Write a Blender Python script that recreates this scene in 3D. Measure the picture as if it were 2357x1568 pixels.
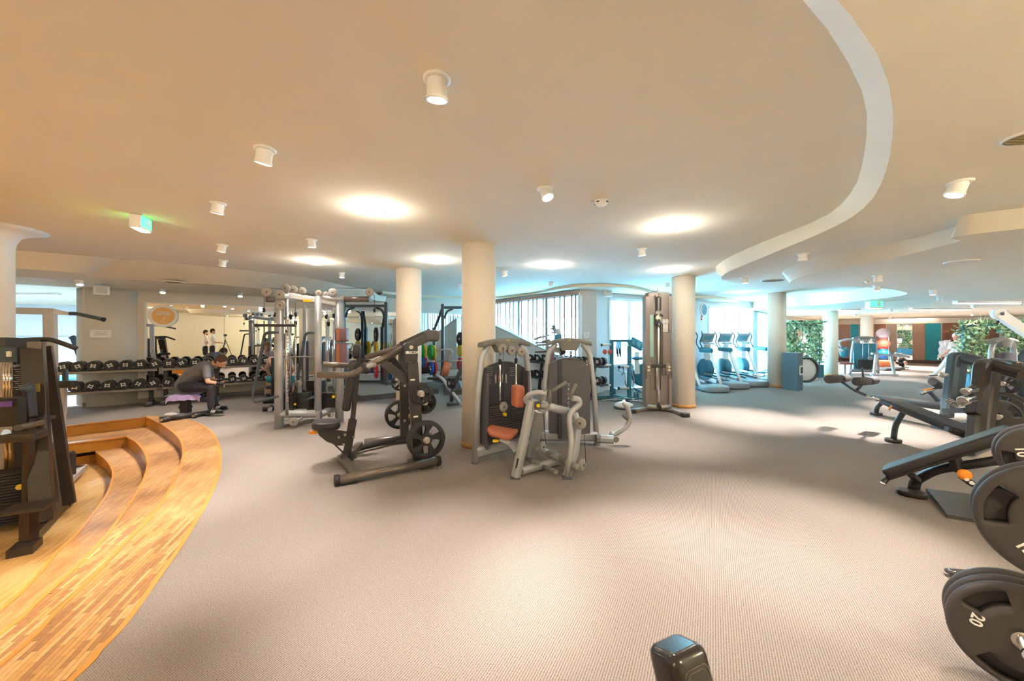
import bpy, bmesh, math, random
from mathutils import Vector, Matrix, Euler
from mathutils.geometry import tessellate_polygon
random.seed(7)
PI = math.pi
for _o in list(bpy.data.objects):
    bpy.data.objects.remove(_o)
scene = bpy.context.scene
COL = scene.collection
# ---------------------------------------------------------------- camera
F, HZ, CX, EYE = 870.0, 772.0, 1178.5, 1.5
cam_d = bpy.data.cameras.new('camera')
cam_d.sensor_width = 36.0
cam_d.lens = F / 2357.0 * 36.0
cam_d.shift_y = -12.0 / 2357.0
cam_d.clip_start = 0.03
cam_d.clip_end = 500
cam = bpy.data.objects.new('camera', cam_d)
cam.location = (0, 0, EYE)
cam.rotation_euler = (PI / 2, 0, 0)
COL.objects.link(cam)
scene.camera = cam
# ---------------------------------------------------------------- exposure, sky
scene.view_settings.view_transform = 'Standard'
scene.view_settings.look = 'None'
scene.view_settings.gamma = 1.0
scene.view_settings.use_curve_mapping = False
scene.view_settings.exposure = EXPOSURE = 1.62
world = bpy.data.worlds.new('overcast_sky')
scene.world = world
world.use_nodes = True
wn = world.node_tree
wn.nodes.clear()
wo = wn.nodes.new('ShaderNodeOutputWorld')
wb = wn.nodes.new('ShaderNodeBackground')
wt = wn.nodes.new('ShaderNodeTexCoord')
ws = wn.nodes.new('ShaderNodeSeparateXYZ')
wr = wn.nodes.new('ShaderNodeValToRGB')
wr.color_ramp.elements[0].position = 0.48
wr.color_ramp.elements[0].color = (0.36, 0.68, 0.88, 1)
wr.color_ramp.elements[1].position = 0.60
wr.color_ramp.elements[1].color = (0.24, 0.62, 1.0, 1)
wm = wn.nodes.new('ShaderNodeMapRange')
wm.inputs['From Min'].default_value = -1
wm.inputs['From Max'].default_value = 1
wn.links.new(wt.outputs['Generated'], ws.inputs[0])
wn.links.new(ws.outputs['Z'], wm.inputs['Value'])
wn.links.new(wm.outputs[0], wr.inputs[0])
wn.links.new(wr.outputs[0], wb.inputs['Color'])
wb.inputs['Strength'].default_value = SKY = 24.0
wn.links.new(wb.outputs[0], wo.inputs[0])
WARM = (1.0, 0.93, 0.84)
WARMER = (1.0, 0.90, 0.64)
NEUT = (1.0, 0.94, 0.86)
SPOT_W = 135.0
RING_W = 4.6
# ---------------------------------------------------------------- helpers
def W(px, py, h=0.0):
    """photo pixel -> point on the horizontal plane at height h"""
    y = F * (EYE - h) / (py - HZ)
    return Vector(((px - CX) / F * y, y, h))
def D(px, py, d):
    """photo pixel -> point at depth d"""
    return Vector(((px - CX) / F * d, d, EYE - (py - HZ) / F * d))
def srgb(c):
    if isinstance(c, str):
        c = c.lstrip('#'); c = [int(c[i:i + 2], 16) / 255 for i in (0, 2, 4)]
    return tuple(x / 12.92 if x <= 0.04045 else ((x + 0.055) / 1.055) ** 2.4 for x in c)
MATS = {}
def mat(name, col, rough=0.5, metal=0.0, var=0.06, scale=8.0, bump=0.0, bscale=60.0, emit=None, es=0.0, alpha=None, trans=0.0, coat=0.0, spec=0.5):
    if name in MATS: return MATS[name]
    m = bpy.data.materials.new(name); m.use_nodes = True
    nt = m.node_tree; b = nt.nodes['Principled BSDF']
    c = srgb(col)
    b.inputs['Roughness'].default_value = rough
    b.inputs['Metallic'].default_value = metal
    b.inputs['Coat Weight'].default_value = coat
    b.inputs['Specular IOR Level'].default_value = spec
    if trans: b.inputs['Transmission Weight'].default_value = trans
    if emit is not None:
        b.inputs['Emission Color'].default_value = (*emit, 1)
        b.inputs['Emission Strength'].default_value = es
    tc = nt.nodes.new('ShaderNodeTexCoord')
    if var > 0:
        n = nt.nodes.new('ShaderNodeTexNoise'); n.inputs['Scale'].default_value = scale
        n.inputs['Detail'].default_value = 4
        r = nt.nodes.new('ShaderNodeValToRGB')
        r.color_ramp.elements[0].position = 0.3; r.color_ramp.elements[1].position = 0.7
        r.color_ramp.elements[0].color = (*[x * (1 - var) for x in c], 1)
        r.color_ramp.elements[1].color = (*[min(1, x * (1 + var)) for x in c], 1)
        nt.links.new(tc.outputs['Object'], n.inputs['Vector'])
        nt.links.new(n.outputs['Fac'], r.inputs[0]); nt.links.new(r.outputs[0], b.inputs['Base Color'])
    else:
        b.inputs['Base Color'].default_value = (*c, 1)
    if bump > 0:
        n2 = nt.nodes.new('ShaderNodeTexNoise'); n2.inputs['Scale'].default_value = bscale
        bp = nt.nodes.new('ShaderNodeBump'); bp.inputs['Strength'].default_value = bump
        bp.inputs['Distance'].default_value = 0.002
        nt.links.new(tc.outputs['Object'], n2.inputs['Vector'])
        nt.links.new(n2.outputs['Fac'], bp.inputs['Height']); nt.links.new(bp.outputs[0], b.inputs['Normal'])
    MATS[name] = m
    return m

WM = {}   # object name -> world matrix of every thing / part made here
def wmat(o):
    return WM.get(o.name, Matrix.Identity(4)) if o is not None else Matrix.Identity(4)
def props(o, label=None, cat=None, group=None, kind=None):
    if label: o['label'] = label
    if cat: o['category'] = cat
    if group: o['group'] = group
    if kind: o['kind'] = kind
    return o
def thing(name, label, cat, loc=(0, 0, 0), rz=0.0, group=None, kind=None, rot=None):
    o = bpy.data.objects.new(name, None)
    o.empty_display_size = 0.1
    COL.objects.link(o)
    o.location = loc
    o.rotation_euler = rot if rot is not None else (0, 0, rz)
    WM[o.name] = Matrix.Translation(Vector(loc)) @ Euler(o.rotation_euler).to_matrix().to_4x4()
    return props(o, label, cat, group, kind)
def link_mesh(name, me, parent=None, M=None):
    o = bpy.data.objects.new(name, me); COL.objects.link(o)
    if parent is not None: o.parent = parent
    if M is not None: o.matrix_local = M
    WM[o.name] = wmat(parent) @ (M if M is not None else Matrix.Identity(4))
    return o
def copy_tree(o, parent=None):
    c = o.copy(); COL.objects.link(c)
    if parent is not None: c.parent = parent
    for ch in KIDS.get(o.name, []):
        copy_tree(ch, c)
    return c
KIDS = {}
def dup(o, loc, rz=None, label=None, group=None, rot=None):
    c = copy_tree(o)
    c.location = loc
    if rz is not None: c.rotation_euler = (0, 0, rz)
    if rot is not None: c.rotation_euler = rot
    if label: c['label'] = label
    if group: c['group'] = group
    return c

def frame(d, up=None):
    d = Vector(d).normalized()
    u = Vector(up) if up is not None else Vector((0, 0, 1))
    if abs(d.dot(u.normalized())) > 0.995: u = Vector((0, 1, 0)) if abs(d.y) < 0.9 else Vector((1, 0, 0))
    s = d.cross(u).normalized(); t = s.cross(d).normalized()
    return s, t, d
def fillet(pts, r, n=5):
    pts = [Vector(p) for p in pts]; out = [pts[0]]
    for i in range(1, len(pts) - 1):
        a, b, c = pts[i - 1], pts[i], pts[i + 1]
        v1 = a - b; v2 = c - b
        k = min(r, v1.length * 0.48, v2.length * 0.48)
        p = b + v1.normalized() * k; q = b + v2.normalized() * k
        for j in range(n + 1):
            t = j / n
            out.append(p * (1 - t) ** 2 + b * 2 * t * (1 - t) + q * t * t)
    out.append(pts[-1]); return out
def bez(pts, n=8):
    """Catmull-Rom through points"""
    P = [Vector(p) for p in pts]; out = []
    for i in range(len(P) - 1):
        p0 = P[max(0, i - 1)]; p1 = P[i]; p2 = P[i + 1]; p3 = P[min(len(P) - 1, i + 2)]
        for j in range(n):
            t = j / n
            out.append(0.5 * ((2 * p1) + (p2 - p0) * t + (2 * p0 - 5 * p1 + 4 * p2 - p3) * t * t + (3 * p1 - p0 - 3 * p2 + p3) * t ** 3))
    out.append(P[-1]); return out

class MB:
    """mesh builder: collects shapes, build() links ONE mesh object"""
    def __init__(s):
        s.v = []; s.f = []; s.sm = []
    def add(s, vs, fs, smooth=False):
        o = len(s.v); s.v += [Vector(x) for x in vs]
        s.f += [tuple(i + o for i in f) for f in fs]; s.sm += [smooth] * len(fs)
        return s
    def loops(s, rings, close=True, caps=True, smooth=True):
        n = len(rings[0]); vs = [p for r in rings for p in r]; fs = []
        m = n if close else n - 1
        for i in range(len(rings) - 1):
            for j in range(m):
                a = i * n + j; b = i * n + (j + 1) % n
                fs.append((a, b, b + n, a + n))
        o = len(s.v); s.add(vs, fs, smooth)
        if caps:
            s.f.append(tuple(o + j for j in reversed(range(n)))); s.sm.append(False)
            e = o + (len(rings) - 1) * n
            s.f.append(tuple(e + j for j in range(n))); s.sm.append(False)
        return s
    def box(s, c, d, rz=0.0, M=None):
        x, y, z = d[0] / 2, d[1] / 2, d[2] / 2
        R = M if M is not None else Matrix.Rotation(rz, 3, 'Z')
        vs = [Vector(c) + R @ Vector((i, j, k)) for k in (-z, z) for (i, j) in ((-x, -y), (x, -y), (x, y), (-x, y))]
        return s.add(vs, [(3, 2, 1, 0), (4, 5, 6, 7), (0, 1, 5, 4), (1, 2, 6, 5), (2, 3, 7, 6), (3, 0, 4, 7)])
    def box2(s, a, b):
        return s.box([(a[i] + b[i]) / 2 for i in range(3)], [abs(b[i] - a[i]) for i in range(3)])
    def beam(s, p, q, w, h, up=None, r=0.004, w2=None, h2=None):
        """rectangular tube with chamfered edges, w across, h along 'up'"""
        p = Vector(p); q = Vector(q); a, t, d = frame(q - p, up)
        def ring(c, w, h):
            x, y = w / 2, h / 2; k = min(r, x * .9, y * .9)
            return [c + a * i + t * j for i, j in ((x, y - k), (x - k, y), (-x + k, y), (-x, y - k), (-x, -y + k), (-x + k, -y), (x - k, -y), (x, -y + k))]
        R = [ring(p, w, h), ring(q, w2 or w, h2 or h)]
        return s.loops(R, smooth=False)
    def beams(s, pts, w, h, up=None, r=0.004):
        """mitred rectangular tube along a polyline"""
        P = [Vector(p) for p in pts]; rings = []
        for i, c in enumerate(P):
            d0 = (c - P[i - 1]).normalized() if i else None
            d1 = (P[i + 1] - c).normalized() if i < len(P) - 1 else None
            d = (d0 + d1).normalized() if d0 and d1 else (d0 or d1)
            a, t, _ = frame(d, up)
            k = 1.0
            if d0 and d1: k = 1 / max(0.4, d.dot(d0))
            x, y = w / 2, h / 2; q = min(r, x * .9, y * .9)
            upish = abs((d1 or d0).dot(t)) if (d0 and d1) else 0
            # stretch in the bending direction
            bend = (d1 - d0) if (d0 and d1) else Vector((0, 0, 0))
            ka = k if bend.length > 1e-6 and abs(bend.normalized().dot(a)) > .7 else 1
            kt = k if bend.length > 1e-6 and abs(bend.normalized().dot(t)) > .7 else 1
            rings.append([c + a * i_ * ka + t * j_ * kt for i_, j_ in ((x, y - q), (x - q, y), (-x + q, y), (-x, y - q), (-x, -y + q), (-x + q, -y), (x - q, -y), (x, -y + q))])
        return s.loops(rings, smooth=False)
    def cyl(s, p, q, r, n=16, r2=None, caps=True, smooth=True):
        p = Vector(p); q = Vector(q); a, t, d = frame(q - p)
        r2 = r if r2 is None else r2
        R = [[c + a * (k * math.cos(2 * PI * i / n)) + t * (k * math.sin(2 * PI * i / n)) for i in range(n)] for c, k in ((p, r), (q, r2))]
        return s.loops(R, caps=caps, smooth=smooth)
    def tube(s, pts, r, n=10, fr=0.0, fn=5, closed=False, caps=True, rx=None):
        P = fillet(pts, fr, fn) if fr > 0 else [Vector(p) for p in pts]
        Q = [P[0]]
        for p in P[1:]:
            if (p - Q[-1]).length > 1e-5: Q.append(p)
        P = Q; rings = []
        if closed: P.append(P[0])
        d = (P[1] - P[0]).normalized(); a, t, _ = frame(d)
        for i, c in enumerate(P):
            if i == 0: nd = (P[1] - P[0])
            elif i == len(P) - 1: nd = (P[i] - P[i - 1])
            else: nd = (P[i + 1] - P[i]).normalized() + (P[i] - P[i - 1]).normalized()
            nd = nd.normalized() if nd.length > 1e-8 else d
            a = (a - nd * a.dot(nd)).normalized(); t = a.cross(nd).normalized(); d = nd
            rr = r[min(i, len(r) - 1)] if isinstance(r, (list, tuple)) else r
            ra = rr; rt = rx if rx else rr
            rings.append([c + a * (ra * math.cos(2 * PI * j / n)) + t * (rt * math.sin(2 * PI * j / n)) for j in range(n)])
        return s.loops(rings, caps=caps and not closed)
    def lathe(s, prof, o=(0, 0, 0), axis=(0, 0, 1), n=24, smooth=True, ring=False):
        """prof: (radius, distance along axis)"""
        o = Vector(o); a, t, d = frame(axis)
        R = [[o + d * z + a * (max(r, 1e-4) * math.cos(2 * PI * i / n)) + t * (max(r, 1e-4) * math.sin(2 * PI * i / n)) for i in range(n)] for r, z in prof]
        if ring: R.append(R[0])
        return s.loops(R, caps=not ring, smooth=smooth)
    def sphere(s, c, r, n=14, m=9, sc=(1, 1, 1), M=None):
        c = Vector(c); R = []
        for i in range(m + 1):
            th = PI * i / m; k = max(math.sin(th), 1e-3)
            ring = []
            for j in range(n):
                v = Vector((k * math.cos(2 * PI * j / n) * sc[0], k * math.sin(2 * PI * j / n) * sc[1], -math.cos(th) * sc[2])) * r
                if M is not None: v = M @ v
                ring.append(c + v)
            R.append(ring)
        return s.loops(R)
    def pad(s, c, dims, r=0.03, ry=None, M=None, n=4, e=0.02):
        """cushion: rounded-rectangle outline in xy (corner radius r), softly rounded edges of size e"""
        X, Y, Z = dims[0] / 2, dims[1] / 2, dims[2] / 2
        r = min(r, X * .98, Y * .98); e = min(e, Z * .98)
        c = Vector(c); R3 = M if M is not None else Matrix.Identity(3)
        def outline(k):
            out = []
            x, y = X - k, Y - k; q = max(r - k, 0.001)
            for (cx, cy, a0) in ((x - q, y - q, 0), (-x + q, y - q, PI / 2), (-x + q, -y + q, PI), (x - q, -y + q, 3 * PI / 2)):
                for i in range(n + 1):
                    a = a0 + PI / 2 * i / n
                    out.append((cx + q * math.cos(a), cy + q * math.sin(a)))
            return out
        rings = []
        K = 3
        for i in range(K + 1):
            a = PI / 2 * i / K
            rings.append((e * (1 - math.sin(a)), -Z + e * (1 - math.cos(a))))
        for i in range(K + 1):
            a = PI / 2 * i / K
            rings.append((e * (1 - math.cos(a)), Z - e * (1 - math.sin(a))))
        return s.loops([[c + R3 @ Vector((x, y, z)) for x, y in outline(k)] for k, z in rings])
    def prism(s, poly, z0, z1, M=None, smooth=False):
        """polygon (list of 2D) extruded z0..z1; M 4x4"""
        n = len(poly); M = M if M is not None else Matrix.Identity(4)
        area = sum(poly[i][0] * poly[(i + 1) % n][1] - poly[(i + 1) % n][0] * poly[i][1] for i in range(n))
        if area < 0: poly = list(reversed(poly))
        vs = [M @ Vector((x, y, z0)) for x, y in poly] + [M @ Vector((x, y, z1)) for x, y in poly]
        fs = [(i, (i + 1) % n, (i + 1) % n + n, i + n) for i in range(n)]
        o = len(s.v); s.add(vs, fs, smooth)
        tr = tessellate_polygon([[Vector((x, y, 0)) for x, y in poly]])
        for t in tr:
            a, b, c = t
            ar = (poly[b][0] - poly[a][0]) * (poly[c][1] - poly[a][1]) - (poly[c][0] - poly[a][0]) * (poly[b][1] - poly[a][1])
            if ar < 0: a, c = c, a
            s.f.append((o + c, o + b, o + a)); s.sm.append(False)
            s.f.append((o + n + a, o + n + b, o + n + c)); s.sm.append(False)
        return s
    def quad(s, a, b, c, d):
        return s.add([a, b, c, d], [(0, 1, 2, 3)])
    def xf(s, M):
        s.v = [M @ v for v in s.v]; return s
    def mesh(s, name, material, M=None):
        me = bpy.data.meshes.new(name)
        vs = [tuple((M @ v) if M is not None else v) for v in s.v]
        me.from_pydata(vs, [], s.f)
        me.polygons.foreach_set('use_smooth', s.sm)
        mm = material if isinstance(material, (list, tuple)) else [material]
        for m in mm: me.materials.append(m)
        me.update()
        return me
    def build(s, name, material, parent=None, world=False, label=None, **kw):
        M = None
        if world and parent is not None: M = wmat(parent).inverted()
        o = link_mesh(name, s.mesh(name, material, M), parent)
        if parent is not None: KIDS.setdefault(parent.name, []).append(o)
        if label: o['label'] = label
        for k, v in kw.items(): o[k] = v
        return o
def centre_thing(name, mb, material, label, cat, group=None, base=None, kind=None):
    """single-mesh thing whose origin sits at the bottom centre of its mesh (world coordinates in)"""
    xs = [v.x for v in mb.v]; ys = [v.y for v in mb.v]; zs = [v.z for v in mb.v]
    b = Vector(base) if base is not None else Vector(((min(xs) + max(xs)) / 2, (min(ys) + max(ys)) / 2, min(zs)))
    o = link_mesh(name, mb.mesh(name, material, Matrix.Translation(-b)))
    o.location = b; WM[o.name] = Matrix.Translation(b)
    return props(o, label, cat, group, kind)
def struct(name, mb, material, parent=None):
    o = mb.build(name, material, parent)
    if parent is None: o['kind'] = 'structure'
    return o
def text_mesh(txt, size, material, depth=0.0008, align='CENTER', bold=0.0):
    cu = bpy.data.curves.new('lettering', 'FONT'); cu.body = txt; cu.size = size
    cu.align_x = align; cu.align_y = 'CENTER'; cu.extrude = depth; cu.offset = bold
    cu.resolution_u = 3
    ob = bpy.data.objects.new('lettering_tmp', cu); COL.objects.link(ob)
    dg = bpy.context.evaluated_depsgraph_get(); dg.update()
    me = bpy.data.meshes.new_from_object(ob.evaluated_get(dg))
    bpy.data.objects.remove(ob); bpy.data.curves.remove(cu)
    me.materials.clear(); me.materials.append(material)
    return me
def lettering(txt, size, material, parent, pos, right, up, name='lettering', bold=0.0, depth=0.0008):
    """flat text at pos (parent-local), reading along 'right', tops towards 'up'"""
    me = text_mesh(txt, size, material, depth, bold=bold)
    x = Vector(right).normalized(); y = Vector(up); y = (y - x * y.dot(x)).normalized(); z = x.cross(y)
    M = Matrix((x, y, z)).transposed().to_4x4(); M.translation = Vector(pos)
    me.transform(M)
    o = link_mesh(name, me, parent)
    KIDS.setdefault(parent.name, []).append(o)
    return o
# ---------------------------------------------------------------- palette
M_ = {}
def _m():
    M_['plaster'] = mat('ceiling_plaster', '#EEE5D0', 0.9, var=0.015, scale=2.5, bump=0.06, bscale=25, spec=0.15)
    M_['wall'] = mat('wall_plaster', '#DDD3C6', 0.85, var=0.02, scale=3, bump=0.05, bscale=40, spec=0.2)
    M_['column'] = mat('column_paint', '#EBDDCB', 0.8, var=0.02, scale=3, spec=0.25)
    M_['silver'] = mat('silver_frame_paint', '#AFAFB2', 0.32, 0.35, var=0.04, scale=6)
    M_['silver_dark'] = mat('dull_silver_paint', '#8F8983', 0.4, 0.35, var=0.05)
    M_['chrome'] = mat('chrome', '#E2E2E4', 0.12, 1.0, var=0.02)
    M_['black'] = mat('black_powder_coat', '#2B2727', 0.42, var=0.12, scale=12)
    M_['char'] = mat('charcoal_powder_coat', '#3B3735', 0.40, 0.2, var=0.1, scale=10)
    M_['brown'] = mat('brown_black_paint', '#3A3029', 0.38, 0.25, var=0.1, scale=9)
    M_['bronze'] = mat('gunmetal_bronze_paint', '#6E645C', 0.32, 0.45, var=0.06, scale=9)
    M_['rubber'] = mat('black_rubber', '#242122', 0.62, var=0.15, scale=20, bump=0.1, bscale=150)
    M_['leather_b'] = mat('black_leather', '#2A2625', 0.42, var=0.12, scale=14, bump=0.25, bscale=220)
    M_['leather_o'] = mat('terracotta_leather', '#B4694B', 0.42, var=0.08, scale=14, bump=0.2, bscale=220)
    M_['leather_m'] = mat('mauve_leather', '#7C5A62', 0.45, var=0.08, scale=14, bump=0.2, bscale=220)
    M_['shroud'] = mat('grey_shroud', '#565358', 0.5, var=0.05, scale=5)
    M_['shroud_d'] = mat('dark_shroud', '#35333A', 0.5, var=0.08, scale=5)
    M_['cap'] = mat('grey_plastic', '#77746F', 0.5, var=0.05)
    M_['pulley'] = mat('pulley_grey', '#958F8A', 0.4, var=0.04)
    M_['steel'] = mat('brushed_steel', '#B5AFA8', 0.28, 0.9, var=0.06, scale=30)
    M_['stack'] = mat('weight_plate_steel', '#3E3B3C', 0.45, 0.4, var=0.1, scale=20)
    M_['yellow'] = mat('yellow_plastic', '#E8C413', 0.4, var=0.03)
    M_['orange'] = mat('orange_plastic', '#E88A1C', 0.4, var=0.03)
    M_['white'] = mat('white_print', '#F0EEEA', 0.6, var=0.0)
    M_['whitep'] = mat('white_plastic', '#EDEAE4', 0.45, var=0.02)
    M_['paper'] = mat('notice_paper', '#E9E5E0', 0.8, var=0.02)
    M_['red'] = mat('red_rubber', '#C9233A', 0.5, var=0.06)
    M_['blue'] = mat('blue_rubber', '#1F62B8', 0.5, var=0.06)
    M_['green'] = mat('green_rubber', '#1FA155', 0.5, var=0.06)
    M_['yellowr'] = mat('yellow_rubber', '#E6BE1E', 0.5, var=0.06)
    M_['slate'] = mat('slate_steel', '#4A555C', 0.4, 0.3, var=0.05)
    M_['tslate'] = mat('teal_grey_plastic', '#34788C', 0.45, var=0.06)
    M_['lamp'] = mat('lamp_glow', '#FFFFFF', 0.5, var=0, emit=(1.0, .93, .82), es=22)
    M_['cable'] = mat('steel_cable', '#4A4644', 0.4, 0.6, var=0.05)
_m()
# ================================================================ the room shell
HA, HB, HC, HD, HE = 2.73, 2.54, 2.41, 2.50, 2.66
N = Vector((-.601, .799, 0)); TD = Vector((.799, .601, 0)); MD = 11.7     # mirror wall normal, direction, distance
def MW(px, dz=0.0, off=0.0):
    """point of the mirror wall seen at photo column px"""
    t = (px - CX) / F; y = (MD - off) / (N.x * t + N.y)
    return Vector((t * y, y, dz))
def carpet_mat():
    m = bpy.data.materials.new('ribbed_carpet'); m.use_nodes = True
    nt = m.node_tree; b = nt.nodes['Principled BSDF']; b.inputs['Roughness'].default_value = 0.95
    b.inputs['Specular IOR Level'].default_value = 0.15
    tc = nt.nodes.new('ShaderNodeTexCoord'); mp = nt.nodes.new('ShaderNodeMapping')
    mp.inputs['Rotation'].default_value = (0, 0, math.radians(28))
    nt.links.new(tc.outputs['Object'], mp.inputs[0])
    wv = nt.nodes.new('ShaderNodeTexWave'); wv.inputs['Scale'].default_value = 27; wv.inputs['Distortion'].default_value = 0.35
    wv.inputs['Detail'].default_value = 1; wv.inputs['Detail Scale'].default_value = 2
    nt.links.new(mp.outputs[0], wv.inputs['Vector'])
    wv2 = nt.nodes.new('ShaderNodeTexWave'); wv2.inputs['Scale'].default_value = 44; wv2.bands_direction = 'Y'
    nt.links.new(mp.outputs[0], wv2.inputs['Vector'])
    vo = nt.nodes.new('ShaderNodeTexNoise'); vo.inputs['Scale'].default_value = 150; vo.inputs['Detail'].default_value = 3
    nt.links.new(mp.outputs[0], vo.inputs['Vector'])
    ad = nt.nodes.new('ShaderNodeMath'); ad.operation = 'MULTIPLY_ADD'; ad.inputs[1].default_value = 0.45
    nt.links.new(wv.outputs['Fac'], ad.inputs[0]); nt.links.new(vo.outputs['Fac'], ad.inputs[2])
    ad2 = nt.nodes.new('ShaderNodeMath'); ad2.operation = 'MULTIPLY_ADD'; ad2.inputs[1].default_value = 0.25
    nt.links.new(wv2.outputs['Fac'], ad2.inputs[0]); nt.links.new(ad.outputs[0], ad2.inputs[2])
    r = nt.nodes.new('ShaderNodeValToRGB')
    r.color_ramp.elements[0].position = 0.35; r.color_ramp.elements[0].color = (*srgb('#4D4542'), 1)
    r.color_ramp.elements[1].position = 1.05; r.color_ramp.elements[1].color = (*srgb('#9A8E88'), 1)
    nt.links.new(ad2.outputs[0], r.inputs[0])
    big = nt.nodes.new('ShaderNodeTexNoise'); big.inputs['Scale'].default_value = 0.8; nt.links.new(tc.outputs['Object'], big.inputs['Vector'])
    mr = nt.nodes.new('ShaderNodeMapRange'); mr.inputs['To Min'].default_value = 0.93; mr.inputs['To Max'].default_value = 1.05
    nt.links.new(big.outputs['Fac'], mr.inputs['Value'])
    mx = nt.nodes.new('ShaderNodeVectorMath'); mx.operation = 'SCALE'
    nt.links.new(r.outputs[0], mx.inputs[0]); nt.links.new(mr.outputs[0], mx.inputs['Scale'])
    nt.links.new(mx.outputs[0], b.inputs['Base Color'])
    bp = nt.nodes.new('ShaderNodeBump'); bp.inputs['Strength'].default_value = 0.5; bp.inputs['Distance'].default_value = 0.004
    nt.links.new(ad2.outputs[0], bp.inputs['Height']); nt.links.new(bp.outputs[0], b.inputs['Normal'])
    return m
def wood_mat(name, light, mid, dark, rot=45, bw=0.16, bh=0.022, rough=0.38):
    """small-stave parquet"""
    m = bpy.data.materials.new(name); m.use_nodes = True
    nt = m.node_tree; b = nt.nodes['Principled BSDF']; b.inputs['Roughness'].default_value = rough
    tc = nt.nodes.new('ShaderNodeTexCoord'); mp = nt.nodes.new('ShaderNodeMapping')
    mp.inputs['Rotation'].default_value = (0, 0, math.radians(rot))
    nt.links.new(tc.outputs['Object'], mp.inputs[0])
    br = nt.nodes.new('ShaderNodeTexBrick'); br.inputs['Scale'].default_value = 1
    br.inputs['Brick Width'].default_value = bw; br.inputs['Row Height'].default_value = bh
    br.inputs['Mortar Size'].default_value = 0.0006; br.inputs['Bias'].default_value = 0.0
    br.inputs['Color1'].default_value = (0, 0, 0, 1); br.inputs['Color2'].default_value = (1, 1, 1, 1); br.inputs['Mortar'].default_value = (.25, .25, .25, 1)
    nt.links.new(mp.outputs[0], br.inputs['Vector'])
    n = nt.nodes.new('ShaderNodeTexNoise'); n.inputs['Scale'].default_value = 1.6; n.inputs['Detail'].default_value = 5
    nt.links.new(tc.outputs['Object'], n.inputs['Vector'])
    g = nt.nodes.new('ShaderNodeTexNoise'); g.inputs['Scale'].default_value = 14; g.inputs['Detail'].default_value = 4
    mp2 = nt.nodes.new('ShaderNodeMapping'); mp2.inputs['Scale'].default_value = (0.35, 6, 6)
    nt.links.new(mp.outputs[0], mp2.inputs[0]); nt.links.new(mp2.outputs[0], g.inputs['Vector'])
    a1 = nt.nodes.new('ShaderNodeMath'); a1.operation = 'MULTIPLY_ADD'; a1.inputs[1].default_value = 0.24
    nt.links.new(br.outputs['Color'], a1.inputs[0]); nt.links.new(n.outputs['Fac'], a1.inputs[2])
    a2 = nt.nodes.new('ShaderNodeMath'); a2.operation = 'MULTIPLY_ADD'; a2.inputs[1].default_value = 0.3
    nt.links.new(g.outputs['Fac'], a2.inputs[0]); nt.links.new(a1.outputs[0], a2.inputs[2])
    r = nt.nodes.new('ShaderNodeValToRGB')
    r.color_ramp.elements[0].position = 0.45; r.color_ramp.elements[0].color = (*srgb(dark), 1)
    r.color_ramp.elements[1].position = 0.98; r.color_ramp.elements[1].color = (*srgb(light), 1)
    e = r.color_ramp.elements.new(0.70); e.color = (*srgb(mid), 1)
    nt.links.new(a2.outputs[0], r.inputs[0]); nt.links.new(r.outputs[0], b.inputs['Base Color'])
    return m
CARPET = carpet_mat()
TREAD = wood_mat('step_parquet', '#C69A68', '#A97A4E', '#7C583E', rot=-110)
LOWFL = wood_mat('low_parquet', '#D2AC74', '#BC9054', '#9C7040', rot=-110, bw=.18)
RISER = wood_mat('riser_oak', '#CF9038', '#BB7C2C', '#98621F', rot=0, bw=2.5, bh=.3)

# --- plan curves (photo pixels unprojected onto their level)
def lvl(pts, h): return [W(x, y, h).to_2d() for x, y in pts]
outer = lvl([(162, 1568), (228, 1499), (290, 1433), (360, 1336), (412.5, 1262), (447.6, 1205), (483, 1143), (504.6, 1086), (507, 1047), (498, 1011.6), (478, 987.5), (439, 968), (400, 962), (338, 957)], 0)
e0 = lvl([(0, 1531.6), (132, 1406.6), (219, 1323), (307, 1231), (342, 1196), (382, 1143), (410, 1090), (421, 1055), (422, 1033.6), (415, 1011.6), (395, 992), (368.6, 974), (336, 960)], 0)
e1 = lvl([(0, 1461), (88, 1384.6), (175.5, 1305.6), (246, 1231), (298, 1161), (325, 1117), (337, 1086), (340, 1064), (333.5, 1042), (316, 1020), (291, 1004)], -.175)
e2 = lvl([(0, 1406.6), (132, 1270.5), (175.5, 1231), (219, 1178), (246, 1139), (259, 1104), (259, 1082), (246, 1060), (219, 1038)], -.35)
def smooth2(p, n=5): return [v.to_2d() for v in bez([Vector((a.x, a.y, 0)) for a in p], n)]
V2 = lambda x, y: Vector((x, y))
outer = smooth2([V2(-3.3, -8.3), V2(-2.2, -3), V2(-1.80, -.2), V2(-1.80, .8)] + outer)
e0 = smooth2([V2(-3.8, -8.3), V2(-2.9, -3), V2(-2.3, -.2), V2(-2.22, .9)] + e0)
e1 = smooth2([V2(-4.2, -8.3), V2(-3.3, -3), V2(-2.7, -.2), V2(-2.66, 1.2)] + e1)
e2 = smooth2([V2(-4.6, -8.3), V2(-3.7, -3), V2(-3.1, -.2), V2(-3.05, 1.3)] + e2)
def lineto(c, px, py, h, X=-13.0):
    q = W(px, py, h).to_2d(); d = (q - c); k = (X - c.x) / d.x
    return c + d * k
b0 = lineto(e0[-1], 149, 981, 0); 
dirb = (b0 - e0[-1]).normalized()
def backto(c): return c + dirb * ((-13.0 - c.x) / dirb.x)
b1 = backto(e1[-1]); b2 = backto(e2[-1])
KC = V2(-1.44, 13.57)                                 # corner mirror wall / window wall
P1 = V2(1.73, 9.6)
WL = Vector(MW(190)).to_2d()
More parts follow.
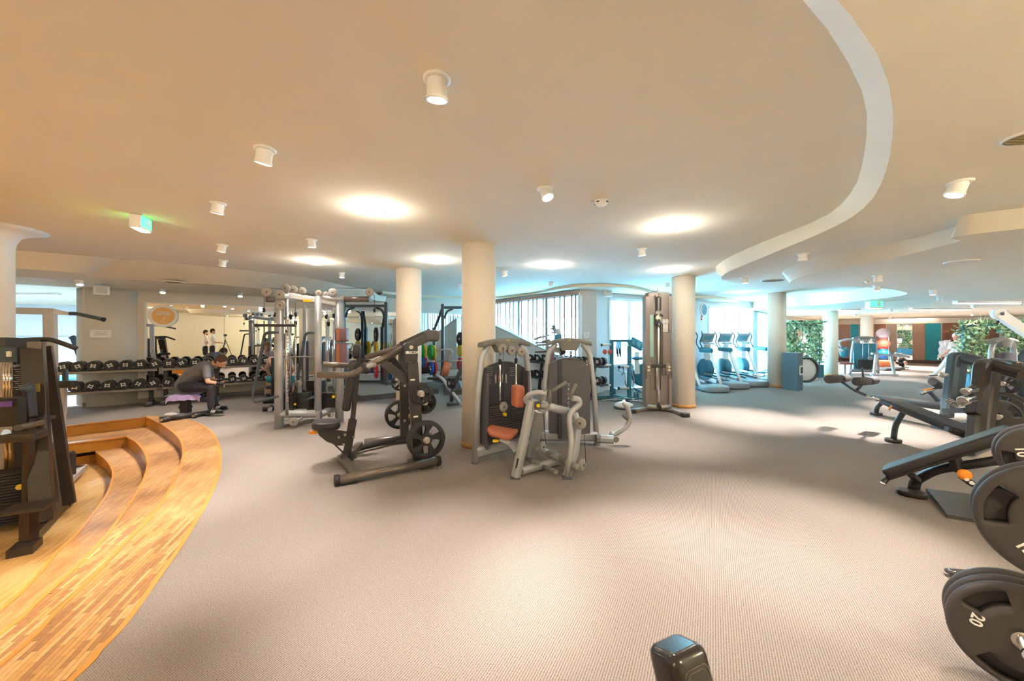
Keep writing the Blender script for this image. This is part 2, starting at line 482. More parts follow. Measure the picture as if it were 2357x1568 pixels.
room = [V2(-3.3, -8.3), V2(4, -.75), V2(27, -.75), V2(27, 24), V2(19.4, 24), V2(12, 22), V2(9.9, 15), V2(6.9, 13.2), V2(4.9, 11.4), V2(2.6, 10.4), P1, KC]
mwl = V2(-13, (MD + N.x * 13 * 1) / N.y) 
mwl = V2(-13, (MD - .601 * 13) / .799)
carpet_poly = outer + [e0[-1], b0] + [mwl, KC, P1, V2(2.6, 10.4), V2(4.9, 11.4), V2(7.2, 13.6), V2(9.9, 15.5), V2(12, 24), V2(27, 24), V2(27, -.75), V2(4, -.75), V2(-3.3, -8.3)]
carpet_poly = [tuple(p) for p in carpet_poly]
floor = struct('floor', MB().prism(carpet_poly, -.03, 0), CARPET)
st = MB()
def band(a, b, h, th=.02):
    """tread between two edge curves of different lengths"""
    poly = [tuple(p) for p in a] + [tuple(p) for p in reversed(b)]
    return poly
steps = thing('floor_steps', None, None, (0, 0, 0), kind='structure')
MB().prism(band(outer + [V2(*outer[-1])], e0, 0), -.03, .001).build('tread', TREAD, steps)
MB().prism([tuple(p) for p in e0 + [b0]] + [tuple(p) for p in reversed(e1 + [b1])], -.205, -.175).build('tread', TREAD, steps)
MB().prism([tuple(p) for p in e1 + [b1]] + [tuple(p) for p in reversed(e2 + [b2])], -.38, -.35).build('tread', TREAD, steps)
def riser(c, z0, z1, name):
    m = MB(); m.add([Vector((*p, z0)) for p in c] + [Vector((*p, z1)) for p in c], [(i, i + 1, i + 1 + len(c), i + len(c)) for i in range(len(c) - 1)])
    m.build(name, RISER, steps)
    t = MB(); R = []
    for i, p in enumerate(c):
        d = (c[min(i + 1, len(c) - 1)] - c[max(i - 1, 0)]).normalized(); nn = V2(-d.y, d.x)
        R.append([Vector((*(p + nn * a), z1 + b)) for a, b in ((.012, -.022), (.012, .004), (-.012, .004), (-.012, -.022))])
    t.loops(R, smooth=False)
    t.build('nosing', mat('oak_nosing', '#C8883F', .4, var=.08), steps)
riser(e0, -.205, 0, 'riser'); riser([e0[-1], b0], -.205, 0, 'riser')
riser(e1, -.38, -.175, 'riser'); riser([e1[-1], b1], -.38, -.175, 'riser')
riser(e2, -.55, -.35, 'riser'); riser([e2[-1], b2], -.55, -.35, 'riser')
low = MB().prism([tuple(p) for p in e2 + [b2]] + [(-13, -8.3)], -.56, -.525)
struct('floor_lower', low, LOWFL)
# carpet border strip
bm_ = MB(); R = []
for i, p in enumerate(outer):
    d = (outer[min(i + 1, len(outer) - 1)] - outer[max(i - 1, 0)]).normalized(); nn = V2(-d.y, d.x)
    R.append([Vector((*(p + nn * a), b)) for a, b in ((.014, -.01), (.014, .004), (-.014, .004), (-.014, -.01))])
bm_.loops(R, smooth=False); struct('trim_1', bm_, mat('oak_edge', '#C98B45', .4))

# staves of the nearest parquet, each laid as a piece of its own; the rest of the field is the material
def in_poly(p, poly):
    c = False; j = len(poly) - 1
    for i in range(len(poly)):
        a, b = poly[i], poly[j]
        if (a[1] > p[1]) != (b[1] > p[1]) and p[0] < (b[0] - a[0]) * (p[1] - a[1]) / (b[1] - a[1]) + a[0]: c = not c
        j = i
    return c
SW, SL_ = .024, .165
sd = V2(-.367, 1).normalized(); sn = V2(sd.y, -sd.x)
smats = [mat('stave_light', '#C59A68', .4, var=.1, scale=30), mat('stave_mid', '#B08252', .4, var=.1, scale=30), mat('stave_brown', '#9A6E46', .4, var=.12, scale=30), mat('stave_honey', '#BA8C54', .4, var=.1, scale=30)]
smesh = []
for sm_ in smats:
    ms_ = MB(); ms_.box((0, 0, 0), (SW - .0012, SL_ - .0012, .004)); smesh.append(ms_.mesh('stave', sm_))
def lay(poly, z, ox=0.0):
    cand = []
    for i in range(-60, 60):
        for j in range(-30, 30):
            c = V2(-2.2, 1.9) + sn * (i * SW) + sd * (j * SL_ + (i % 4) * SL_ * .25)
            if not (c.y > .7 and c.x / c.y > -1.45): continue
            cs = [c + sn * a * SW / 2 + sd * b * SL_ / 2 for a in (-1, 1) for b in (-1, 1)]
            if all(in_poly(q, poly) for q in cs): cand.append((c.x ** 2 + c.y ** 2, c))
    cand.sort(key=lambda q: q[0]); rs = random.Random(3)
    for _, c in cand[:145]:
        M = Matrix.Translation((c.x, c.y, z + .0005 + rs.random() * .0006)) @ Matrix.Rotation(math.atan2(sd.y, sd.x) - PI / 2, 4, 'Z')
        link_mesh('stave', rs.choice(smesh), steps, M)
lay([tuple(p) for p in outer] + [tuple(p) for p in reversed(e0)], 0)
lay([tuple(p) for p in e0 + [b0]] + [tuple(p) for p in reversed(e1 + [b1])], -.175)

# --- ceiling levels
struct('ceiling', MB().box2((-30, -10, HA), (28, 26, HA + .05)), M_['plaster'])
def lc(pts, h):
    out = []
    for x, y in pts: out.append(W(x, y, h).to_2d())
    return out
Blow = [V2(12, -1), V2(3, -3), V2(-1.0, -1.0), V2(-.2, .25), V2(.45, .82)] + lc([(1930, 0), (1966, 46), (2012, 112), (2038, 168), (2053, 224.5), (2056, 268), (2053, 332), (2046, 367), (2032, 414), (2005, 461.5), (1957.6, 502), (1883, 539.6), (1801, 573.5), (1720, 607.5), (1676, 626), (1661, 637), (1659, 641), (1672, 647), (1703, 653), (1761, 657)], HB)
Bup = [V2(12, -1), V2(2.9, -3.1), V2(-1.2, -1.0), V2(-.4, .35), V2(.35, 1.0)] + lc([(1856, 0), (1910, 77), (1946, 133), (1976, 190), (1993, 237), (1996, 281), (1994, 319), (1987, 367), (1969, 427.5), (1930, 477), (1890, 502), (1835, 526), (1737, 565), (1672, 595.5), (1650, 612), (1647, 619)], HA)
def fascia_slab(low, up, zl, zu, tail, name, n=6):
    lo = smooth2(low, n); upc = smooth2(up, n)
    # resample both curves to the same count
    def resample(c, k):
        L = [0]
        for i in range(1, len(c)): L.append(L[-1] + (c[i] - c[i - 1]).length)
        out = []
        for j in range(k):
            t = L[-1] * j / (k - 1); i = 0
            while i < len(L) - 2 and L[i + 1] < t: i += 1
            f = (t - L[i]) / max(L[i + 1] - L[i], 1e-9)
            out.append(c[i].lerp(c[i + 1], min(1, f)))
        return out
    K = 90
    lo = resample(lo, K); upc = resample(upc, K)
    m = MB()
    m.add([Vector((*p, zl)) for p in lo] + [Vector((*p, zu)) for p in upc], [(i, i + 1, i + 1 + K, i + K) for i in range(K - 1)], True)
    poly = [tuple(p) for p in lo] + [tuple(p) for p in tail]
    o = len(m.v); m.add([Vector((x, y, zl)) for x, y in poly], [])
    for t in tessellate_polygon([[Vector((x, y, 0)) for x, y in poly]]):
        m.f.append(tuple(o + i for i in t)); m.sm.append(False)
    return struct(name, m, M_['plaster'])
def wall_fascia(c, zl, zu, name):
    c = smooth2(c, 6); n = len(c); m = MB()
    m.add([Vector((*p, zl)) for p in c] + [Vector((*p, zu)) for p in c], [(i, i + 1, i + 1 + n, i + n) for i in range(n - 1)], True)
    return struct(name, m, M_['plaster'])
# far side of B: continue the upper curve round the hook
Bup2 = Bup + lc([(1655, 633), (1700, 645), (1761, 650)], HA)
fascia_slab(Blow, Bup2, HB, HA, [V2(12, 8.0), V2(27, 8), V2(27, -1)], 'ceiling_lowered')
Clow = [V2(14, -.8), V2(8, 1)] + lc([(2357, 526), (2202, 558), (2066, 592), (1930, 617.6), (1852, 634.6), (1822, 647), (1818, 653), (1832, 657), (1957, 660), (2049, 666), (2083, 673), (2087, 677), (2066, 682), (1998, 690.6), (1903, 701)], HC) + [V2(8.85, 12.2), V2(8.9, 14.0), V2(11, 18)]
Cup = [V2(14, -.7), V2(7.8, 1.3)] + lc([(2357, 478), (2236, 512), (2066, 556.5), (1896, 587), (1828.6, 611), (1803, 622), (1800, 634)], HB) + [x for x in lc([(1818, 657), (1957, 660), (2049, 666), (2083, 673)], HC)]
# C front fascia (between B and C levels)
Cf = lc([(1818, 653), (1822, 647), (1852, 634.6), (1930, 617.6), (2066, 592), (2202, 558), (2357, 526)], HC) + [V2(8, 1), V2(14, -.8)]
Cfu = lc([(1800, 630), (1803, 622), (1828.6, 611), (1896, 587), (2066, 556.5), (2236, 512), (2357, 478)], HB) + [V2(7.8, 1.3), V2(14, -.7)]
a_ = smooth2(Cf, 6); b_ = smooth2(Cfu, 6); n_ = min(len(a_), len(b_)); m = MB()
m.add([Vector((*p, HC)) for p in a_[:n_]] + [Vector((*p, HB)) for p in b_[:n_]], [(i, i + 1, i + 1 + n_, i + n_) for i in range(n_ - 1)], True)
struct('ceiling_step', m, M_['plaster'])
wall_fascia(Clow[8:], HC, HA, 'ceiling_recess_edge')
Cpoly = [tuple(p) for p in smooth2(Clow, 6)] + [(14, 24), (27, 24), (27, -.8)]
m = MB(); m.add([Vector((x, y, HC)) for x, y in Cpoly], [])
for t in tessellate_polygon([[Vector((x, y, 0)) for x, y in Cpoly]]): m.f.append(t); m.sm.append(False)
struct('ceiling_lowest', m, M_['plaster'])
# D: soffit along the mirror wall
Dlow = [V2(-14, 2.2), V2(-11, 3.6)] + lc([(100, 622), (200, 637), (328, 646), (496, 655), (580, 663), (687, 673), (800, 684), (858, 690), (868, 692.5)], HD)
tipD = Dlow[-1]
Dlow += [tipD + V2(.12, .25), tipD + V2(-.05, .6), tipD + V2(-.9, .9)]
Dup = [V2(-14, 2.0), V2(-10.8, 3.3)] + lc([(150, 585), (270, 598), (336, 600), (496, 615.5), (687, 636.5), (802, 659), (860, 670), (874, 675)], HA) + [tipD + V2(.17, .3), tipD + V2(0, .7), tipD + V2(-.9, 1.0)]
fascia_slab(Dlow, Dup, HD, HA, [V2(-3.6, 12.6), V2(-14, 3.6)], 'ceiling_soffit')
# E: thin soffit round the windows
Efr = lc([(880, 676), (969, 684), (1064, 688), (1143, 687.5), (1222, 680), (1274.5, 668.5), (1327, 661.6), (1406, 661), (1459, 665.5), (1500, 675), (1545, 684), (1600, 686), (1650, 688), (1685, 693), (1700, 699)], HE)
es_ = smooth2(Efr, 6)
wall_fascia(Efr, HE, HA, 'ceiling_window_edge')
Ep = [tuple(p) for p in es_] + [(9.3, 16.5), (8, 16.5), (2, 14), (-1.5, 14.6), (-4.5, 12)]
m = MB(); m.add([Vector((x, y, HE)) for x, y in Ep], [])
for t in tessellate_polygon([[Vector((x, y, 0)) for x, y in Ep]]): m.f.append(t); m.sm.append(False)
struct('ceiling_window_soffit', m, M_['plaster'])

# --- walls
def wallseg(m, a, b, z0, z1, th=.12, side=1):
    a = Vector((a[0], a[1], 0)); b = Vector((b[0], b[1], 0)); d = (b - a); L = d.length
    nn = Vector((-d.y, d.x, 0)).normalized() * th * side
    m.prism([tuple((a)[:2]), tuple(b[:2]), tuple((b + nn)[:2]), tuple((a + nn)[:2])], z0, z1)
BASEB = mat('oak_baseboard', '#C58E4E', .45, var=.08)
BW = mat('back_wall_paint', '#EBDFC4', .85, var=.02, spec=.2)
m = MB(); wallseg(m, (-3.3, -8.3), (4, -.75), -.6, 2.8, side=-1); wallseg(m, (4, -.75), (27, -.75), -.6, 2.8, side=-1); wallseg(m, (-13, -8.3), (-3.3, -8.3), -.6, 2.8, side=-1)
struct('wall_back', m, BW)
m = MB(); wallseg(m, (27, -.9), (27, 26), -.1, 2.8, side=-1); struct('wall_right', m, M_['wall'])
m = MB(); wallseg(m, (-13, -8.4), (-13, 2.5), -.6, 2.8, side=1); struct('wall_left', m, M_['wall'])
# mirror wall, from the opening on the left to the corner
m = MB(); wallseg(m, WL, KC, -.05, 2.8, side=1)
struct('wall_mirror', m, M_['wall'])
bb = MB(); wallseg(bb, WL, KC, 0, .09, th=.015, side=-1); struct('baseboard_mirror', bb, mat('grey_baseboard', '#8E8781', .6))
# rounded bulge of the wall
c0 = Vector(MW(258)); 
b = MB(); b.lathe([(.6, 0), (.6, 2.5)], o=(c0 + N * .45).to_tuple(), n=64)
struct('wall_pilaster', b, M_['wall'])
# mirror with thin frame
MIR = mat('mirror_glass', '#E9EAE8', 0.0, 1.0, var=0)
mL = MW(337, 0, .03); mR = Vector((*(KC), 0)) - TD * .15 - N * .03
mirror = thing('mirror', 'wide wall mirror behind the dumbbell racks', 'mirror', ((mL + mR) / 2 + Vector((0, 0, .3))).to_tuple())
npan = 6
for i in range(npan):
    a = mL.lerp(mR, i / npan); c = mL.lerp(mR, (i + 1) / npan - .0006)
    mm = MB(); mm.prism([tuple(a[:2]), tuple(c[:2]), tuple((c + N * .012)[:2]), tuple((a + N * .012)[:2])], .32, 2.22)
    mm.build('mirror_panel', MIR, mirror, world=True)
fr = MB(); wallseg(fr, mL - TD * .02, mR, 2.22, 2.245, th=.04, side=1); wallseg(fr, mL - TD * .03, mL, .3, 2.245, th=.04, side=1)
fr.build('frame', M_['whitep'], mirror, world=True)
# low ledges under the mirror right of the man
lg = MB(); a = MW(610, 0, .42); c = MW(1000, 0, .42)
wallseg(lg, a, c, 0, .16, th=.40, side=1); struct('trim_ledge', lg, mat('ledge_paint', '#CFC8C0', .7))
lg = MB(); a = MW(560, 0, .2); c = MW(1000, 0, .2)
wallseg(lg, a, c, .16, .34, th=.18, side=1); struct('trim_ledge', lg, mat('ledge_paint', '#CFC8C0', .7))

# --- room beyond the left opening
m = MB()
m.add([(-30, 26, HA), (-30, 7, HA)], [])
beyond = thing('wall_beyond', None, None, kind='structure')
WB = mat('pale_blue_wall', '#E4ECF2', .8, var=.01)
A0 = V2(-25, 13.2); A1 = V2(-12, 17.5)
m = MB(); wallseg(m, A0, A1, -.6, HA, side=1); wallseg(m, A1, V2(-8.6, 8.8), -.6, HA, side=1); wallseg(m, A0, V2(-25, 2), -.6, HA, side=-1); wallseg(m, V2(-25, 2), V2(-13, 2.4), -.6, HA, side=-1)
m.build('wall_panel', WB, beyond)
m = MB().box2((-25.2, 2, -.6), (-8, 18, -.53)); m.build('floor_panel', mat('grey_floor', '#A8B4BC', .6), beyond)
lw = MB(); wallseg(lw, V2(-25, 13.15), V2(-12, 17.45), 1.46, 1.475, th=.03, side=-1); lw.build('dado_line', mat('blue_grey_line', '#7FA0B0', .6), beyond)
# sill of the opening
m = MB(); wallseg(m, WL - TD.to_2d() * 5.5, WL, -.55, .03, th=.25, side=1); struct('trim_sill', m, M_['whitep'])

# --- columns
def column(px, z, name='column', r=.23, X=None, label=None, h=HA, z0=0.0, flare=False):
    x = (px - CX) / F * z if X is None else X
    t = thing('column', label, 'column', (x, z, z0), group=None)
    prof = [(r, .0), (r, h - z0)] if not flare else [(r, 0), (r, h - z0 - .24), (r + .01, h - z0 - .16), (r + .05, h - z0 - .08), (r + .16, h - z0 - .02), (r + .26, h - z0)]
    MB().lathe(prof, n=48).build('shaft', M_['column'], t)
    MB().lathe([(r + .012, 0), (r + .012, .055), (r + .004, .062), (r + .001, .062)], n=48).build('base_ring', BASEB, t)
    return t
column(1102, 5.19, label='cream round column behind the silver seated row machine, nearest column in the middle')
column(941, 7.07, label='cream round column behind the black plate-loaded machine')
column(1573, 8.0, label='cream round column right of the tall cable tower')
column(1788, 11.03, label='pale round column beside the grey waste bin')
column(1911, 14.15, label='pale blue-lit column right of the green plant divider')
column(1995, 17.9, label='pinkish column behind the silver leg machine and exercise balls')
column(1838, 20.5, label='farthest thin column behind the top of the plant divider')
column(0, 0, r=.25, X=-6.0, label='round column with flared top at the left edge above the sunken floor', z0=-.525, flare=True).location = (-6.02, 4.27, -.525)

# --- window walls
OUT_W = mat('window_frame_white', '#E8F2F6', .4)
GLASS = bpy.data.materials.new('window_glass'); GLASS.use_nodes = True
gn = GLASS.node_tree; gn.nodes.clear(); go = gn.nodes.new('ShaderNodeOutputMaterial'); gm = gn.nodes.new('ShaderNodeMixShader')
gt = gn.nodes.new('ShaderNodeBsdfTransparent'); gg = gn.nodes.new('ShaderNodeBsdfGlossy'); gg.inputs['Roughness'].default_value = .02
gt.inputs[0].default_value = (.93, .97, .98, 1)
gm.inputs[0].default_value = .05; gn.links.new(gt.outputs[0], gm.inputs[1]); gn.links.new(gg.outputs[0], gm.inputs[2]); gn.links.new(gm.outputs[0], go.inputs[0])
wcount = [0]
def window(a, b, z0, z1, ndiv=2, frame_mat=OUT_W, w=.07, trans=None):
    wcount[0] += 1
    a = Vector((a[0], a[1], 0)); b = Vector((b[0], b[1], 0)); d = (b - a).normalized()
    t = thing('window_%d' % wcount[0], None, None, ((a + b) / 2 + Vector((0, 0, z0))).to_tuple(), kind='structure')
    f = MB()
    for z in (z0 + w / 2, z1 - w / 2): f.beam(a + Vector((0, 0, z)), b + Vector((0, 0, z)), .08, w)
    if trans: f.beam(a + Vector((0, 0, trans)), b + Vector((0, 0, trans)), .07, w * .8)
    f.build('frame', frame_mat, t, world=True)
    for i in range(ndiv + 1):
        p = a.lerp(b, i / ndiv)
        MB().beam(p + Vector((0, 0, z0 + w)), p + Vector((0, 0, z1 - w)), .08, w, up=d).build('mullion', frame_mat, t, world=True)
    for i in range(ndiv):
        p = a.lerp(b, i / ndiv); q = a.lerp(b, (i + 1) / ndiv)
        nn = Vector((-d.y, d.x, 0)) * .006
        MB().prism([tuple(p[:2]), tuple(q[:2]), tuple((q + nn)[:2]), tuple((p + nn)[:2])], z0 + w, z1 - w).build('pane', GLASS, t, world=True)
    portal(a, b, z0, z1)
    return t
def portal(a, b, z0, z1):
    L = bpy.data.lights.new('daylight_portal', 'AREA'); L.shape = 'RECTANGLE'
    L.size = (b - a).length; L.size_y = z1 - z0
    L.cycles.is_portal = True
    o = bpy.data.objects.new('daylight_portal', L); COL.objects.link(o)
    d = (b - a).normalized(); inn = Vector((d.y, -d.x, 0))       # into the room
    c = (a + b) / 2 + Vector((0, 0, (z0 + z1) / 2)) - inn * .06
    z = -inn; x = Vector((d.x, d.y, 0)); y = z.cross(x)
    M = Matrix((x, y, z)).transposed().to_4x4(); M.translation = c
    o.matrix_world = M
V3 = lambda p, z=0: Vector((p[0], p[1], z))
HW = 2.58
wl = MB()
# blinds window: corner KC -> P1
w1a = V3(KC).lerp(V3(P1), .04); w1b = V3(P1)
window(w1a, w1b, .85, HW, 4)
wallseg(wl, KC, P1, -.05, .85, side=1); wallseg(wl, KC, P1, HW, 2.8, side=1); wallseg(wl, KC, w1a, -.05, 2.8, side=1)
# pillar
PIL1 = V2(2.18, 9.75); PIL2 = V2(2.68, 10.45)
pm = MB(); pm.prism([tuple(P1), (PIL1.x, PIL1.y), tuple(PIL2), (2.4, 10.8), (1.75, 10.2)], 0, 2.8); struct('wall_pillar', pm, mat('pillar_paint', '#CDC8C6', .8, var=.02))
W2a = V2(2.68, 10.45); W2b = V2(4.55, 11.3)
window(V3(W2a), V3(W2b), .62, 2.53, 3)
wallseg(wl, W2a, W2b, -.05, .62, side=1); wallseg(wl, W2a, W2b, 2.53, 2.8, side=1)
# wall with clock, between 1575 and 1626
W3a = V2(4.55, 11.3); W3b = V2(6.75, 13.0)
wallseg(wl, W3a, W3b, -.05, 2.8, side=1)
W4b = V2(8.9, 14.0); 
window(V3(W3b), V3(W4b), .05, 2.5, 3)
wallseg(wl, W3b, W4b, 2.5, 2.8, side=1)
W5b = V2(12.4, 17.5)
window(V3(W4b).lerp(V3(W5b), .12), V3(W5b), .05, 2.4, 4)
wallseg(wl, W4b, W5b, 2.4, 2.8, side=1); wallseg(wl, W4b, V3(W4b).lerp(V3(W5b), .12), -.05, 2.8, side=1)
struct('wall_window', wl, mat('window_wall_paint', '#D5DEE4', .8, var=.02))
m = MB(); wallseg(m, W5b, V2(19.0, 23.2), -.05, 2.8, side=1); struct('wall_window_far', m, M_['wall'])
# outdoors: pale ground and a low hill line
g = MB().box2((-60, 9, -6.2), (120, 200, -6)); struct('ground_outside', g, mat('frosty_ground', '#DDE6E6', .9, var=.12, scale=.08))
hl = MB()
R = []
for i in range(61):
    x = -160 + i * 6.5; hh = 2 + 1.5 * math.sin(i * .37) + 1.0 * math.sin(i * 1.13 + 1)
    R.append([Vector((x, 180 + 6 * math.sin(i), -6)), Vector((x, 184, -6 + hh * .6 + 4)), Vector((x, 190, -6 + hh + 5)), Vector((x, 200, -6))])
hl.loops(R, close=False, caps=False); struct('hills_outside', hl, mat('hazy_hill', '#BCD2DA', 1, var=.1, scale=.05))
# far wall with panels (right)
FA = V2(19.0, 23.2); FB = V2(26.9, 16.3)
m = MB(); wallseg(m, FA, FB, 0, 2.8, side=1); struct('wall_far', m, mat('far_wall_cream', '#E6D5C4', .8, var=.02))
fdir = (FB - FA).normalized(); fn = V2(fdir.y, -fdir.x)
def fpx(px):
    """parameter point on the far wall seen at px"""
    t = (px - CX) / F
    # FA + s*fdir : x = t*y
    s = (t * FA.y - FA.x) / (fdir.x - t * fdir.y)
    return FA + fdir * s
panels = [(1930, 1957, '#A98672'), (1957, 1977, '#159AB0'), (1977, 2012, '#A98672'), (2012, 2040, '#8B5A3C'), (2040, 2064, '#B59C8A'), (2101, 2129, '#B08B74'), (2129, 2166, '#129DB5'), (2168, 2215, '#8A5636'), (2215, 2300, '#8A5636')]
fwl = thing('wall_panelling', None, None, (FA.x, FA.y, 0), kind='structure')
for i, (p0, p1, c) in enumerate(panels):
    a = fpx(p0 + .6) + fn * .03; b = fpx(p1 - .6) + fn * .03
    nm = 'panel'
    m = MB(); m.prism([tuple(a), tuple(b), tuple(b - fn * .03), tuple(a - fn * .03)], .16, 2.14)
    mt = mat('panel_%s' % c, c, .5, var=.05, scale=3) if c not in ('#8B5A3C', '#8A5636') else wood_mat('panel_wood_%d' % i, '#A8704A', '#8E5A38', '#6E4128', rot=90, bw=3, bh=.25)
    m.build(nm, mt, fwl, world=True)
for p0, p1 in ((2065, 2076), (2077, 2100)):
    a = fpx(p0) + fn * .03; b = fpx(p1) + fn * .03
    m = MB(); m.prism([tuple(a), tuple(b), tuple(b - fn * .03), tuple(a - fn * .03)], .16, 2.14); m.build('mirror_panel', MIR, fwl, world=True)
m = MB(); a = fpx(1925) + fn * .02; b = fpx(2300) + fn * .02; wallseg(m, a, b, 0, .15, th=.02, side=-1); m.build('plinth', mat('dark_plinth', '#5A4440', .6), fwl, world=True)
# ================================================================ lamps
CER = mat('lamp_housing_white', '#F4F1EC', .4, var=0)
def add_light(kind, loc, power, color, parent=None, radius=.04, angle=None, blend=.8, target=None):
    L = bpy.data.lights.new('lamp_light', kind); L.energy = power; L.color = color; L.shadow_soft_size = radius
    if kind == 'SPOT': L.spot_size = angle; L.spot_blend = blend
    o = bpy.data.objects.new('bulb', L); COL.objects.link(o)
    o.location = loc
    if target is not None:
        o.rotation_euler = (Vector(target) - Vector(loc)).to_track_quat('-Z', 'Y').to_euler()
    return o
def spotlamp(p, H, label, power=None, tilt=(0, 0), color=WARM, group=None, lit=True, angle=60):
    power = SPOT_W if power is None else power
    x, y = p[0], p[1]
    t = thing('ceiling_spotlight', label, 'spotlight', (x, y, H), group=group)
    MB().lathe([(.066, 0), (.066, -.008), (.056, -.012), (.05, -.012)], n=24).build('ceiling_ring', CER, t)
    d = Vector((tilt[0], tilt[1], -1)).normalized()
    MB().lathe([(.040, .0), (.048, .012), (.048, .078), (.053, .083), (.053, .098), (.045, .098), (.043, .090)], axis=d, n=24).build('housing', CER, t)
    MB().lathe([(.042, .0905), (.042, .094)], axis=d, n=24).build('lens', M_['lamp'] if lit else CER, t)
    if lit:
        o = add_light('SPOT', d * .115, power, color, angle=math.radians(angle), blend=.9, target=d * 2, radius=.035)
        o.parent = t; KIDS.setdefault(t.name, []).append(o)
    return t
def ringlamp(p, H, label, power=None, color=NEUT):
    power = RING_W if power is None else power
    t = thing('ceiling_lamp', label, 'ceiling lamp', (p[0], p[1], H))
    MB().lathe([(.05, 0), (.05, -.03), (.045, -.032)], n=24).build('bulb_holder', M_['lamp'], t)
    MB().lathe([(.088, -.05), (.092, -.05), (.092, -.056), (.085, -.056), (.085, -.05)], n=32, ring=True).build('glass_ring', M_['silver_dark'], t)
    MB().cyl((.07, 0, -.05), (.07, 0, 0), .003, 6).cyl((-.07, 0, -.05), (-.07, 0, 0), .003, 6).cyl((0, .07, -.05), (0, .07, 0), .003, 6).build('bracket', M_['chrome'], t)
    o = add_light('POINT', (0, 0, -.13), power, color, radius=.06); o.parent = t; KIDS.setdefault(t.name, []).append(o)
    return t
A = lambda px, py: W(px, py, HA)
spotlamp(A(1006, 180), HA, 'white cylinder spotlight nearest the camera, upper middle of the ceiling', tilt=(-.05, .2), power=200, angle=52)
spotlamp(A(610, 343), HA, 'white tilted spotlight left of the nearest one on the ceiling', tilt=(-.25, .15), power=170)
spotlamp(A(502, 468), HA, 'white tilted spotlight to the right of the green exit sign', tilt=(-.2, .1))
spotlamp(A(512, 564), HA, 'small spotlight above the mirror soffit, upper of two stacked in the picture', tilt=(-.2, .0))
spotlamp(A(514, 600), HA, 'small spotlight just under another one above the mirror', tilt=(-.2, .0))
spotlamp(A(717, 552), HA, 'small spotlight above the cable machine', tilt=(0, .1))
spotlamp(A(787, 628), HA, 'bright starry spotlight over the cable machine pulleys', tilt=(0, -.1))
spotlamp(A(1254, 434), HA, 'white spotlight left of the smoke detector', tilt=(.25, -.35), power=190)
spotlamp(A(1477, 573), HA, 'white spotlight above and left of the tall cable tower', tilt=(.1, .1))
spotlamp(A(1161, 624), HA, 'small spotlight right of the middle column top', tilt=(.1, .1))
spotlamp(A(1058, 655), HA, 'tiny unlit spotlight left of the middle column', lit=False)
spotlamp(A(1268, 650), HA, 'tiny unlit spotlight above the blinds', lit=False)
spotlamp(A(1536, 652), HA, 'tiny unlit spotlight above the cable tower', lit=False)
ringlamp(A(867, 480), HA, 'round glass ceiling lamp with wide warm glow, upper left of the middle column')
ringlamp(A(1545, 519), HA, 'round glass ceiling lamp above the tall cable tower')
ringlamp(A(727, 601), HA, 'round glass ceiling lamp over the cable machine')
ringlamp(A(1003, 598), HA, 'round glass ceiling lamp between the two cream columns')
ringlamp(A(1266, 610), HA, 'round glass ceiling lamp above the window blinds')
ringlamp(A(1543, 620), HA, 'round glass ceiling lamp just left of the column by the tower')
B_ = lambda px, py: W(px, py, HB)
C_ = lambda px, py: W(px, py, HC)
spotlamp(B_(2210, 418), HB, 'white bracketed spotlight on the lowered ceiling at the right', tilt=(-.35, .1), power=190)
spotlamp(B_(1848, 584), HB, 'unlit white spotlight on the lowered ceiling strip', lit=False)
spotlamp(B_(1715, 640), HB, 'small spotlight near the hook of the lowered ceiling', power=300)
spotlamp(C_(2020, 634), HC, 'small bright spotlight above the exercise balls', tilt=(.1, .1), power=300)
spotlamp(C_(2018, 657), HC, 'tiny spotlight directly under the bright one above the balls', power=130)
spotlamp(C_(2148, 668), HC, 'small spotlight on the right ceiling above the teal panel', power=300)
spotlamp(C_(2163, 683), HC, 'tiny unlit spotlight beyond the one above the teal panel', lit=False)
spotlamp(C_(2240, 702), HC, 'small spotlight above the right plant divider', power=130)
spotlamp(C_(2050, 712), HC, 'bright spotlight at the far cream bulkhead', power=130)
ringlamp(A(1705, 672), HA, 'ceiling lamp glowing above the treadmills', color=(.8, .9, 1))
ringlamp(A(1903, 676), HA, 'ceiling lamp in the oval recess', color=(.8, .9, 1))
ringlamp(A(1738, 688), HA, 'farther ceiling lamp above the treadmills', color=(.8, .9, 1))
Dd = lambda px, py: W(px, py, HD)
spotlamp(Dd(375, 665), HD, 'spotlight over the dumbbell rack left of the mirror top', power=55, tilt=(.25, -.35))
spotlamp(Dd(553, 674), HD, 'spotlight on the soffit over the seated man', power=30, tilt=(.2, -.3))
spotlamp(Dd(183, 645), HD, 'tilted spotlight at the wall edge above the left opening', power=30, tilt=(.3, -.2))
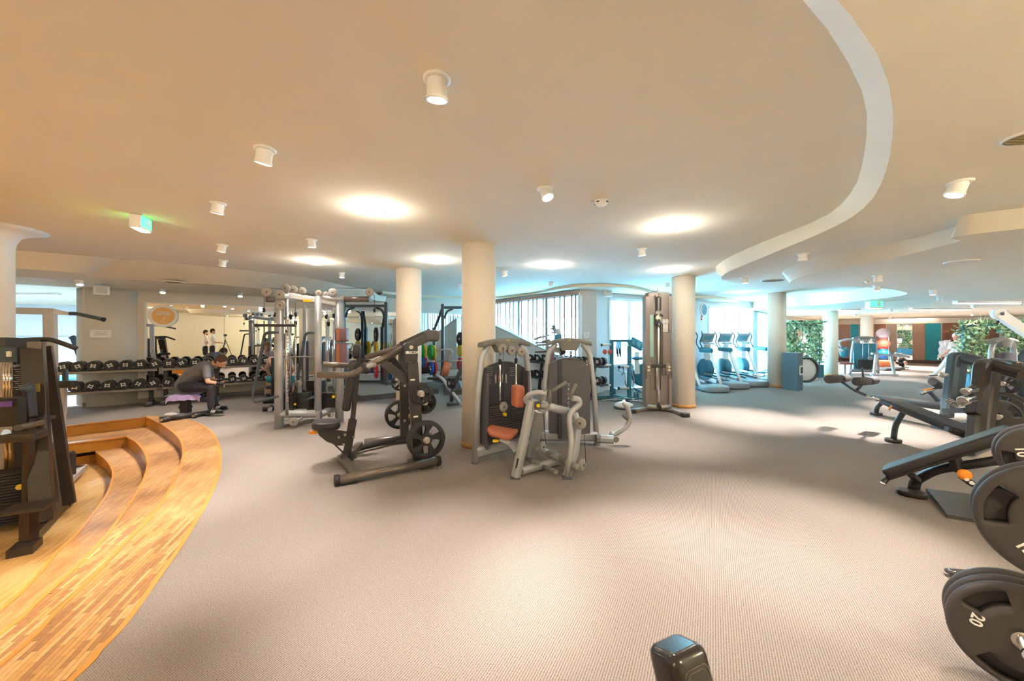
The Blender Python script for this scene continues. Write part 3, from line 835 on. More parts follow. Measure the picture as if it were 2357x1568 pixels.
# made-up fill lamps of the same kinds, added unseen behind and beside the camera
for i, (x, y, H) in enumerate([(-2.2, .6, HA), (-3.8, 2.2, HA), (-4.6, -.6, HA), (-2.2, -2.6, HA), (2.2, .6, HB), (4.4, 1.6, HB), (6.5, 4.2, HC), (8.6, 2.0, HC), (9.0, 6.5, HC), (-6.5, 1.2, HA), (-9.5, 4.4, HD), (.9, -1.2, HB), (12.5, 8.5, HC), (17, 10, HC), (13.2, 5, HC), (20.5, 14, HC)]):
    spotlamp((x, y), H, power=(SPOT_W if x < 8 else SPOT_W * 3), label='ceiling spotlight outside the picture behind the camera', group='spotlights behind the camera', color=(WARMER if x < 8 else WARM))
for i, (x, y, H) in enumerate([(-2.5, -1.5, HA), (-6.5, -3.5, HA), (-8.5, .5, HA), (-3.5, -5.0, HA), (1.5, -.2, HB), (3.6, .3, HB), (6.0, 1.2, HC), (9.5, 4.0, HC), (15, 8, HC)]):
    ringlamp((x, y), H, 'round glass ceiling lamp behind the camera, %s' % ['nearest the lens', 'over the far end of the sunken floor', 'above the left end of the sunken floor', 'by the back wall', 'right of the lens', 'farther right of the lens', 'over the bench corner', 'to the right of the press frames', 'far right beyond the frame'][i], color=(WARMER if x < 7 else NEUT), power=RING_W * 7.2)
for x, y, lab in ((17, 13, 'small ceiling spotlight above the right plant divider, near the picture edge'), (14.5, 16, 'small ceiling spotlight just left of the pinkish column'), (18, 18, 'small ceiling spotlight above the two wall washers'), (16.4, 19.6, 'small ceiling spotlight beyond the pinkish column'), (19.5, 16, 'small ceiling spotlight above the wooden panels')):
    spotlamp((x, y), HC, lab, power=620, angle=105)  # strong wide spots added to brighten the far floor
# strip lamps added to make the room past the opening blue-lit
for k, (x, y) in enumerate([(-14, 11), (-18, 10)]):
    t = thing('fill_strip_lamp', 'white strip lamp in the room beyond the left opening', 'ceiling lamp', (x, y, HA - .03), group='strip lamps beyond the opening')
    MB().box((0, 0, 0), (1.6, .16, .05)).build('housing', CER, t)
    L = bpy.data.lights.new('fill_strip_light', 'AREA'); L.shape = 'RECTANGLE'; L.size = 1.5; L.size_y = .14; L.energy = 170; L.color = (.72, .88, 1)
    o = bpy.data.objects.new('fill_tube_light', L); COL.objects.link(o); o.location = (0, 0, -.04); o.parent = t
# far linear lamps on the right
for k, (p0, p1, py) in enumerate([(2096, 2232, 711), (2198, 2345, 696), (1932, 1978, 713)]):
    a = W(p0, py, HC - .03); b = W(p1, py + 1, HC - .03)
    a = D(p0, 772 - (772 - py), 870 * (HC - .05 - EYE) / (772 - py)); b = D(p1, py, 870 * (HC - .05 - EYE) / (772 - py))
    t = thing('linear_lamp', ['long white linear lamp over the teal panel', 'long thin linear lamp at the right over the plant divider', 'short linear lamp left of the pinkish column'][k], 'linear lamp', ((a + b) / 2).to_tuple())
    mm = MB(); mm.beam(a, b, .12, .06); mm.build('housing', CER, t, world=True)
    mm = MB(); mm.beam(a - Vector((0, 0, .035)), b - Vector((0, 0, .035)), .1, .012); mm.build('diffuser', mat('strip_glow', '#FFFFFF', .5, var=0, emit=(1, .93, .93), es=12), t, world=True)
# two wall washers on the far cream bulkhead
for k, px in enumerate((2068, 2122)):
    q = fpx(px); 
    t = thing('wall_washer', ['left', 'right'][k] + ' bright wall washer above the far panels', 'wall lamp', (q.x + fn.x * .12, q.y + fn.y * .12, 2.28))
    MB().box((0, 0, 0), (.3, .1, .07), rz=math.atan2(fdir.y, fdir.x)).build('housing', CER, t)
    MB().box((0, 0, .04), (.26, .08, .01), rz=math.atan2(fdir.y, fdir.x)).build('lens', M_['lamp'], t)
    o = add_light('POINT', (fn.x * .1, fn.y * .1, .15), 25, WARM, radius=.05); o.parent = t
# vents, detectors, exit signs
def vent(p, H, r, label, dark=True):
    t = thing('ceiling_vent', label, 'vent', (p[0], p[1], H))
    MB().lathe([(r, 0), (r, -.008), (r * .93, -.014), (r * .88, -.008)], n=36, ring=True).build('rim', CER, t)
    for k in range(5):
        yy = (-.6 + k * .3) * r; w = math.sqrt(max(r * r * .77 - yy * yy, .001))
        MB().box((0, yy, -.008), (2 * w, r * .1, .012), M=None).build('slat', mat('vent_slat', '#9A8A66', .6) if dark else CER, t)
    MB().cyl((0, 0, -.001), (0, 0, -.003), r * .88, 32).build('disc', mat('vent_disc', '#D8C9A4', .7), t)
vent(W(2372, 312, HB), HB, .1, 'round louvred vent cut by the right edge of the picture')
vent(W(2212, 602, HC), HC, .15, 'flat round vent on the lowest ceiling at the right', False)
vent(W(1779, 645, HB), HB, .2, 'round vent near the hook of the lowered ceiling')
vent(W(82, 641, HD), HD, .22, 'round vent on the soffit at far left', False)
vent(W(400, 649, HD), HD, .16, 'round vent on the soffit above the orange sign')
def smoke(p, H, label, s=1.0):
    t = thing('smoke_detector', label, 'smoke detector', (p[0], p[1], H))
    MB().lathe([(.05 * s, 0), (.052 * s, -.012), (.046 * s, -.03), (.034 * s, -.045), (.01 * s, -.058)], n=24).build('body', CER, t)
    for a in (0, 1, 2, 3):
        MB().box((.045 * s * math.cos(a * PI / 2 + .8), .045 * s * math.sin(a * PI / 2 + .8), -.022), (.02 * s, .02 * s, .008), rz=a * PI / 2 + .8).build('slot', M_['char'], t)
    MB().box((-.06 * s, 0, -.006), (.05, .014, .01)).build('bracket', CER, t)
smoke(A(1384, 462), HA, 'white smoke detector on the ceiling in the middle', 1.2)
smoke(C_(1999, 646), HC, 'small detector above the exercise balls')
GLOWG = mat('exit_green', '#28C25A', .5, var=0, emit=(.05, .8, .25), es=1.2)
def exitsign(c, label, rz=0, s=1.0, H=HA):
    t = thing('exit_sign', label, 'exit sign', c, rz)
    MB().box((0, 0, 0), (.22 * s, .09 * s, .13 * s)).build('housing', CER, t)
    for sgn in (-1, 1):
        m = MB().box((0, sgn * .047 * s, .01), (.20 * s, .004, .10 * s)); m.build('sign_face', GLOWG, t)
        MB().box((.03 * s, sgn * .050 * s, .01), (.05 * s, .003, .07 * s)).build('door_pictogram', M_['white'], t)
        f = MB(); f.sphere((-.04 * s, sgn * .05 * s, .045 * s), .009 * s, 8, 5); f.beam((-.04 * s, sgn * .05 * s, .035 * s), (-.05 * s, sgn * .05 * s, 0), .012, .003)
        f.beam((-.05 * s, sgn * .05 * s, 0), (-.02 * s, sgn * .05 * s, -.03), .008, .003); f.beam((-.05 * s, sgn * .05 * s, 0), (-.07 * s, sgn * .05 * s, -.03), .008, .003)
        f.build('running_figure', M_['white'], t)
    MB().box((0, 0, -.067 * s), (.2 * s, .07 * s, .006)).build('light_strip', mat('green_white_glow', '#DFF5D0', .5, var=0, emit=(.75, 1, .6), es=4), t)
    return t
p = D(324, 515, 870 * (HA - .07 - EYE) / (772 - 515)); exitsign(p.to_tuple(), 'green and white exit sign box on the ceiling at left', rz=math.radians(112), s=1.0)
o = add_light('POINT', (p.x, p.y, HA - .16), .8, (.6, 1, .3), radius=.05)
p = D(2012, 701, 870 * (HC - .08 - EYE) / (772 - 701)); exitsign(p.to_tuple(), 'small lit exit sign above the pinkish column', rz=0, s=1.6)
# loudspeakers on walls
def wallspeaker(p, label, rz):
    t = thing('wall_loudspeaker', label, 'loudspeaker', p.to_tuple(), rz)
    MB().pad((0, 0, 0), (.22, .17, .17), r=.03, e=.02).build('cabinet', CER, t)
    MB().box((0, -.088, 0), (.16, .006, .12)).build('grille', mat('speaker_grille', '#CFCBC6', .7), t)
    MB().tube([(0, .05, .07), (0, .05, .14), (0, .12, .18)], .01, 8).build('bracket', CER, t)
wallspeaker(D(234, 669, 7.45), 'white loudspeaker on the wall by the left opening', .8)
wallspeaker(D(1398, 676, 9.9), 'small pale loudspeaker on the pillar by the windows', .3)
# ================================================================ gym helpers
def plane_pt(px, py, P, d):
    """photo pixel -> point on the vertical plane through P with horizontal direction d"""
    n = Vector((-d[1], d[0], 0)); r = Vector(((px - CX) / F, 1, -(py - HZ) / F))
    t = n.dot(Vector((P[0], P[1], 0))) / n.dot(r)
    return Vector((0, 0, EYE)) + r * t
def pulley(parent, c, axis, r, w=.03, mt=None, world=True, ax=True):
    c = Vector(c); a = Vector(axis).normalized()
    m = MB(); m.lathe([(r * .3, -w * .5), (r * .94, -w * .5), (r, -w * .38), (r * .9, 0), (r, w * .38), (r * .94, w * .5), (r * .3, w * .5)], o=c, axis=a, n=28)
    p = m.build('pulley', mt or M_['pulley'], parent, world=world)
    if ax:
        k = MB().cyl(c - a * w * .75, c + a * w * .75, r * .17, 12); 
        M = wmat(parent).inverted() if world else None
        o = link_mesh('axle', k.mesh('axle', M_['char'], M), p); KIDS.setdefault(p.name, []).append(o)
    return p
def weightstack(parent, c, w, d, h, n, rz=0.0, name='weight_plate', mt=None):
    """c: bottom centre (local); n separate plates"""
    th = h / n; me = MB().pad((0, 0, 0), (w, d, th * .82), r=.008, n=1, e=.002).mesh(name, mt or M_['stack'])
    for i in range(n):
        M = Matrix.Translation(Vector(c) + Vector((0, 0, th * (i + .5)))) @ Matrix.Rotation(rz, 4, 'Z')
        o = link_mesh(name, me, parent, M); KIDS.setdefault(parent.name, []).append(o)
def W2L(parent, p): return wmat(parent).inverted() @ Vector(p)
PLATE_ME = {}
def plate_meshes(style, r, th, mt):
    key = (style, round(r, 3), round(th, 3), mt.name)
    if key in PLATE_ME: return PLATE_ME[key]
    m = MB()
    if style == 'spoke':      # rim ring + five curved spokes + hub, axis +Z
        m.lathe([(r * .80, -th * .5), (r * .97, -th * .5), (r, -th * .3), (r, th * .3), (r * .97, th * .5), (r * .84, th * .5), (r * .79, th * .25), (r * .79, -th * .25)], n=48, ring=True)
        for k in range(5):
            a = 2 * PI * k / 5
            def pt(rr, da): return (rr * math.cos(a + da), rr * math.sin(a + da))
            m.prism([pt(r * .18, -.7), pt(r * .5, -.05), pt(r * .82, -.04), pt(r * .82, .46), pt(r * .5, .33), pt(r * .2, .4)], -th * .3, th * .32)
        hub = MB().lathe([(r * .30, -th * .45), (r * .30, th * .42), (r * .25, th * .5), (r * .1, th * .5)], n=28)
        m.loops([[Vector((q.x, q.y, q.z)) for q in hub.v[i:i + 28]] for i in range(0, len(hub.v), 28)])
    elif style == 'bumper':
        m.lathe([(.03, -th * .35), (r * .35, -th * .35), (r * .4, -th * .5), (r * .97, -th * .5), (r, -th * .42), (r, th * .42), (r * .97, th * .5), (r * .4, th * .5), (r * .35, th * .35), (.03, th * .35)], n=36)
    elif style == 'grip':     # big soft-edged disc with three hand holes
        n = 72; hole = []
        def outline(k): return [(k * math.cos(2 * PI * i / n), k * math.sin(2 * PI * i / n)) for i in range(n)]
        bm = bmesh.new()
        # built as polar grid with three openings
        rs = [.16, .30, .44, .60, .76, .88, .96, 1.0]; NA = 72
        def hh(k): return th * .5 * (1.0 if k < .9 else (.8 if k < .97 else .35))
        grid = {}
        for s_ in (1, -1):
            for i, k in enumerate(rs):
                for j in range(NA):
                    z = s_ * hh(k) * (1.12 if k < .2 else 1)
                    grid[s_, i, j] = bm.verts.new((r * k * math.cos(2 * PI * j / NA), r * k * math.sin(2 * PI * j / NA), z))
        def isopen(i, j):
            a = (j + .5) * 360 / NA
            return i in (3, 4) and any(abs((a - c + 180) % 360 - 180) < 26 for c in (30, 150, 270))
        for i in range(len(rs) - 1):
            for j in range(NA):
                j2 = (j + 1) % NA
                if isopen(i, j): continue
                bm.faces.new((grid[1, i, j], grid[1, i + 1, j], grid[1, i + 1, j2], grid[1, i, j2]))
                bm.faces.new((grid[-1, i, j2], grid[-1, i + 1, j2], grid[-1, i + 1, j], grid[-1, i, j]))
        for j in range(NA):
            j2 = (j + 1) % NA; L = len(rs) - 1
            bm.faces.new((grid[1, L, j], grid[-1, L, j], grid[-1, L, j2], grid[1, L, j2]))
            bm.faces.new((grid[-1, 0, j], grid[1, 0, j], grid[1, 0, j2], grid[-1, 0, j2]))
            for i in (2, 3, 4, 5):
                if isopen(i, j):
                    for (ii, other) in ((i, i - 1), (i + 1, i + 1)):
                        if not isopen(i - 1, j) and ii == i: bm.faces.new((grid[1, i, j], grid[1, i, j2], grid[-1, i, j2], grid[-1, i, j]))
                        if not isopen(i + 1, j) and ii == i + 1: bm.faces.new((grid[1, i + 1, j2], grid[1, i + 1, j], grid[-1, i + 1, j], grid[-1, i + 1, j2]))
                    if not isopen(i, (j - 1) % NA): bm.faces.new((grid[1, i, j], grid[-1, i, j], grid[-1, i + 1, j], grid[1, i + 1, j]))
                    if not isopen(i, j2): bm.faces.new((grid[1, i, j2], grid[1, i + 1, j2], grid[-1, i + 1, j2], grid[-1, i, j2]))
        me = bpy.data.meshes.new('disc'); 
        bmesh.ops.recalc_face_normals(bm, faces=bm.faces); bm.to_mesh(me); bm.free()
        me.polygons.foreach_set('use_smooth', [True] * len(me.polygons)); me.materials.append(mt)
        PLATE_ME[key] = (me, None); 
    if style != 'grip':
        PLATE_ME[key] = (m.mesh('disc', mt), None)
    sl = MB().lathe([(.026, -th * .56), (.038, -th * .56), (.038, th * .56), (.026, th * .56)], n=24)
    PLATE_ME[key] = (PLATE_ME[key][0], sl.mesh('hub_ring', M_['steel']))
    return PLATE_ME[key]
def plate(c, axis, r, th, label, style='spoke', mt=None, group=None, name='weight_plate', number=None, spin=0.0, numcol=None):
    mt = mt or M_['rubber']
    z = Vector(axis).normalized(); x, y, _ = frame(z)
    R = Matrix((x, y, z)).transposed() @ Matrix.Rotation(spin, 3, 'Z')
    t = thing(name, label, 'weight plate', Vector(c).to_tuple(), rot=R.to_euler(), group=group)
    a, b = plate_meshes(style, r, th, mt)
    for nm, me in (('disc', a), ('hub_ring', b)):
        o = link_mesh(nm, me, t); KIDS.setdefault(t.name, []).append(o)
    if number:
        for (s_, rad, ang) in number[1:]:
            pos = Vector((rad * math.cos(ang), rad * math.sin(ang), th * .5 + .001))
            up = Vector((math.cos(ang + PI), math.sin(ang + PI), 0))
            upv = up * s_
            lettering(number[0], r * .27, numcol or M_['white'], t, pos, upv.cross(Vector((0, 0, 1))), upv, name='number', bold=.0015)
    return t
def remesh(mb, name, material, parent, voxel=.012, smooth=3, world=True, label=None):
    me = mb.mesh(name, material, wmat(parent).inverted() if (world and parent) else None)
    ob = bpy.data.objects.new('tmp_body', me); COL.objects.link(ob)
    md = ob.modifiers.new('r', 'REMESH'); md.mode = 'VOXEL'; md.voxel_size = voxel; md.use_smooth_shade = True
    if smooth: s = ob.modifiers.new('s', 'SMOOTH'); s.iterations = smooth; s.factor = .5
    dg = bpy.context.evaluated_depsgraph_get(); dg.update()
    m2 = bpy.data.meshes.new_from_object(ob.evaluated_get(dg)); m2.name = name
    bpy.data.objects.remove(ob)
    if not m2.materials: m2.materials.append(material)
    m2.polygons.foreach_set('use_smooth', [True] * len(m2.polygons))
    o = link_mesh(name, m2, parent)
    if parent: KIDS.setdefault(parent.name, []).append(o)
    if label: o['label'] = label
    return o
# ================================================================ black plate-loaded machine left of the middle column
O1 = Vector((-1.308, 4.81, 0)); u1 = Vector((.907, .42, 0)).normalized(); v1 = Vector((-u1.y, u1.x, 0))
def Z4(zx, zy, off=0.0):
    return plane_pt(700 + zx / 3.825, 730 + zy / 3.825, O1 + v1 * off, u1)
t = thing('plate_loaded_machine', 'black plate-loaded pulldown machine with long grey lever arms, left of the middle column', 'gym machine', O1.to_tuple())
BK = M_['char']; BZ = M_['bronze']
# base
nb0 = W(773, 1106, .06); nb1 = W(1010, 1060, .06)
MB().tube([nb0, nb1], .052, 14, rx=.045).build('floor_tube', BZ, t, world=True)
MB().cyl(nb0 - (nb1 - nb0).normalized() * .012, nb0 + (nb1 - nb0).normalized() * .03, .056, 16).cyl(nb1 - (nb1 - nb0).normalized() * .03, nb1 + (nb1 - nb0).normalized() * .012, .056, 16).box(nb0 + (nb1 - nb0) * .12 - Vector((0, 0, .045)), (.14, .07, .03), rz=.5).box(nb0 + (nb1 - nb0) * .86 - Vector((0, 0, .045)), (.14, .07, .03), rz=.5).build('end_cap', M_['rubber'], t, world=True, kind='stuff')
jn = nb0.lerp(nb1, .2) + Vector((0, 0, .0)); ps = Z4(370, 1225); ps.z = .07
farb = O1 + v1 * .55; farb.z = .06
MB().beams([jn, ps + Vector((-.02, -.08, 0)), ps + Vector((.02, .12, 0)), Z4(490, 1118, .3) * 1, ], .08, .06, up=(0, 0, 1)).build('cross_tube', BZ, t, world=True)
q = Z4(490, 1118, .3); q.z = .06
MB().tube([ps + Vector((.0, .1, 0)), Vector((q.x, q.y, .06)), Vector((farb.x, farb.y, .06)), Vector((farb.x, farb.y, .06)) + u1 * .3], .04, 12, fr=.06).build('rear_tube', BK, t, world=True)
MB().tube([farb - u1 * .5, farb + u1 * .4], .045, 12).build('floor_tube', BZ, t, world=True)
# seat post and back post
MB().beam(Z4(370, 1235), Z4(430, 900), .07, .09, up=u1).beam(Z4(425, 930), Z4(492, 250), .045, .055, up=u1).build('post', BK, t, world=True)
for (a, b) in (((362, 1240), (390, 1236)),):
    MB().box(Z4(376, 1238) + Vector((0, 0, -.01)), (.14, .14, .02), rz=.43).build('foot_plate', BK, t, world=True)
# seat
sM = Matrix.Rotation(math.atan2(u1.y, u1.x), 3, 'Z') @ Matrix.Rotation(.06, 3, 'Y')
c = Z4(195, 945)
MB().pad(c, (.30, .34, .085), r=.09, M=sM, e=.035).build('seat', M_['leather_b'], t, world=True)
m = MB(); 
sh = [(110, 985), (130, 1040), (200, 1095), (290, 1130), (360, 1130), (372, 1060), (445, 1050), (440, 1020), (330, 1000), (180, 990)]
for off in (-.05, .05):
    P = [Z4(x, y, off) for x, y in sh]; n = v1 * .012
    k = len(P); m.add([p - n for p in P] + [p + n for p in P], [tuple(range(k)), tuple(reversed(range(k, 2 * k)))] + [(i, i + k, (i + 1) % k + k, (i + 1) % k) for i in range(k)])
m.build('seat_bracket', BK, t, world=True, kind='stuff')
for x, y in ((305, 1058), (360, 1035), (348, 1120), (437, 1055)):
    p = Z4(x, y, -.07); MB().cyl(p, p - v1 * .02, .014, 12).build('bolt', M_['steel'], t, world=True)
MB().cyl(Z4(250, 1105), Z4(350, 1200), .008, 8).build('gas_strut', M_['black'], t, world=True)
MB().pad(Z4(80, 1015, -.02), (.09, .05, .035), r=.012, M=sM, e=.01).build('adjuster_lever', M_['orange'], t, world=True)
# back pads
def padline(a, b, w, th, nm, mt=M_['leather_b'], rr=.05, wd=v1, e=.03):
    a = Vector(a); b = Vector(b); d = (b - a); L = d.length; d.normalize(); x = Vector(wd).normalized(); z = x.cross(d).normalized(); x = d.cross(z)
    M = Matrix((x, d, z)).transposed()
    MB().pad((a + b) / 2, (w, L, th), r=rr, M=M, e=e).build(nm, mt, t, world=True)
padline(Z4(365, 820), Z4(437, 380), .26, .09, 'back_pad')
padline(Z4(452, 365), Z4(468, 235), .2, .08, 'head_pad')
MB().beam(Z4(500, 385), Z4(600, 400, -.1), .03, .05).build('pad_bracket', BK, t, world=True)
# uprights
sN, sF = -.55, .5
def upright(off, nm, x0=0, far=False):
    m = MB()
    if not far: m.beams([Z4(1003, 1250, off), Z4(985, 900, off), Z4(950, 400, off)], .085, .12, up=u1)
    else: m.beams([Z4(882, 1078, off), Z4(878, 450, off)], .085, .11, up=u1)
    m.build('upright', BK, t, world=True)
upright(sN, 'upright'); upright(sF, 'upright', far=True)
MB().box(Z4(1003, 1262, sN) + Vector((0, 0, .0)), (.22, .13, .02), rz=.45).build('foot_plate', BK, t, world=True)
MB().box(Z4(868, 1080, sF), (.2, .13, .02), rz=.45).build('foot_plate', BK, t, world=True)
for y in (605, 912):
    p = Z4(885, y, sF - .06); MB().cyl(p, p - v1 * .015, .018, 12).build('bolt', M_['steel'], t, world=True)
for y in (553, 877):
    p = Z4(955 if y < 700 else 983, y, sN - .045); MB().box(p, (.05, .004, .018), rz=math.atan2(u1.y, u1.x)).build('sticker', M_['white'], t, world=True)
# pivot heads
for off, dx in ((sN, 0), (sF, -78)):
    P = [(885, 250), (900, 228), (985, 228), (1000, 250), (1002, 330), (998, 395), (890, 400), (888, 330)] if off < 0 else [(845, 240), (870, 228), (905, 232), (920, 260), (920, 420), (900, 470), (850, 470), (840, 420)]
    A_ = [Z4(x, y, off - .075) for x, y in P]; B2 = [p + v1 * .15 for p in A_]; k = len(P)
    MB().add(A_ + B2, [tuple(range(k)), tuple(reversed(range(k, 2 * k)))] + [(i, i + k, (i + 1) % k + k, (i + 1) % k) for i in range(k)]).build('pivot_head', M_['black'], t, world=True)
hp = Z4(944, 266, sN - .085)
MB().cyl(hp, hp + v1 * .03, .022, 20).build('pivot_cap', M_['steel'], t, world=True)
ph = W2L(t, Z4(951, 314, sN - .079)); lettering('PRECOR', .038, M_['white'], t, ph, u1, (0, 0, 1), bold=.0012)
sq = Z4(910, 312, sN - .079); MB().box(sq, (.018, .003, .03), rz=math.atan2(u1.y, u1.x)).build('emblem', M_['white'], t, world=True)
# lever arms
aN, aF = -.40, .34
MB().tube([Z4(112, 510, aN), Z4(425, 512, aN), Z4(540, 442, aN), Z4(890, 270, aN)], .036, 14, fr=.09).build('lever_arm', BZ, t, world=True)
MB().beam(Z4(880, 275, aN), Z4(1080, 185, aN), .07, .09, up=(0, 0, 1)).build('lever_beam', BK, t, world=True)
MB().pad(Z4(1125, 165, aN), (.17, .12, .14), r=.04, M=sM, e=.04).build('counterweight', M_['shroud'], t, world=True)
MB().tube([Z4(165, 415, aF), Z4(400, 430, aF)], .034, 12).build('lever_arm', BZ, t, world=True)
MB().tube([Z4(540, 360, aF), Z4(800, 275, aF), Z4(870, 240, aF)], .034, 12).build('lever_arm', BZ, t, world=True)
MB().beam(Z4(850, 248, aF), Z4(1110, 125, aF), .07, .08, up=(0, 0, 1)).build('lever_beam', BK, t, world=True)
MB().lathe([(.055, -.03), (.066, -.02), (.066, .02), (.055, .03)], o=Z4(540, 450, aN), axis=u1 + Vector((0, 0, .5)), n=24).build('pivot_collar', BK, t, world=True)
a = Z4(625, 420, aN - .03); MB().tube([Z4(520, 450, aN - .02), Z4(590, 425, aN - .06), a], .028, 12).build('grip', M_['silver'], t, world=True)
# link arms with warning sticker
MB().beam(Z4(690, 400, aN), Z4(930, 575, sN + .06), .05, .09, up=u1).build('link_arm', BK, t, world=True)
MB().beam(Z4(760, 350, aF), Z4(880, 500, sF - .06), .05, .08, up=u1).build('link_arm', BK, t, world=True)
w = Z4(770, 463, aN - .034)
tri = MB(); d_ = u1; A3 = [w + d_ * -.035 + Vector((0, 0, -.03)), w + d_ * .04 + Vector((0, 0, -.025)), w + d_ * .005 + Vector((0, 0, .04))]
tri.add(A3 + [p + v1 * .004 for p in A3], [(0, 1, 2), (5, 4, 3), (0, 3, 4, 1), (1, 4, 5, 2), (2, 5, 3, 0)]); tri.build('warning_sticker', M_['yellow'], t, world=True)
# plate horns
big = Z4(1045, 1045, sN); sm = Z4(1000, 655, sN)
for c_ in (big, sm):
    MB().cyl(c_, c_ - v1 * (.26), .024, 16).lathe([(.04, 0), (.04, .01)], o=c_ - v1 * .03, axis=-v1, n=16).build('plate_horn', M_['steel'], t, world=True)
fb = Z4(850, 870, sF); fs = Z4(850, 580, sF)
for c_ in (fb, fs): MB().cyl(c_, c_ + v1 * .2, .024, 16).build('plate_horn', M_['steel'], t, world=True)
gpl = 'plates on the plate-loaded pulldown machine'
plate(big - v1 * .19, -v1, .208, .035, 'large black five-spoke weight plate nearest the camera, low on the plate-loaded machine', spin=.3)
plate(big - v1 * .145, -v1, .208, .035, 'large black weight plate directly behind the nearest low one', spin=.3)
plate(sm - v1 * .17, -v1, .122, .03, 'small black five-spoke plate above the large ones on the near upright', spin=.1)
plate(fb + v1 * .08, -v1, .2, .035, 'large black plate on the far side of the plate-loaded machine', spin=.2)
plate(fb + v1 * .125, -v1, .2, .035, 'second large black plate at the far side, half hidden by another', spin=.2)
plate(fs + v1 * .08, -v1, .12, .03, 'small black plate behind the far upright of the plate-loaded machine')
# plates stored behind (seen right of the uprights)
c_ = Z4(1060, 750, .1); MB().cyl(c_ - v1 * .1, c_ + v1 * .2, .024, 12).build('plate_horn', M_['steel'], t, world=True)
for k in range(4): plate(c_ + v1 * (.04 * k - .02) + u1 * 0, v1, .15, .03, ['front', 'second', 'third', 'rearmost'][k] + ' one of the four black discs behind the near upright', spin=k)

# ================================================================ seated row machine (silver, terracotta pads)
def tower(a, b, label, zcap=1.45, back=False, name='selector_tower'):
    """bent-tube tower from foot a to foot b (ground points), shroud between"""
    a = Vector(a); b = Vector(b); d = (b - a).normalized(); n = Vector((d.y, -d.x, 0))
    t = thing(name, label, 'gym machine', ((a + b) / 2).to_tuple())
    L = (b - a).length; z1 = zcap - .06
    ti = .085
    MB().tube([a, a + d * .04 + Vector((0, 0, z1 * .55)), a + d * ti * 1.2 + Vector((0, 0, z1 - .12)), a + d * (ti + .12) + Vector((0, 0, z1))], .037, 14, fr=.12).build('left_tube', M_['silver'], t, world=True)
    MB().tube([b, b - d * .04 + Vector((0, 0, z1 * .55)), b - d * ti * 1.2 + Vector((0, 0, z1 - .12)), b - d * (ti + .12) + Vector((0, 0, z1))], .037, 14, fr=.12).build('right_tube', M_['silver'], t, world=True)
    for p in (a, b): MB().lathe([(.045, 0), (.045, .012), (.038, .014)], o=p, n=20).build('foot', M_['shroud'], t, world=True)
    MB().beam(a + Vector((0, 0, .12)), b + Vector((0, 0, .12)), .12, .13, r=.03).build('base_beam', M_['silver'], t, world=True)
    ang = math.atan2(d.y, d.x); R = Matrix.Rotation(ang, 3, 'Z')
    # top cap: curved plastic hood
    m = MB(); K = 12; rings = []
    for i in range(K + 1):
        s_ = i / K; x = (s_ - .5) * (L - .16); drop = .05 * (2 * s_ - 1) ** 2
        hh = .045 + (.11 if abs(s_ - .5) < .22 else 0.0)
        cc = (a + b) / 2 + d * x + Vector((0, 0, zcap - drop))
        rings.append([cc + n * w_ + Vector((0, 0, z_)) for w_, z_ in ((.05, -hh), (.062, -.02), (.045, .012), (-.045, .012), (-.062, -.02), (-.05, -hh))])
    m.loops(rings, smooth=False); m.build('top_cap', M_['cap'], t, world=True)
    MB().sphere((a + b) / 2 + n * .058 + Vector((0, 0, zcap - .02)), .035, sc=(1, .12, .35), M=R).build('badge', mat('badge_olive', '#B9A93E', .4), t, world=True)
    return t, a, b, d, n, R, L
ta, tb = W(1093, 1066), W(1224, 1031)
t, a, b, d, n, R, L = tower(ta, tb, 'silver seated row machine with terracotta seat and chest pad, right of the middle column')
mid = (a + b) / 2
# curved dark shroud behind the stack
m = MB(); K = 10; f_ = []; g_ = []
for i in range(K + 1):
    s_ = i / K; x = (s_ - .5) * (L - .22); z = 1.17 - .10 * (2 * s_ - 1) ** 2
    f_.append(mid + d * x - n * .02 + Vector((0, 0, z))); g_.append(mid + d * x - n * .02 + Vector((0, 0, .2)))
m.loops([g_ + f_[::-1], [p - n * .03 for p in g_ + f_[::-1]]], smooth=False); m.build('rear_shroud', M_['shroud_d'], t, world=True)
for s_ in (-1, 1):
    MB().beam(mid + d * s_ * (L / 2 - .13) + n * .03 + Vector((0, 0, .15)), mid + d * s_ * (L / 2 - .13) + n * .03 + Vector((0, 0, 1.04)), .035, .11, up=n).build('side_shroud', M_['shroud'], t, world=True)
for s_ in (-.13, .13):
    MB().cyl(mid + d * s_ + n * .06 + Vector((0, 0, .2)), mid + d * s_ + n * .06 + Vector((0, 0, 1.35)), .011, 10).build('guide_rod', M_['chrome'], t, world=True)
    MB().cyl(mid + d * s_ + n * .06 + Vector((0, 0, 1.15)), mid + d * s_ + n * .06 + Vector((0, 0, 1.21)), .02, 10).build('stopper', M_['rubber'], t, world=True)
weightstack(t, W2L(t, mid + n * .06 + Vector((0, 0, .22))), L - .28, .12, .44, 16, rz=math.atan2(d.y, d.x))
for k, (zx, zy) in enumerate(((470, 270), (560, 280), (385, 255))):
    p = plane_pt(1060 + zx / 4.021, 740 + zy / 4.021, mid + n * (.07 + .02 * (k == 1)), d); pulley(t, p, n, .062)
p = plane_pt(1060 + 395 / 4.021, 740 + 790 / 4.021, mid + n * .12, d); pulley(t, p, n, .062)
MB().cyl(p, Vector((p.x, p.y, 1.36)), .004, 6).build('cable', M_['cable'], t, world=True)
k_ = plane_pt(1060 + 417 / 4.021, 740 + 862 / 4.021, mid + n * .15, d); MB().cyl(k_, k_ - n * .05, .022, 14).build('selector_pin', M_['yellow'], t, world=True)
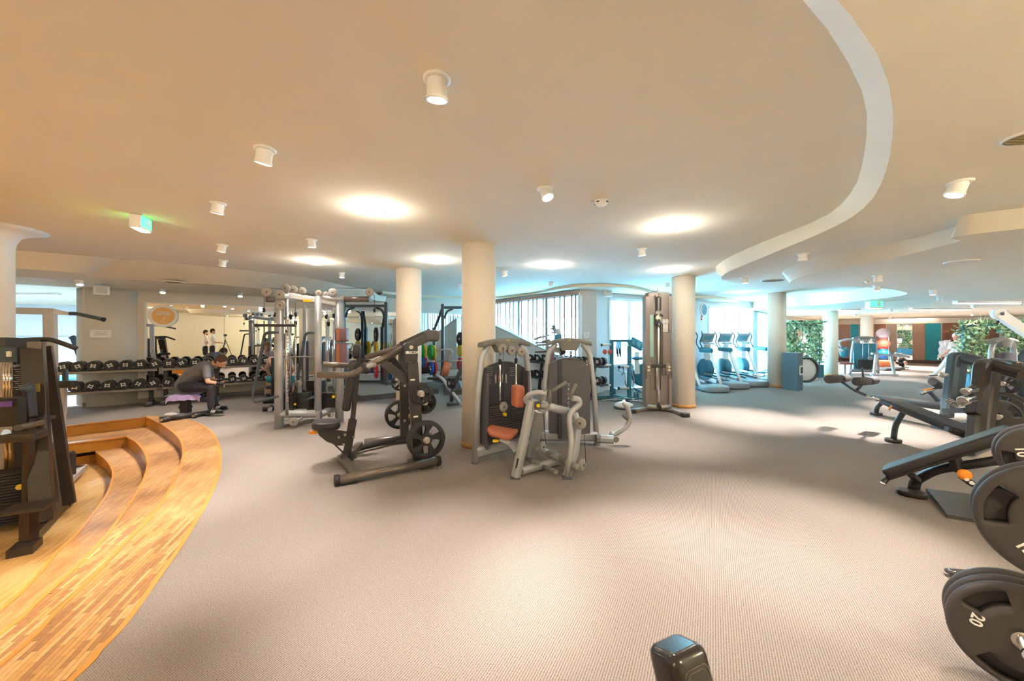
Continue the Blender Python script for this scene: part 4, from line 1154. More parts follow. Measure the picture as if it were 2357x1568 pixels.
for k, (zx, zy, tx) in enumerate(((270, 430, 5), (480, 430, 5), (255, 540, 3))):
    for j in range(tx):
        p = plane_pt(1060 + zx / 4.021, 740 + (zy + j * 18) / 4.021, mid - n * .015, d); MB().box(p, (.10 - .02 * (j % 2), .003, .006), M=R).build('print_line', M_['silver_dark'], t, world=True)
for k in range(4):
    p = plane_pt(1060 + (325 + 32 * k) / 4.021, 740 + 530 / 4.021, mid - n * .012, d)
    mm = MB(); mm.sphere(p + Vector((0, 0, .045)), .011, 8, 5); mm.beam(p + Vector((0, 0, .035)), p + Vector((0, 0, -.01)), .026, .004, up=n); mm.beam(p + Vector((0, 0, -.01)) - d * .007, p + Vector((0, 0, -.055)) - d * .009, .009, .004, up=n); mm.beam(p + Vector((0, 0, -.01)) + d * .007, p + Vector((0, 0, -.055)) + d * .009, .009, .004, up=n)
    mm.build('muscle_figure_print', M_['silver'] if k != 1 else M_['leather_o'], t, world=True)
p = plane_pt(1060 + 415 / 4.021, 740 + 240 / 4.021, mid + n * .075, d)
for s_ in (-1, 1):
    MB().tube([p + d * s_ * .02 + Vector((0, 0, .03)), p + d * s_ * .035, p + d * s_ * .018 + Vector((0, 0, -.02)), p + d * s_ * .03 + Vector((0, 0, -.04))], .005, 6).build('pictogram', M_['silver'], t, world=True)
# seat unit
def Z5(zx, zy, dep): return D(1060 + zx / 4.021, 740 + zy / 4.021, dep)
S = M_['silver']
MB().beams([Z5(510, 1440, 3.98), Z5(590, 1080, 4.03), Z5(655, 735, 4.08)], .075, .10, up=(1, 0, 0), r=.03).build('front_post', S, t, world=True)
MB().box(Z5(508, 1448, 3.98), (.10, .12, .02)).build('foot', M_['shroud'], t, world=True)
MB().beams([Z5(665, 1250, 4.66), Z5(735, 830, 4.5)], .10, .12, up=(1, 0, 0), r=.03).build('rear_post', S, t, world=True)
MB().tube([Z5(985, 1440, 3.98), Z5(1030, 1130, 4.05), Z5(1015, 1000, 4.08), Z5(1005, 880, 4.1), Z5(1040, 820, 4.12), Z5(1105, 765, 4.15), Z5(1095, 720, 4.15), Z5(1030, 710, 4.12)], .032, 14, fr=.07).build('right_handle_frame', S, t, world=True)
MB().beams([Z5(980, 1440, 3.99), Z5(1060, 1200, 4.15), Z5(1085, 950, 4.3), Z5(1050, 850, 4.32)], .07, .09, up=(1, 0, 0), r=.03).build('right_post', S, t, world=True)
MB().box(Z5(982, 1448, 3.98), (.10, .12, .02)).build('foot', M_['shroud'], t, world=True)
MB().cyl(Z5(640, 745, 4.1), Z5(1010, 840, 4.2), .045, 18).build('top_beam', S, t, world=True)
MB().beam(Z5(690, 775, 4.08), Z5(740, 782, 4.06), .06, .09).build('beam_clamp', M_['shroud'], t, world=True)
MB().cyl(Z5(720, 780, 4.04), Z5(720, 780, 4.0), .02, 14).build('yellow_knob', M_['yellow'], t, world=True)
MB().tube([Z5(640, 760, 4.1), Z5(590, 730, 4.05), Z5(640, 670, 4.0), Z5(720, 655, 3.98), Z5(795, 670, 3.98)], .028, 14, fr=.05).build('left_handle_frame', S, t, world=True)
MB().tube([Z5(830, 650, 4.0), Z5(825, 800, 4.05), Z5(780, 835, 4.08), Z5(720, 820, 4.1)], .014, 10, fr=.04).build('grip_hoop', S, t, world=True)
for p, q in (((735, 755), (778, 635)), ((838, 650), (980, 562)), ((1010, 700), (1068, 580))):
    MB().cyl(Z5(*p, 4.0), Z5(*q, 3.98), .019, 12).build('hand_grip', M_['cap'], t, world=True)
MB().cyl(Z5(830, 640, 4.0), Z5(825, 760, 4.02), .018, 12).build('hand_grip', M_['cap'], t, world=True)
MB().cyl(Z5(570, 745, 4.2), Z5(640, 755, 4.15), .022, 12).build('pad_arm', M_['chrome'], t, world=True)
MB().pad(Z5(530, 690, 4.22), (.11, .24, .19), r=.03, M=Matrix.Rotation(.35, 3, 'Z') @ Matrix.Rotation(PI / 2, 3, 'X') @ Matrix.Rotation(0, 3, 'X'), e=.035).build('chest_pad', M_['leather_o'], t, world=True)
seat = MB().pad((0, 0, 0), (.33, .26, .075), r=.08, e=.035)
sv = []
for v in seat.v: sv.append(Vector((v.x, v.y * (1.0 + .9 * v.x), v.z - .25 * max(0, v.x) * abs(v.y) * 2 + .04 * (abs(v.x) / .16) ** 2)))
seat.v = sv
seat.xf(Matrix.Translation(Z5(385, 1040, 4.25)) @ Matrix.Rotation(-.25, 4, 'Z') @ Matrix.Rotation(.10, 4, 'Y'))
seat.build('seat', M_['leather_o'], t, world=True)
MB().beams([Z5(375, 1085, 4.25), Z5(470, 1130, 4.2), Z5(530, 1215, 4.08)], .05, .09, up=(0, 1, 0)).build('seat_arm', S, t, world=True)
MB().pad(Z5(325, 1105, 4.2), (.07, .05, .03), r=.015, e=.01).build('adjuster_lever', M_['yellow'], t, world=True)
MB().box(Z5(520, 1330, 3.96), (.018, .01, .14), M=Matrix.Rotation(.2, 3, 'Y')).build('scale_strip', M_['black'], t, world=True)
MB().beam(Z5(560, 1385, 4.02), Z5(925, 1290, 4.4), .09, .075, r=.025).build('base_beam', S, t, world=True)
MB().beam(Z5(720, 1180, 4.6), Z5(1010, 1300, 4.15), .10, .06, r=.02).build('foot_rail', S, t, world=True)
for x, y, dd in ((845, 1225, 4.4), (960, 1270, 4.22)): MB().pad(Z5(x, y, dd), (.10, .12, .08), r=.02, e=.015, M=Matrix.Rotation(-.7, 3, 'Z')).build('rail_grip', M_['cap'], t, world=True)
MB().cyl(Z5(770, 1345, 4.15), Z5(885, 1395, 3.9), .024, 14).build('foot_bar', M_['cap'], t, world=True)
MB().cyl(Z5(610, 1275, 4.3), Z5(720, 1310, 4.1), .024, 14).build('foot_bar', M_['cap'], t, world=True)
pulley(t, Z5(1110, 943, 4.1), (-.6, -1, 0), .064); pulley(t, Z5(1128, 1328, 4.02), (1, -.75, 0), .064, ax=True); pulley(t, Z5(760, 1160, 4.55), (1, -.75, 0), .064)
MB().cyl(Z5(1030, 1330, 4.0), Z5(1100, 1360, 3.95), .035, 14).build('pivot', M_['silver_dark'], t, world=True)
MB().tube([Z5(1142, 950, 4.08), Z5(1160, 1310, 4.0)], .004, 6).build('cable', M_['cable'], t, world=True)
MB().tube([Z5(765, 830, 4.4), Z5(790, 1140, 4.5)], .004, 6).build('cable', M_['cable'], t, world=True)
# ---- second tower (back view) with lever arm
ta, tb = W(1246, 1023), W(1374, 1024)
t, a, b, d, n, R, L = tower(ta, tb, 'silver chest machine seen from behind, big plain grey shroud and curved arm on the right')
mid = (a + b) / 2
m = MB(); K = 12; f_ = []; g_ = []
for i in range(K + 1):
    s_ = i / K; x = (s_ - .5) * (L - .2); z = 1.20 - .10 * (2 * s_ - 1) ** 2
    f_.append(mid + d * x + Vector((0, 0, z))); g_.append(mid + d * x + Vector((0, 0, .09)))
m.loops([[p + n * (.07 - .02 * abs(2 * i / K - 1)) for i, p in enumerate(g_)] + [p + n * (.07 - .02 * abs(2 * (K - i) / K - 1)) for i, p in enumerate(f_[::-1])], [p - n * .10 for p in g_ + f_[::-1]]], smooth=False)
m.build('rear_shroud', M_['shroud'], t, world=True)
MB().beam(mid - d * .13 + n * .075 + Vector((0, 0, .1)), mid - d * .13 + n * .075 + Vector((0, 0, 1.17)), .05, .02, up=n).build('shroud_groove', M_['shroud_d'], t, world=True)
pl = W2L(t, mid + n * .078)
for i, ch in enumerate('SELECTION'):
    q = W2L(t, plane_pt(1309, 886 + i * 10.5, mid + n * .075, d)); lettering(ch, .045, M_['paper'], t, q, d, (0, 0, 1))
for zx, zy in ((975, 940), (975, 1010), (948, 1083), (1170, 400)):
    q = plane_pt(1060 + zx / 4.021, 740 + zy / 4.021, mid + n * .076, d); MB().cyl(q, q + n * .006, .008, 8).build('screw', M_['chrome'], t, world=True)
MB().beam(W(1376, 1010, .13), W(1412, 1012, .13), .11, .10, r=.03).build('arm_base', S, t, world=True)
MB().beam(W(1372, 1010, .13), W(1381, 1010, .13), .12, .11, r=.03).build('arm_collar', M_['cap'], t, world=True)
AD = lambda zx, zy: Z5(zx, zy, 5.15)
MB().tube([AD(1385, 1035), AD(1420, 1050), AD(1545, 975), AD(1572, 900), AD(1545, 790), AD(1500, 740)], .033, 14, fr=.08).build('lever_arm', S, t, world=True)
MB().cyl(AD(1545, 905), AD(1498, 862), .022, 12).build('hand_grip', M_['cap'], t, world=True)
MB().cyl(AD(1418, 1082), AD(1432, 1086) + Vector((0, -.06, 0)), .04, 14).build('pivot_cap', M_['cap'], t, world=True)
for zx, zy in ((1270, 60),): pass
# upper link seen between the tubes
MB().beam(Z5(790, 250, 5.3), Z5(930, 270, 5.35), .06, .08).build('upper_link', S, t, world=True)
MB().tube([Z5(690, 285, 5.4), Z5(780, 280, 5.3), Z5(880, 235, 5.25)], .012, 8).build('hose', M_['char'], t, world=True)
MB().cyl(Z5(925, 240, 5.35), Z5(930, 310, 5.35), .018, 10).build('guide_rod', M_['chrome'], t, world=True)
MB().cyl(Z5(1020, 270, 5.35), Z5(1020, 345, 5.35), .018, 10).build('guide_rod', M_['chrome'], t, world=True)
MB().cyl(Z5(920, 250, 5.36), Z5(950, 300, 5.36), .05, 16).build('cam', M_['shroud_d'], t, world=True)
# seat and pads on the far side
MB().pad(Z5(830, 340, 5.75), (.12, .1, .32), r=.03, e=.03).build('back_pad', M_['leather_m'], t, world=True)
# ================================================================ multi-station cable machine
def Z3(zx, zy, dep=None):
    px = 560 + zx / 4.1275; py = 630 + zy / 4.1275
    if dep is None: dep = 6.1 + (px - 642) / (780 - 642) * .5
    return D(px, py, dep)
Lp = Z3(340, 1470, 6.1); Rp = Z3(912, 1405, 6.6)
t = thing('cable_machine', 'large silver multi-station cable machine with many round pulleys and black weight stacks', 'gym machine', Vector(((Lp.x + Rp.x) / 2, (Lp.y + Rp.y) / 2, 0)).to_tuple())
S = M_['silver']
def vpost(zx, z0y, z1y, r, dep=None, nm='post', mt=S, n=18):
    a = Z3(zx, z0y, dep); b = Z3(zx, z1y, dep); MB().cyl(a, b, r, n).build(nm, mt, t, world=True)
vpost(341, 1470, 330, .068); vpost(709, 1400, 215, .058); vpost(912, 1405, 250, .066)
vpost(415, 1345, 240, .03, 6.12, 'adjusting_column', M_['chrome'])
for k in range(26):
    p = Z3(424, 380 + k * 34, 6.085); MB().cyl(p, p + Vector((0, -.004, 0)), .007, 8).build('adjusting_hole', M_['black'], t, world=True)
vpost(935, 255, 1000, .045, 6.66, 'chrome_sleeve', M_['chrome'])
MB().beams([Z3(420, 213, 6.2), Z3(880, 285, 6.6)], .10, .12, r=.03).build('top_beam', S, t, world=True)
MB().tube([Z3(700, 235, 6.45), Z3(960, 240, 6.6)], .05, 14).build('top_beam', S, t, world=True)
MB().cyl(Z3(960, 242, 6.6), Z3(1205, 242, 6.55), .048, 16).build('dark_arm', M_['bronze'], t, world=True)
MB().cyl(Z3(215, 245, 6.05), Z3(300, 245, 6.1), .048, 16).build('dark_arm', M_['bronze'], t, world=True)
MB().cyl(Z3(300, 230, 6.1), Z3(440, 215, 6.2), .05, 14).build('top_beam', S, t, world=True)
MB().box(Z3(610, 258, 6.3), (.13, .02, .04), rz=.3).build('badge', M_['yellow'], t, world=True)
for zx, zy, r, dd in ((225, 175, .073, 6.0), (400, 142, .07, 6.1), (345, 200, .072, 6.02), (350, 300, .076, 6.02), (474, 155, .066, 6.25), (560, 166, .064, 6.3), (715, 187, .056, 6.4), (786, 197, .048, 6.5), (850, 180, .073, 6.5), (1198, 176, .074, 6.5), (478, 1408, .068, 6.0), (520, 1048, .06, 6.3)):
    pulley(t, Z3(zx, zy, dd), (.25, -1, 0), r, ax=True)
MB().tube([Z3(850, 137, 6.5), Z3(1195, 137, 6.5)], .004, 6).build('cable', M_['cable'], t, world=True)
MB().tube([Z3(225, 135, 6.0), Z3(390, 150, 6.1)], .004, 6).build('cable', M_['cable'], t, world=True)
for a, b in (((199, 210), (197, 340)), ((1243, 200), (1246, 350)), ((308, 300), (308, 470)), ((497, 240), (497, 480))):
    MB().cyl(Z3(*a, 6.05 if a[0] < 900 else 6.5), Z3(*b, 6.05 if a[0] < 900 else 6.5), .004, 6).build('cable', M_['cable'], t, world=True)
for zx, zy in ((196, 350), (1246, 352), (306, 392), (497, 392)):
    dd = 6.05 if zx < 900 else 6.5
    MB().lathe([(.008, .04), (.02, .035), (.022, -.01), (.012, -.03)], o=Z3(zx, zy, dd), n=12).build('stopper', M_['rubber'], t, world=True)
    MB().tube([Z3(zx, zy + 20, dd), Z3(zx - 9, zy + 45, dd), Z3(zx, zy + 70, dd), Z3(zx + 9, zy + 45, dd)], .004, 6, closed=True).build('carabiner', M_['chrome'], t, world=True)
for zx, y0, y1, dd in ((450, 330, 1130, 6.3), (497, 390, 1110, 6.25), (580, 300, 1110, 6.45), (790, 330, 1150, 6.7), (810, 400, 1010, 6.6), (860, 320, 1130, 6.75)):
    vpost(zx, y1, y0, .016 if zx not in (580,) else .026, dd, 'guide_rod', M_['chrome'] if zx != 580 else S, 12)
    MB().cyl(Z3(zx, y0 + 60, dd), Z3(zx, y0 + 95, dd), .024, 12).build('stopper', M_['rubber'], t, world=True)
    MB().cyl(Z3(zx, y1 - 10, dd), Z3(zx, y1 + 15, dd), .03, 12).build('stack_bolt', M_['rubber'], t, world=True)
for x0, x1, y0, y1, dd, n in ((378, 480, 1130, 1295, 6.25, 13), (445, 632, 1128, 1278, 6.45, 13), (620, 770, 1012, 1285, 6.75, 20), (737, 914, 1128, 1268, 6.7, 13)):
    a = Z3(x0, y1, dd); b = Z3(x1, y1, dd); h = Z3(x0, y0, dd).z - a.z
    weightstack(t, W2L(t, (a + b) / 2), (b - a).length, .16, h, n, rz=.2)
MB().beams([Z3(345, 1332, 6.1), Z3(700, 1335, 6.4)], .12, .12, r=.04).build('base_beam', S, t, world=True)
MB().beams([Z3(735, 1335, 6.45), Z3(930, 1258, 6.9)], .12, .11, r=.04).build('base_beam', S, t, world=True)
MB().beams([Z3(700, 1390, 6.4), Z3(705, 1300, 6.4)], .1, .1, r=.04).build('base_foot', S, t, world=True)
MB().cyl(Z3(478, 1408, 6.05), Z3(560, 1370, 6.25), .02, 10).build('pulley_arm', S, t, world=True)
MB().cyl(Z3(820, 1342, 6.5), Z3(850, 1342, 6.45), .04, 12).build('base_plug', M_['silver_dark'], t, world=True)
for x in (340, 690):
    dd = 6.05 if x < 400 else 6.4; o = x - 340; 
    pts = [(340, 560), (205, 560), (88, 1180), (110, 1222), (340, 1165)] if x < 400 else [(690, 563), (590, 563), (487, 1185), (505, 1228), (690, 1168)]
    MB().tube([Z3(px, py, dd) for px, py in pts], .022, 12, fr=.07).build('handle_frame', M_['slate'], t, world=True)
bar = MB().cyl(Z3(115, 492, 6.0), Z3(497, 492, 6.0), .022, 12).cyl(Z3(112, 492, 6.0), Z3(125, 492, 6.0), .027, 12).cyl(Z3(485, 492, 6.0), Z3(498, 492, 6.0), .027, 12)
centre_thing('pulldown_bar', bar, M_['char'], 'short straight dark bar hanging at the left of the cable machine', 'bar')
MB().tube([Z3(308, 470, 6.0), Z3(308, 500, 6.0)], .014, 8).build('bar_hook', M_['chrome'], t, world=True)
MB().tube([Z3(380, 790, 6.1), Z3(700, 790, 6.4)], .012, 8).build('rear_bar', M_['silver_dark'], t, world=True)
# upright black panels at the back of the stacks
MB().beam(Z3(285, 800, 6.35), Z3(285, 1200, 6.35), .02, .1).build('stack_guard', M_['black'], t, world=True)
MB().box(Z3(590, 900, 6.9), (.12, .02, 1.0)).build('stack_guard', M_['shroud_d'], t, world=True)
MB().cyl(Z3(857, 1170, 6.55), Z3(857, 1170, 6.5), .025, 12).build('selector_pin', M_['yellow'], t, world=True)
MB().cyl(Z3(492, 1240, 6.3), Z3(492, 1240, 6.25), .02, 12).build('selector_pin', M_['yellow'], t, world=True)
# mauve roller pads of the standing station
t = thing('roller_pad_stand', 'mauve and terracotta padded roll standing behind the right post of the cable machine', 'padded stand', Z3(938, 1400, 6.9).to_tuple())
MB().pad(Z3(938, 582, 6.55), (.20, .17, .235 * 1), r=.05, e=.03).build('upper_pad', M_['leather_m'], t, world=True)
MB().pad(Z3(938, 760, 6.55), (.20, .17, .36), r=.05, e=.03).build('lower_pad', M_['leather_m'], t, world=True)
MB().box(Z3(905, 582, 6.49), (.05, .06, .2)).build('side_strip', M_['leather_o'], t, world=True)
MB().box(Z3(905, 760, 6.49), (.05, .06, .33)).build('side_strip', M_['leather_o'], t, world=True)
MB().cyl(Z3(938, 1400, 6.6), Z3(938, 500, 6.6), .03, 12).build('post', S, t, world=True)

# ================================================================ squat racks and lifting platforms by the mirror
def Z6(zx, zy, dd): return D(760 + zx / 5.806, 660 + zy / 5.806, dd)
def rack(x0, x1, dep, top, label, depth_=.33):
    """x0,x1 photo columns of the two front uprights"""
    a = D(x0, HZ, dep); b = D(x1, HZ, dep); a.z = b.z = 0
    t = thing('squat_rack', label, 'squat rack', ((a + b) / 2).to_tuple())
    SL = M_['slate']; d = (b - a).normalized(); bk = N * depth_
    zb = .13
    holes = mat('dark_hole', '#15181A', .9, var=0)
    for p, nm in ((a, 'upright'), (b, 'upright')):
        MB().beam(p + Vector((0, 0, zb)), p + Vector((0, 0, top)), .085, .085, up=d).build('upright', SL, t, world=True)
        q = p + bk
        MB().beam(q + Vector((0, 0, zb)), q + Vector((0, 0, top * .72)), .085, .085, up=d).build('rear_upright', SL, t, world=True)
        MB().beam(p + Vector((0, 0, top * .96)), q + Vector((0, 0, top * .70)), .06, .06).build('diagonal_brace', SL, t, world=True)
        MB().beam(p - bk * .6 + Vector((0, 0, zb + .03)), q + Vector((0, 0, zb + .03)), .08, .06).build('base_rail', SL, t, world=True)
        MB().add([p - bk * .4 + Vector((0, 0, zb)) + d * s_ * .03 for s_ in (-1, 1)] + [p + Vector((0, 0, zb + .5)) + d * s_ * .03 for s_ in (-1, 1)] + [p + bk * .35 + Vector((0, 0, zb)) + d * s_ * .03 for s_ in (-1, 1)], [(0, 1, 3, 2), (2, 3, 5, 4), (0, 2, 4), (1, 5, 3), (0, 4, 5, 1)]).build('foot_gusset', SL, t, world=True)
        for k in range(26):
            h = p + Vector((0, -.044, top - .1 - k * .085)); MB().cyl(h, h + Vector((0, -.003, 0)), .011, 6).build('peg_hole', holes, t, world=True)
    MB().beam(a + Vector((0, 0, top - .10)), b + Vector((0, 0, top - .10)), .07, .07).build('crossbar', SL, t, world=True)
    for p, s_ in ((a, 1), (b, -1)):
        MB().tube([p + d * s_ * .30 + Vector((0, 0, top - .14)), p + d * s_ * .12 + Vector((0, 0, top - .2)), p + d * s_ * .05 + Vector((0, 0, top - .42))], .02, 8, fr=.1, rx=.03).build('corner_gusset', SL, t, world=True)
        MB().tube([p + bk * .1 + d * s_ * -.02 + Vector((0, 0, top - .3)), p + bk * .1 - d * s_ * .0 + Vector((0, 0, top - .4))], .02).build('peg', M_['chrome'], t, world=True)
    MB().beam(a + bk + Vector((0, 0, zb + .05)), b + bk + Vector((0, 0, zb + .05)), .06, .06).build('rear_rail', SL, t, world=True)
    return t, a, b, d, bk
t1, a1, b1_, d1, bk1 = rack(791, 889, 10.55, 2.42, 'dark grey squat rack left of the second cream column, near the mirror')
t2, a2, b2_, d2, bk2 = rack(1019, 1098, 10.9, 2.4, 'dark grey squat rack between the two cream columns, with green and blue plates', .55)
# platforms
def platform(c, w, dpt, h, label, rz):
    t = thing('lifting_platform', label, 'platform', c, rz)
    R_ = M_['rubber']
    MB().box((0, 0, h / 2), (w, dpt, h)).build('rubber_base', mat('grey_rubber_mat', '#55504F', .8, var=.1), t)
    MB().box((0, 0, h + .004), (w * .52, dpt * .96, .008)).build('board', mat('pale_board', '#A8A09A', .55, var=.05), t)
    return t
pa = W(846, 923, 0); 
platform((-3.55, 9.85, 0), 2.5, 2.2, .12, 'low platform with pale board in front of the left squat rack', math.atan2(TD.y, TD.x))
platform((-1.0, 10.6, 0), 1.75, 2.0, .12, 'low dark platform between the two columns in front of the right squat rack', math.atan2(TD.y, TD.x) * .3)
# bumper plates on racks
def bp(zx, zy, dd, r, col, label, ax=None, th=.06):
    plate(Z6(zx, zy, dd), ax if ax is not None else (-.85, -.5, 0), r, th, label, style='bumper', mt=M_[col], name='bumper_plate')
bp(612, 640, 10.6, .2, 'rubber', 'black bumper plate high on the left squat rack')
bp(612, 830, 10.6, .2, 'yellowr', 'yellow bumper plate on the left squat rack')
bp(705, 830, 10.9, .2, 'yellowr', 'yellow bumper plate just behind the right upright of the left rack')
bp(615, 1130, 10.6, .2, 'red', 'red bumper plate low on the left squat rack')
bp(705, 1130, 10.9, .2, 'red', 'red bumper plate low behind the right upright of the left rack')
bp(795, 1160, 11.0, .2, 'blue', 'blue bumper plate lowest right of the left squat rack')
bp(1340, 875, 10.5, .21, 'green', 'green bumper plate between the cream columns')
bp(1378, 878, 10.6, .21, 'yellowr', 'yellow bumper plate against the green one between the columns')
bp(1345, 1080, 10.5, .21, 'blue', 'blue bumper plate under the green one between the columns')
bp(1385, 1082, 10.6, .21, 'red', 'red bumper plate against the blue one between the columns')
bp(1222, 862, 10.7, .21, 'green', 'green bumper plate half hidden by the second cream column')
bp(1250, 865, 10.75, .21, 'yellowr', 'yellow bumper plate right beside the second cream column')
bp(1232, 1015, 10.7, .19, 'blue', 'blue bumper plate half hidden by the second cream column')
bp(1262, 1030, 10.75, .19, 'red', 'red bumper plate low beside the second cream column')
bp(1735, 700, 10.9, .2, 'rubber', 'black bumper plate at the left edge of the middle column')
bp(1735, 850, 10.9, .19, 'yellowr', 'yellow bumper plate at the left edge of the middle column')
bp(1740, 1035, 10.9, .19, 'red', 'red bumper plate at the left edge of the middle column')
for k in range(8):
    plate(Z6(1190 + k * 18, 1125 - k * 2, 8.8), (-.9, -.45, 0), .085, .022, 'small black disc in the row on the barbell beside the second cream column', style='bumper', name='bumper_plate', group='small black discs on the barbell')
bb_ = MB().cyl(Z6(1150, 1130, 8.8), Z6(1345, 1108, 8.8), .025, 10)
centre_thing('barbell', bb_, M_['steel'], 'steel bar carrying the row of small black discs', 'barbell')
bb_ = MB().cyl(Z6(1380, 1000, 9.9), Z6(1860, 985, 9.9), .014, 10).cyl(Z6(1280, 1003, 9.9), Z6(1400, 1000, 9.9), .025, 10)
centre_thing('barbell', bb_, M_['steel'], 'long steel barbell resting across the right squat rack', 'barbell')
# leg machine half hidden by the middle column
t = thing('leg_curl_machine', 'silver leg machine with terracotta roller, half hidden by the middle column', 'gym machine', D(1035, 929, 8.1).to_tuple())
MB().tube([Z6(1415, 850, 8.4), Z6(1600, 838, 8.4), Z6(1640, 870, 8.4), Z6(1575, 985, 8.4)], .022, 10, fr=.06).build('handle', S, t, world=True)
MB().cyl(Z6(1575, 1010, 8.4), Z6(1525, 1190, 8.35), .085, 20).build('roller_pad', M_['leather_o'], t, world=True)
MB().tube([Z6(1425, 1190, 8.2), Z6(1500, 1225, 8.1), Z6(1620, 1400, 8.0), Z6(1770, 1600, 7.9)], .035, 12, fr=.1).build('swing_arm', S, t, world=True)
MB().beam(Z6(1800, 1000, 8.0), Z6(1655, 1330, 8.0), .08, .09).build('support', M_['slate'], t, world=True)
MB().tube([Z6(1620, 1560, 8.0), Z6(1625, 1400, 8.0), Z6(1680, 1300, 8.0)], .04, 12, fr=.06).build('leg', M_['slate'], t, world=True)
MB().tube([Z6(1560, 1570, 7.9), Z6(1720, 1560, 7.9)], .04, 12).build('foot', M_['slate'], t, world=True)
MB().box(Z6(1385, 1225, 8.2), (.25, .15, .05)).build('foot_plate', M_['char'], t, world=True)
for k in range(2): plate(Z6(1595 + k * 35, 1290 + k * 5, 7.95 - .0 * k), (-.8, -.6, 0), .11, .03, ['left', 'right'][k] + ' one of two small dark discs on the leg machine by the middle column', name='weight_plate')

# ================================================================ dumbbell rack along the mirror
GD = N; RKW = MD - .42
def RK(px, z, off=0.0):
    tt = (px - CX) / F; y = (RKW - off) / (N.x * tt + N.y); return Vector((tt * y, y, z))
DB = mat('dumbbell_rubber', '#26262A', .45, var=.1); DBR = mat('dumbbell_ring', '#B9B7B8', .3, .7)
def make_dumbbell(r, label, L=.30):
    t = thing('dumbbell', label, 'dumbbell', (0, 0, 0))
    for s_ in (-1, 1):
        m = MB().lathe([(r * .5, L * .14), (r * .97, L * .17), (r, L * .2), (r, L * .45), (r * .93, L * .49), (r * .3, L * .49)], axis=(0, s_, 0), n=10, smooth=False)
        h = m.build('head', DB, t)
        rg = MB().lathe([(r * 1.0, L * .27), (r * 1.02, L * .27), (r * 1.02, L * .31), (r * 1.0, L * .31)], axis=(0, s_, 0), n=10, smooth=False)
        o = link_mesh('ring', rg.mesh('ring', DBR), h); KIDS.setdefault(h.name, []).append(o)
    # white H mark and size lines on the front head
    f = -L * .49 - .002
    for bx in (((-r * .28, f, 0), (r * .14, .003, r * .8)), ((r * .28, f, 0), (r * .14, .003, r * .8)), ((0, f, r * .18), (r * .42, .003, r * .14)), ((0, f, -r * .2), (r * .42, .003, r * .14))):
        MB().box(*bx).build('mark', M_['whitep'], t)
    MB().cyl((0, -L * .17, 0), (0, L * .17, 0), .016, 10).build('handle', M_['chrome'], t)
    return t
ang = math.atan2(N.y, N.x) - PI / 2
proto = make_dumbbell(.098, 'x'); proto2 = make_dumbbell(.085, 'x', .26)
used = [False, False]
def put(px, z, lab, grp, small=False, spin=0.0, off=.12):
    k = 1 if small else 0; src = proto2 if small else proto; p = RK(px, z, off)
    if not used[k]: o = src; used[k] = True
    else: o = copy_tree(src)
    o.location = p; R = Matrix.Rotation(ang, 3, 'Z') @ Matrix.Rotation(spin, 3, 'Y'); o.rotation_euler = R.to_euler()
    o['label'] = lab; o['group'] = grp
    WM[o.name] = Matrix.Translation(p) @ R.to_4x4()
ordn = ['first', 'second', 'third', 'fourth', 'fifth', 'sixth', 'seventh', 'eighth', 'ninth', 'tenth', 'eleventh', 'twelfth', 'thirteenth', 'fourteenth', 'fifteenth', 'sixteenth']
for i, px in enumerate((150, 184, 219, 257, 292, 325, 358, 390, 419, 449, 479, 508, 535, 560, 585, 611)):
    put(px, .89, 'big black dumbbell, %s from the left on the upper tier of the long rack' % ordn[i], 'dumbbells on the upper tier', spin=random.uniform(-.5, .5))
for i, px in enumerate((177, 213, 251, 287, 321, 354, 387)):
    put(px, .485, 'big black dumbbell, %s from the left on the lower tier of the long rack' % ordn[i], 'dumbbells on the lower tier', spin=random.uniform(-.5, .5))
for i, px in enumerate((507, 535, 561, 587, 612)):
    put(px, .47, 'smaller dumbbell, %s from the seated man on the lower tier' % ordn[i], 'smaller dumbbells right of the seated man', small=True, spin=random.uniform(-.5, .5))
def drack(p0, p1, label):
    a = RK(p0, 0); b = RK(p1, 0); t = thing('dumbbell_rack', label, 'dumbbell rack', ((a + b) / 2).to_tuple())
    for z in (.76, .355):
        for off in (.03, .21):
            MB().beam(RK(p0, z, off) + Vector((0, 0, .03 * (off < .1))), RK(p1, z, off) + Vector((0, 0, .03 * (off < .1))), .035, .05).build('rail', M_['silver_dark'], t, world=True)
        k = 0
        L = (b - a).length; nn_ = int(L / .21)
        for i in range(nn_):
            p = a.lerp(b, (i + .5) / nn_); MB().pad(Vector((p.x, p.y, z + .028)) - N * .12, (.15, .2, .03), r=.01, n=1, e=.005, M=Matrix.Rotation(ang, 3, 'Z')).build('saddle', M_['char'], t, world=True)
    for q in (.06, .94):
        p = a.lerp(b, q)
        MB().beam(Vector((p.x, p.y, .05)) - N * .02, Vector((p.x, p.y, .86)) - N * .0, .07, .12, up=N).build('post', M_['char'], t, world=True)
        MB().pad(Vector((p.x, p.y, .045)) - N * .12, (.12, .5, .09), r=.04, M=Matrix.Rotation(ang, 3, 'Z'), e=.03).build('foot', M_['shroud'], t, world=True)
    return t
drack(112, 362, 'long two-tier dumbbell rack at the left, in front of the pilaster')
drack(375, 480, 'dumbbell rack section behind the seated man')
drack(490, 640, 'dumbbell rack section right of the seated man')

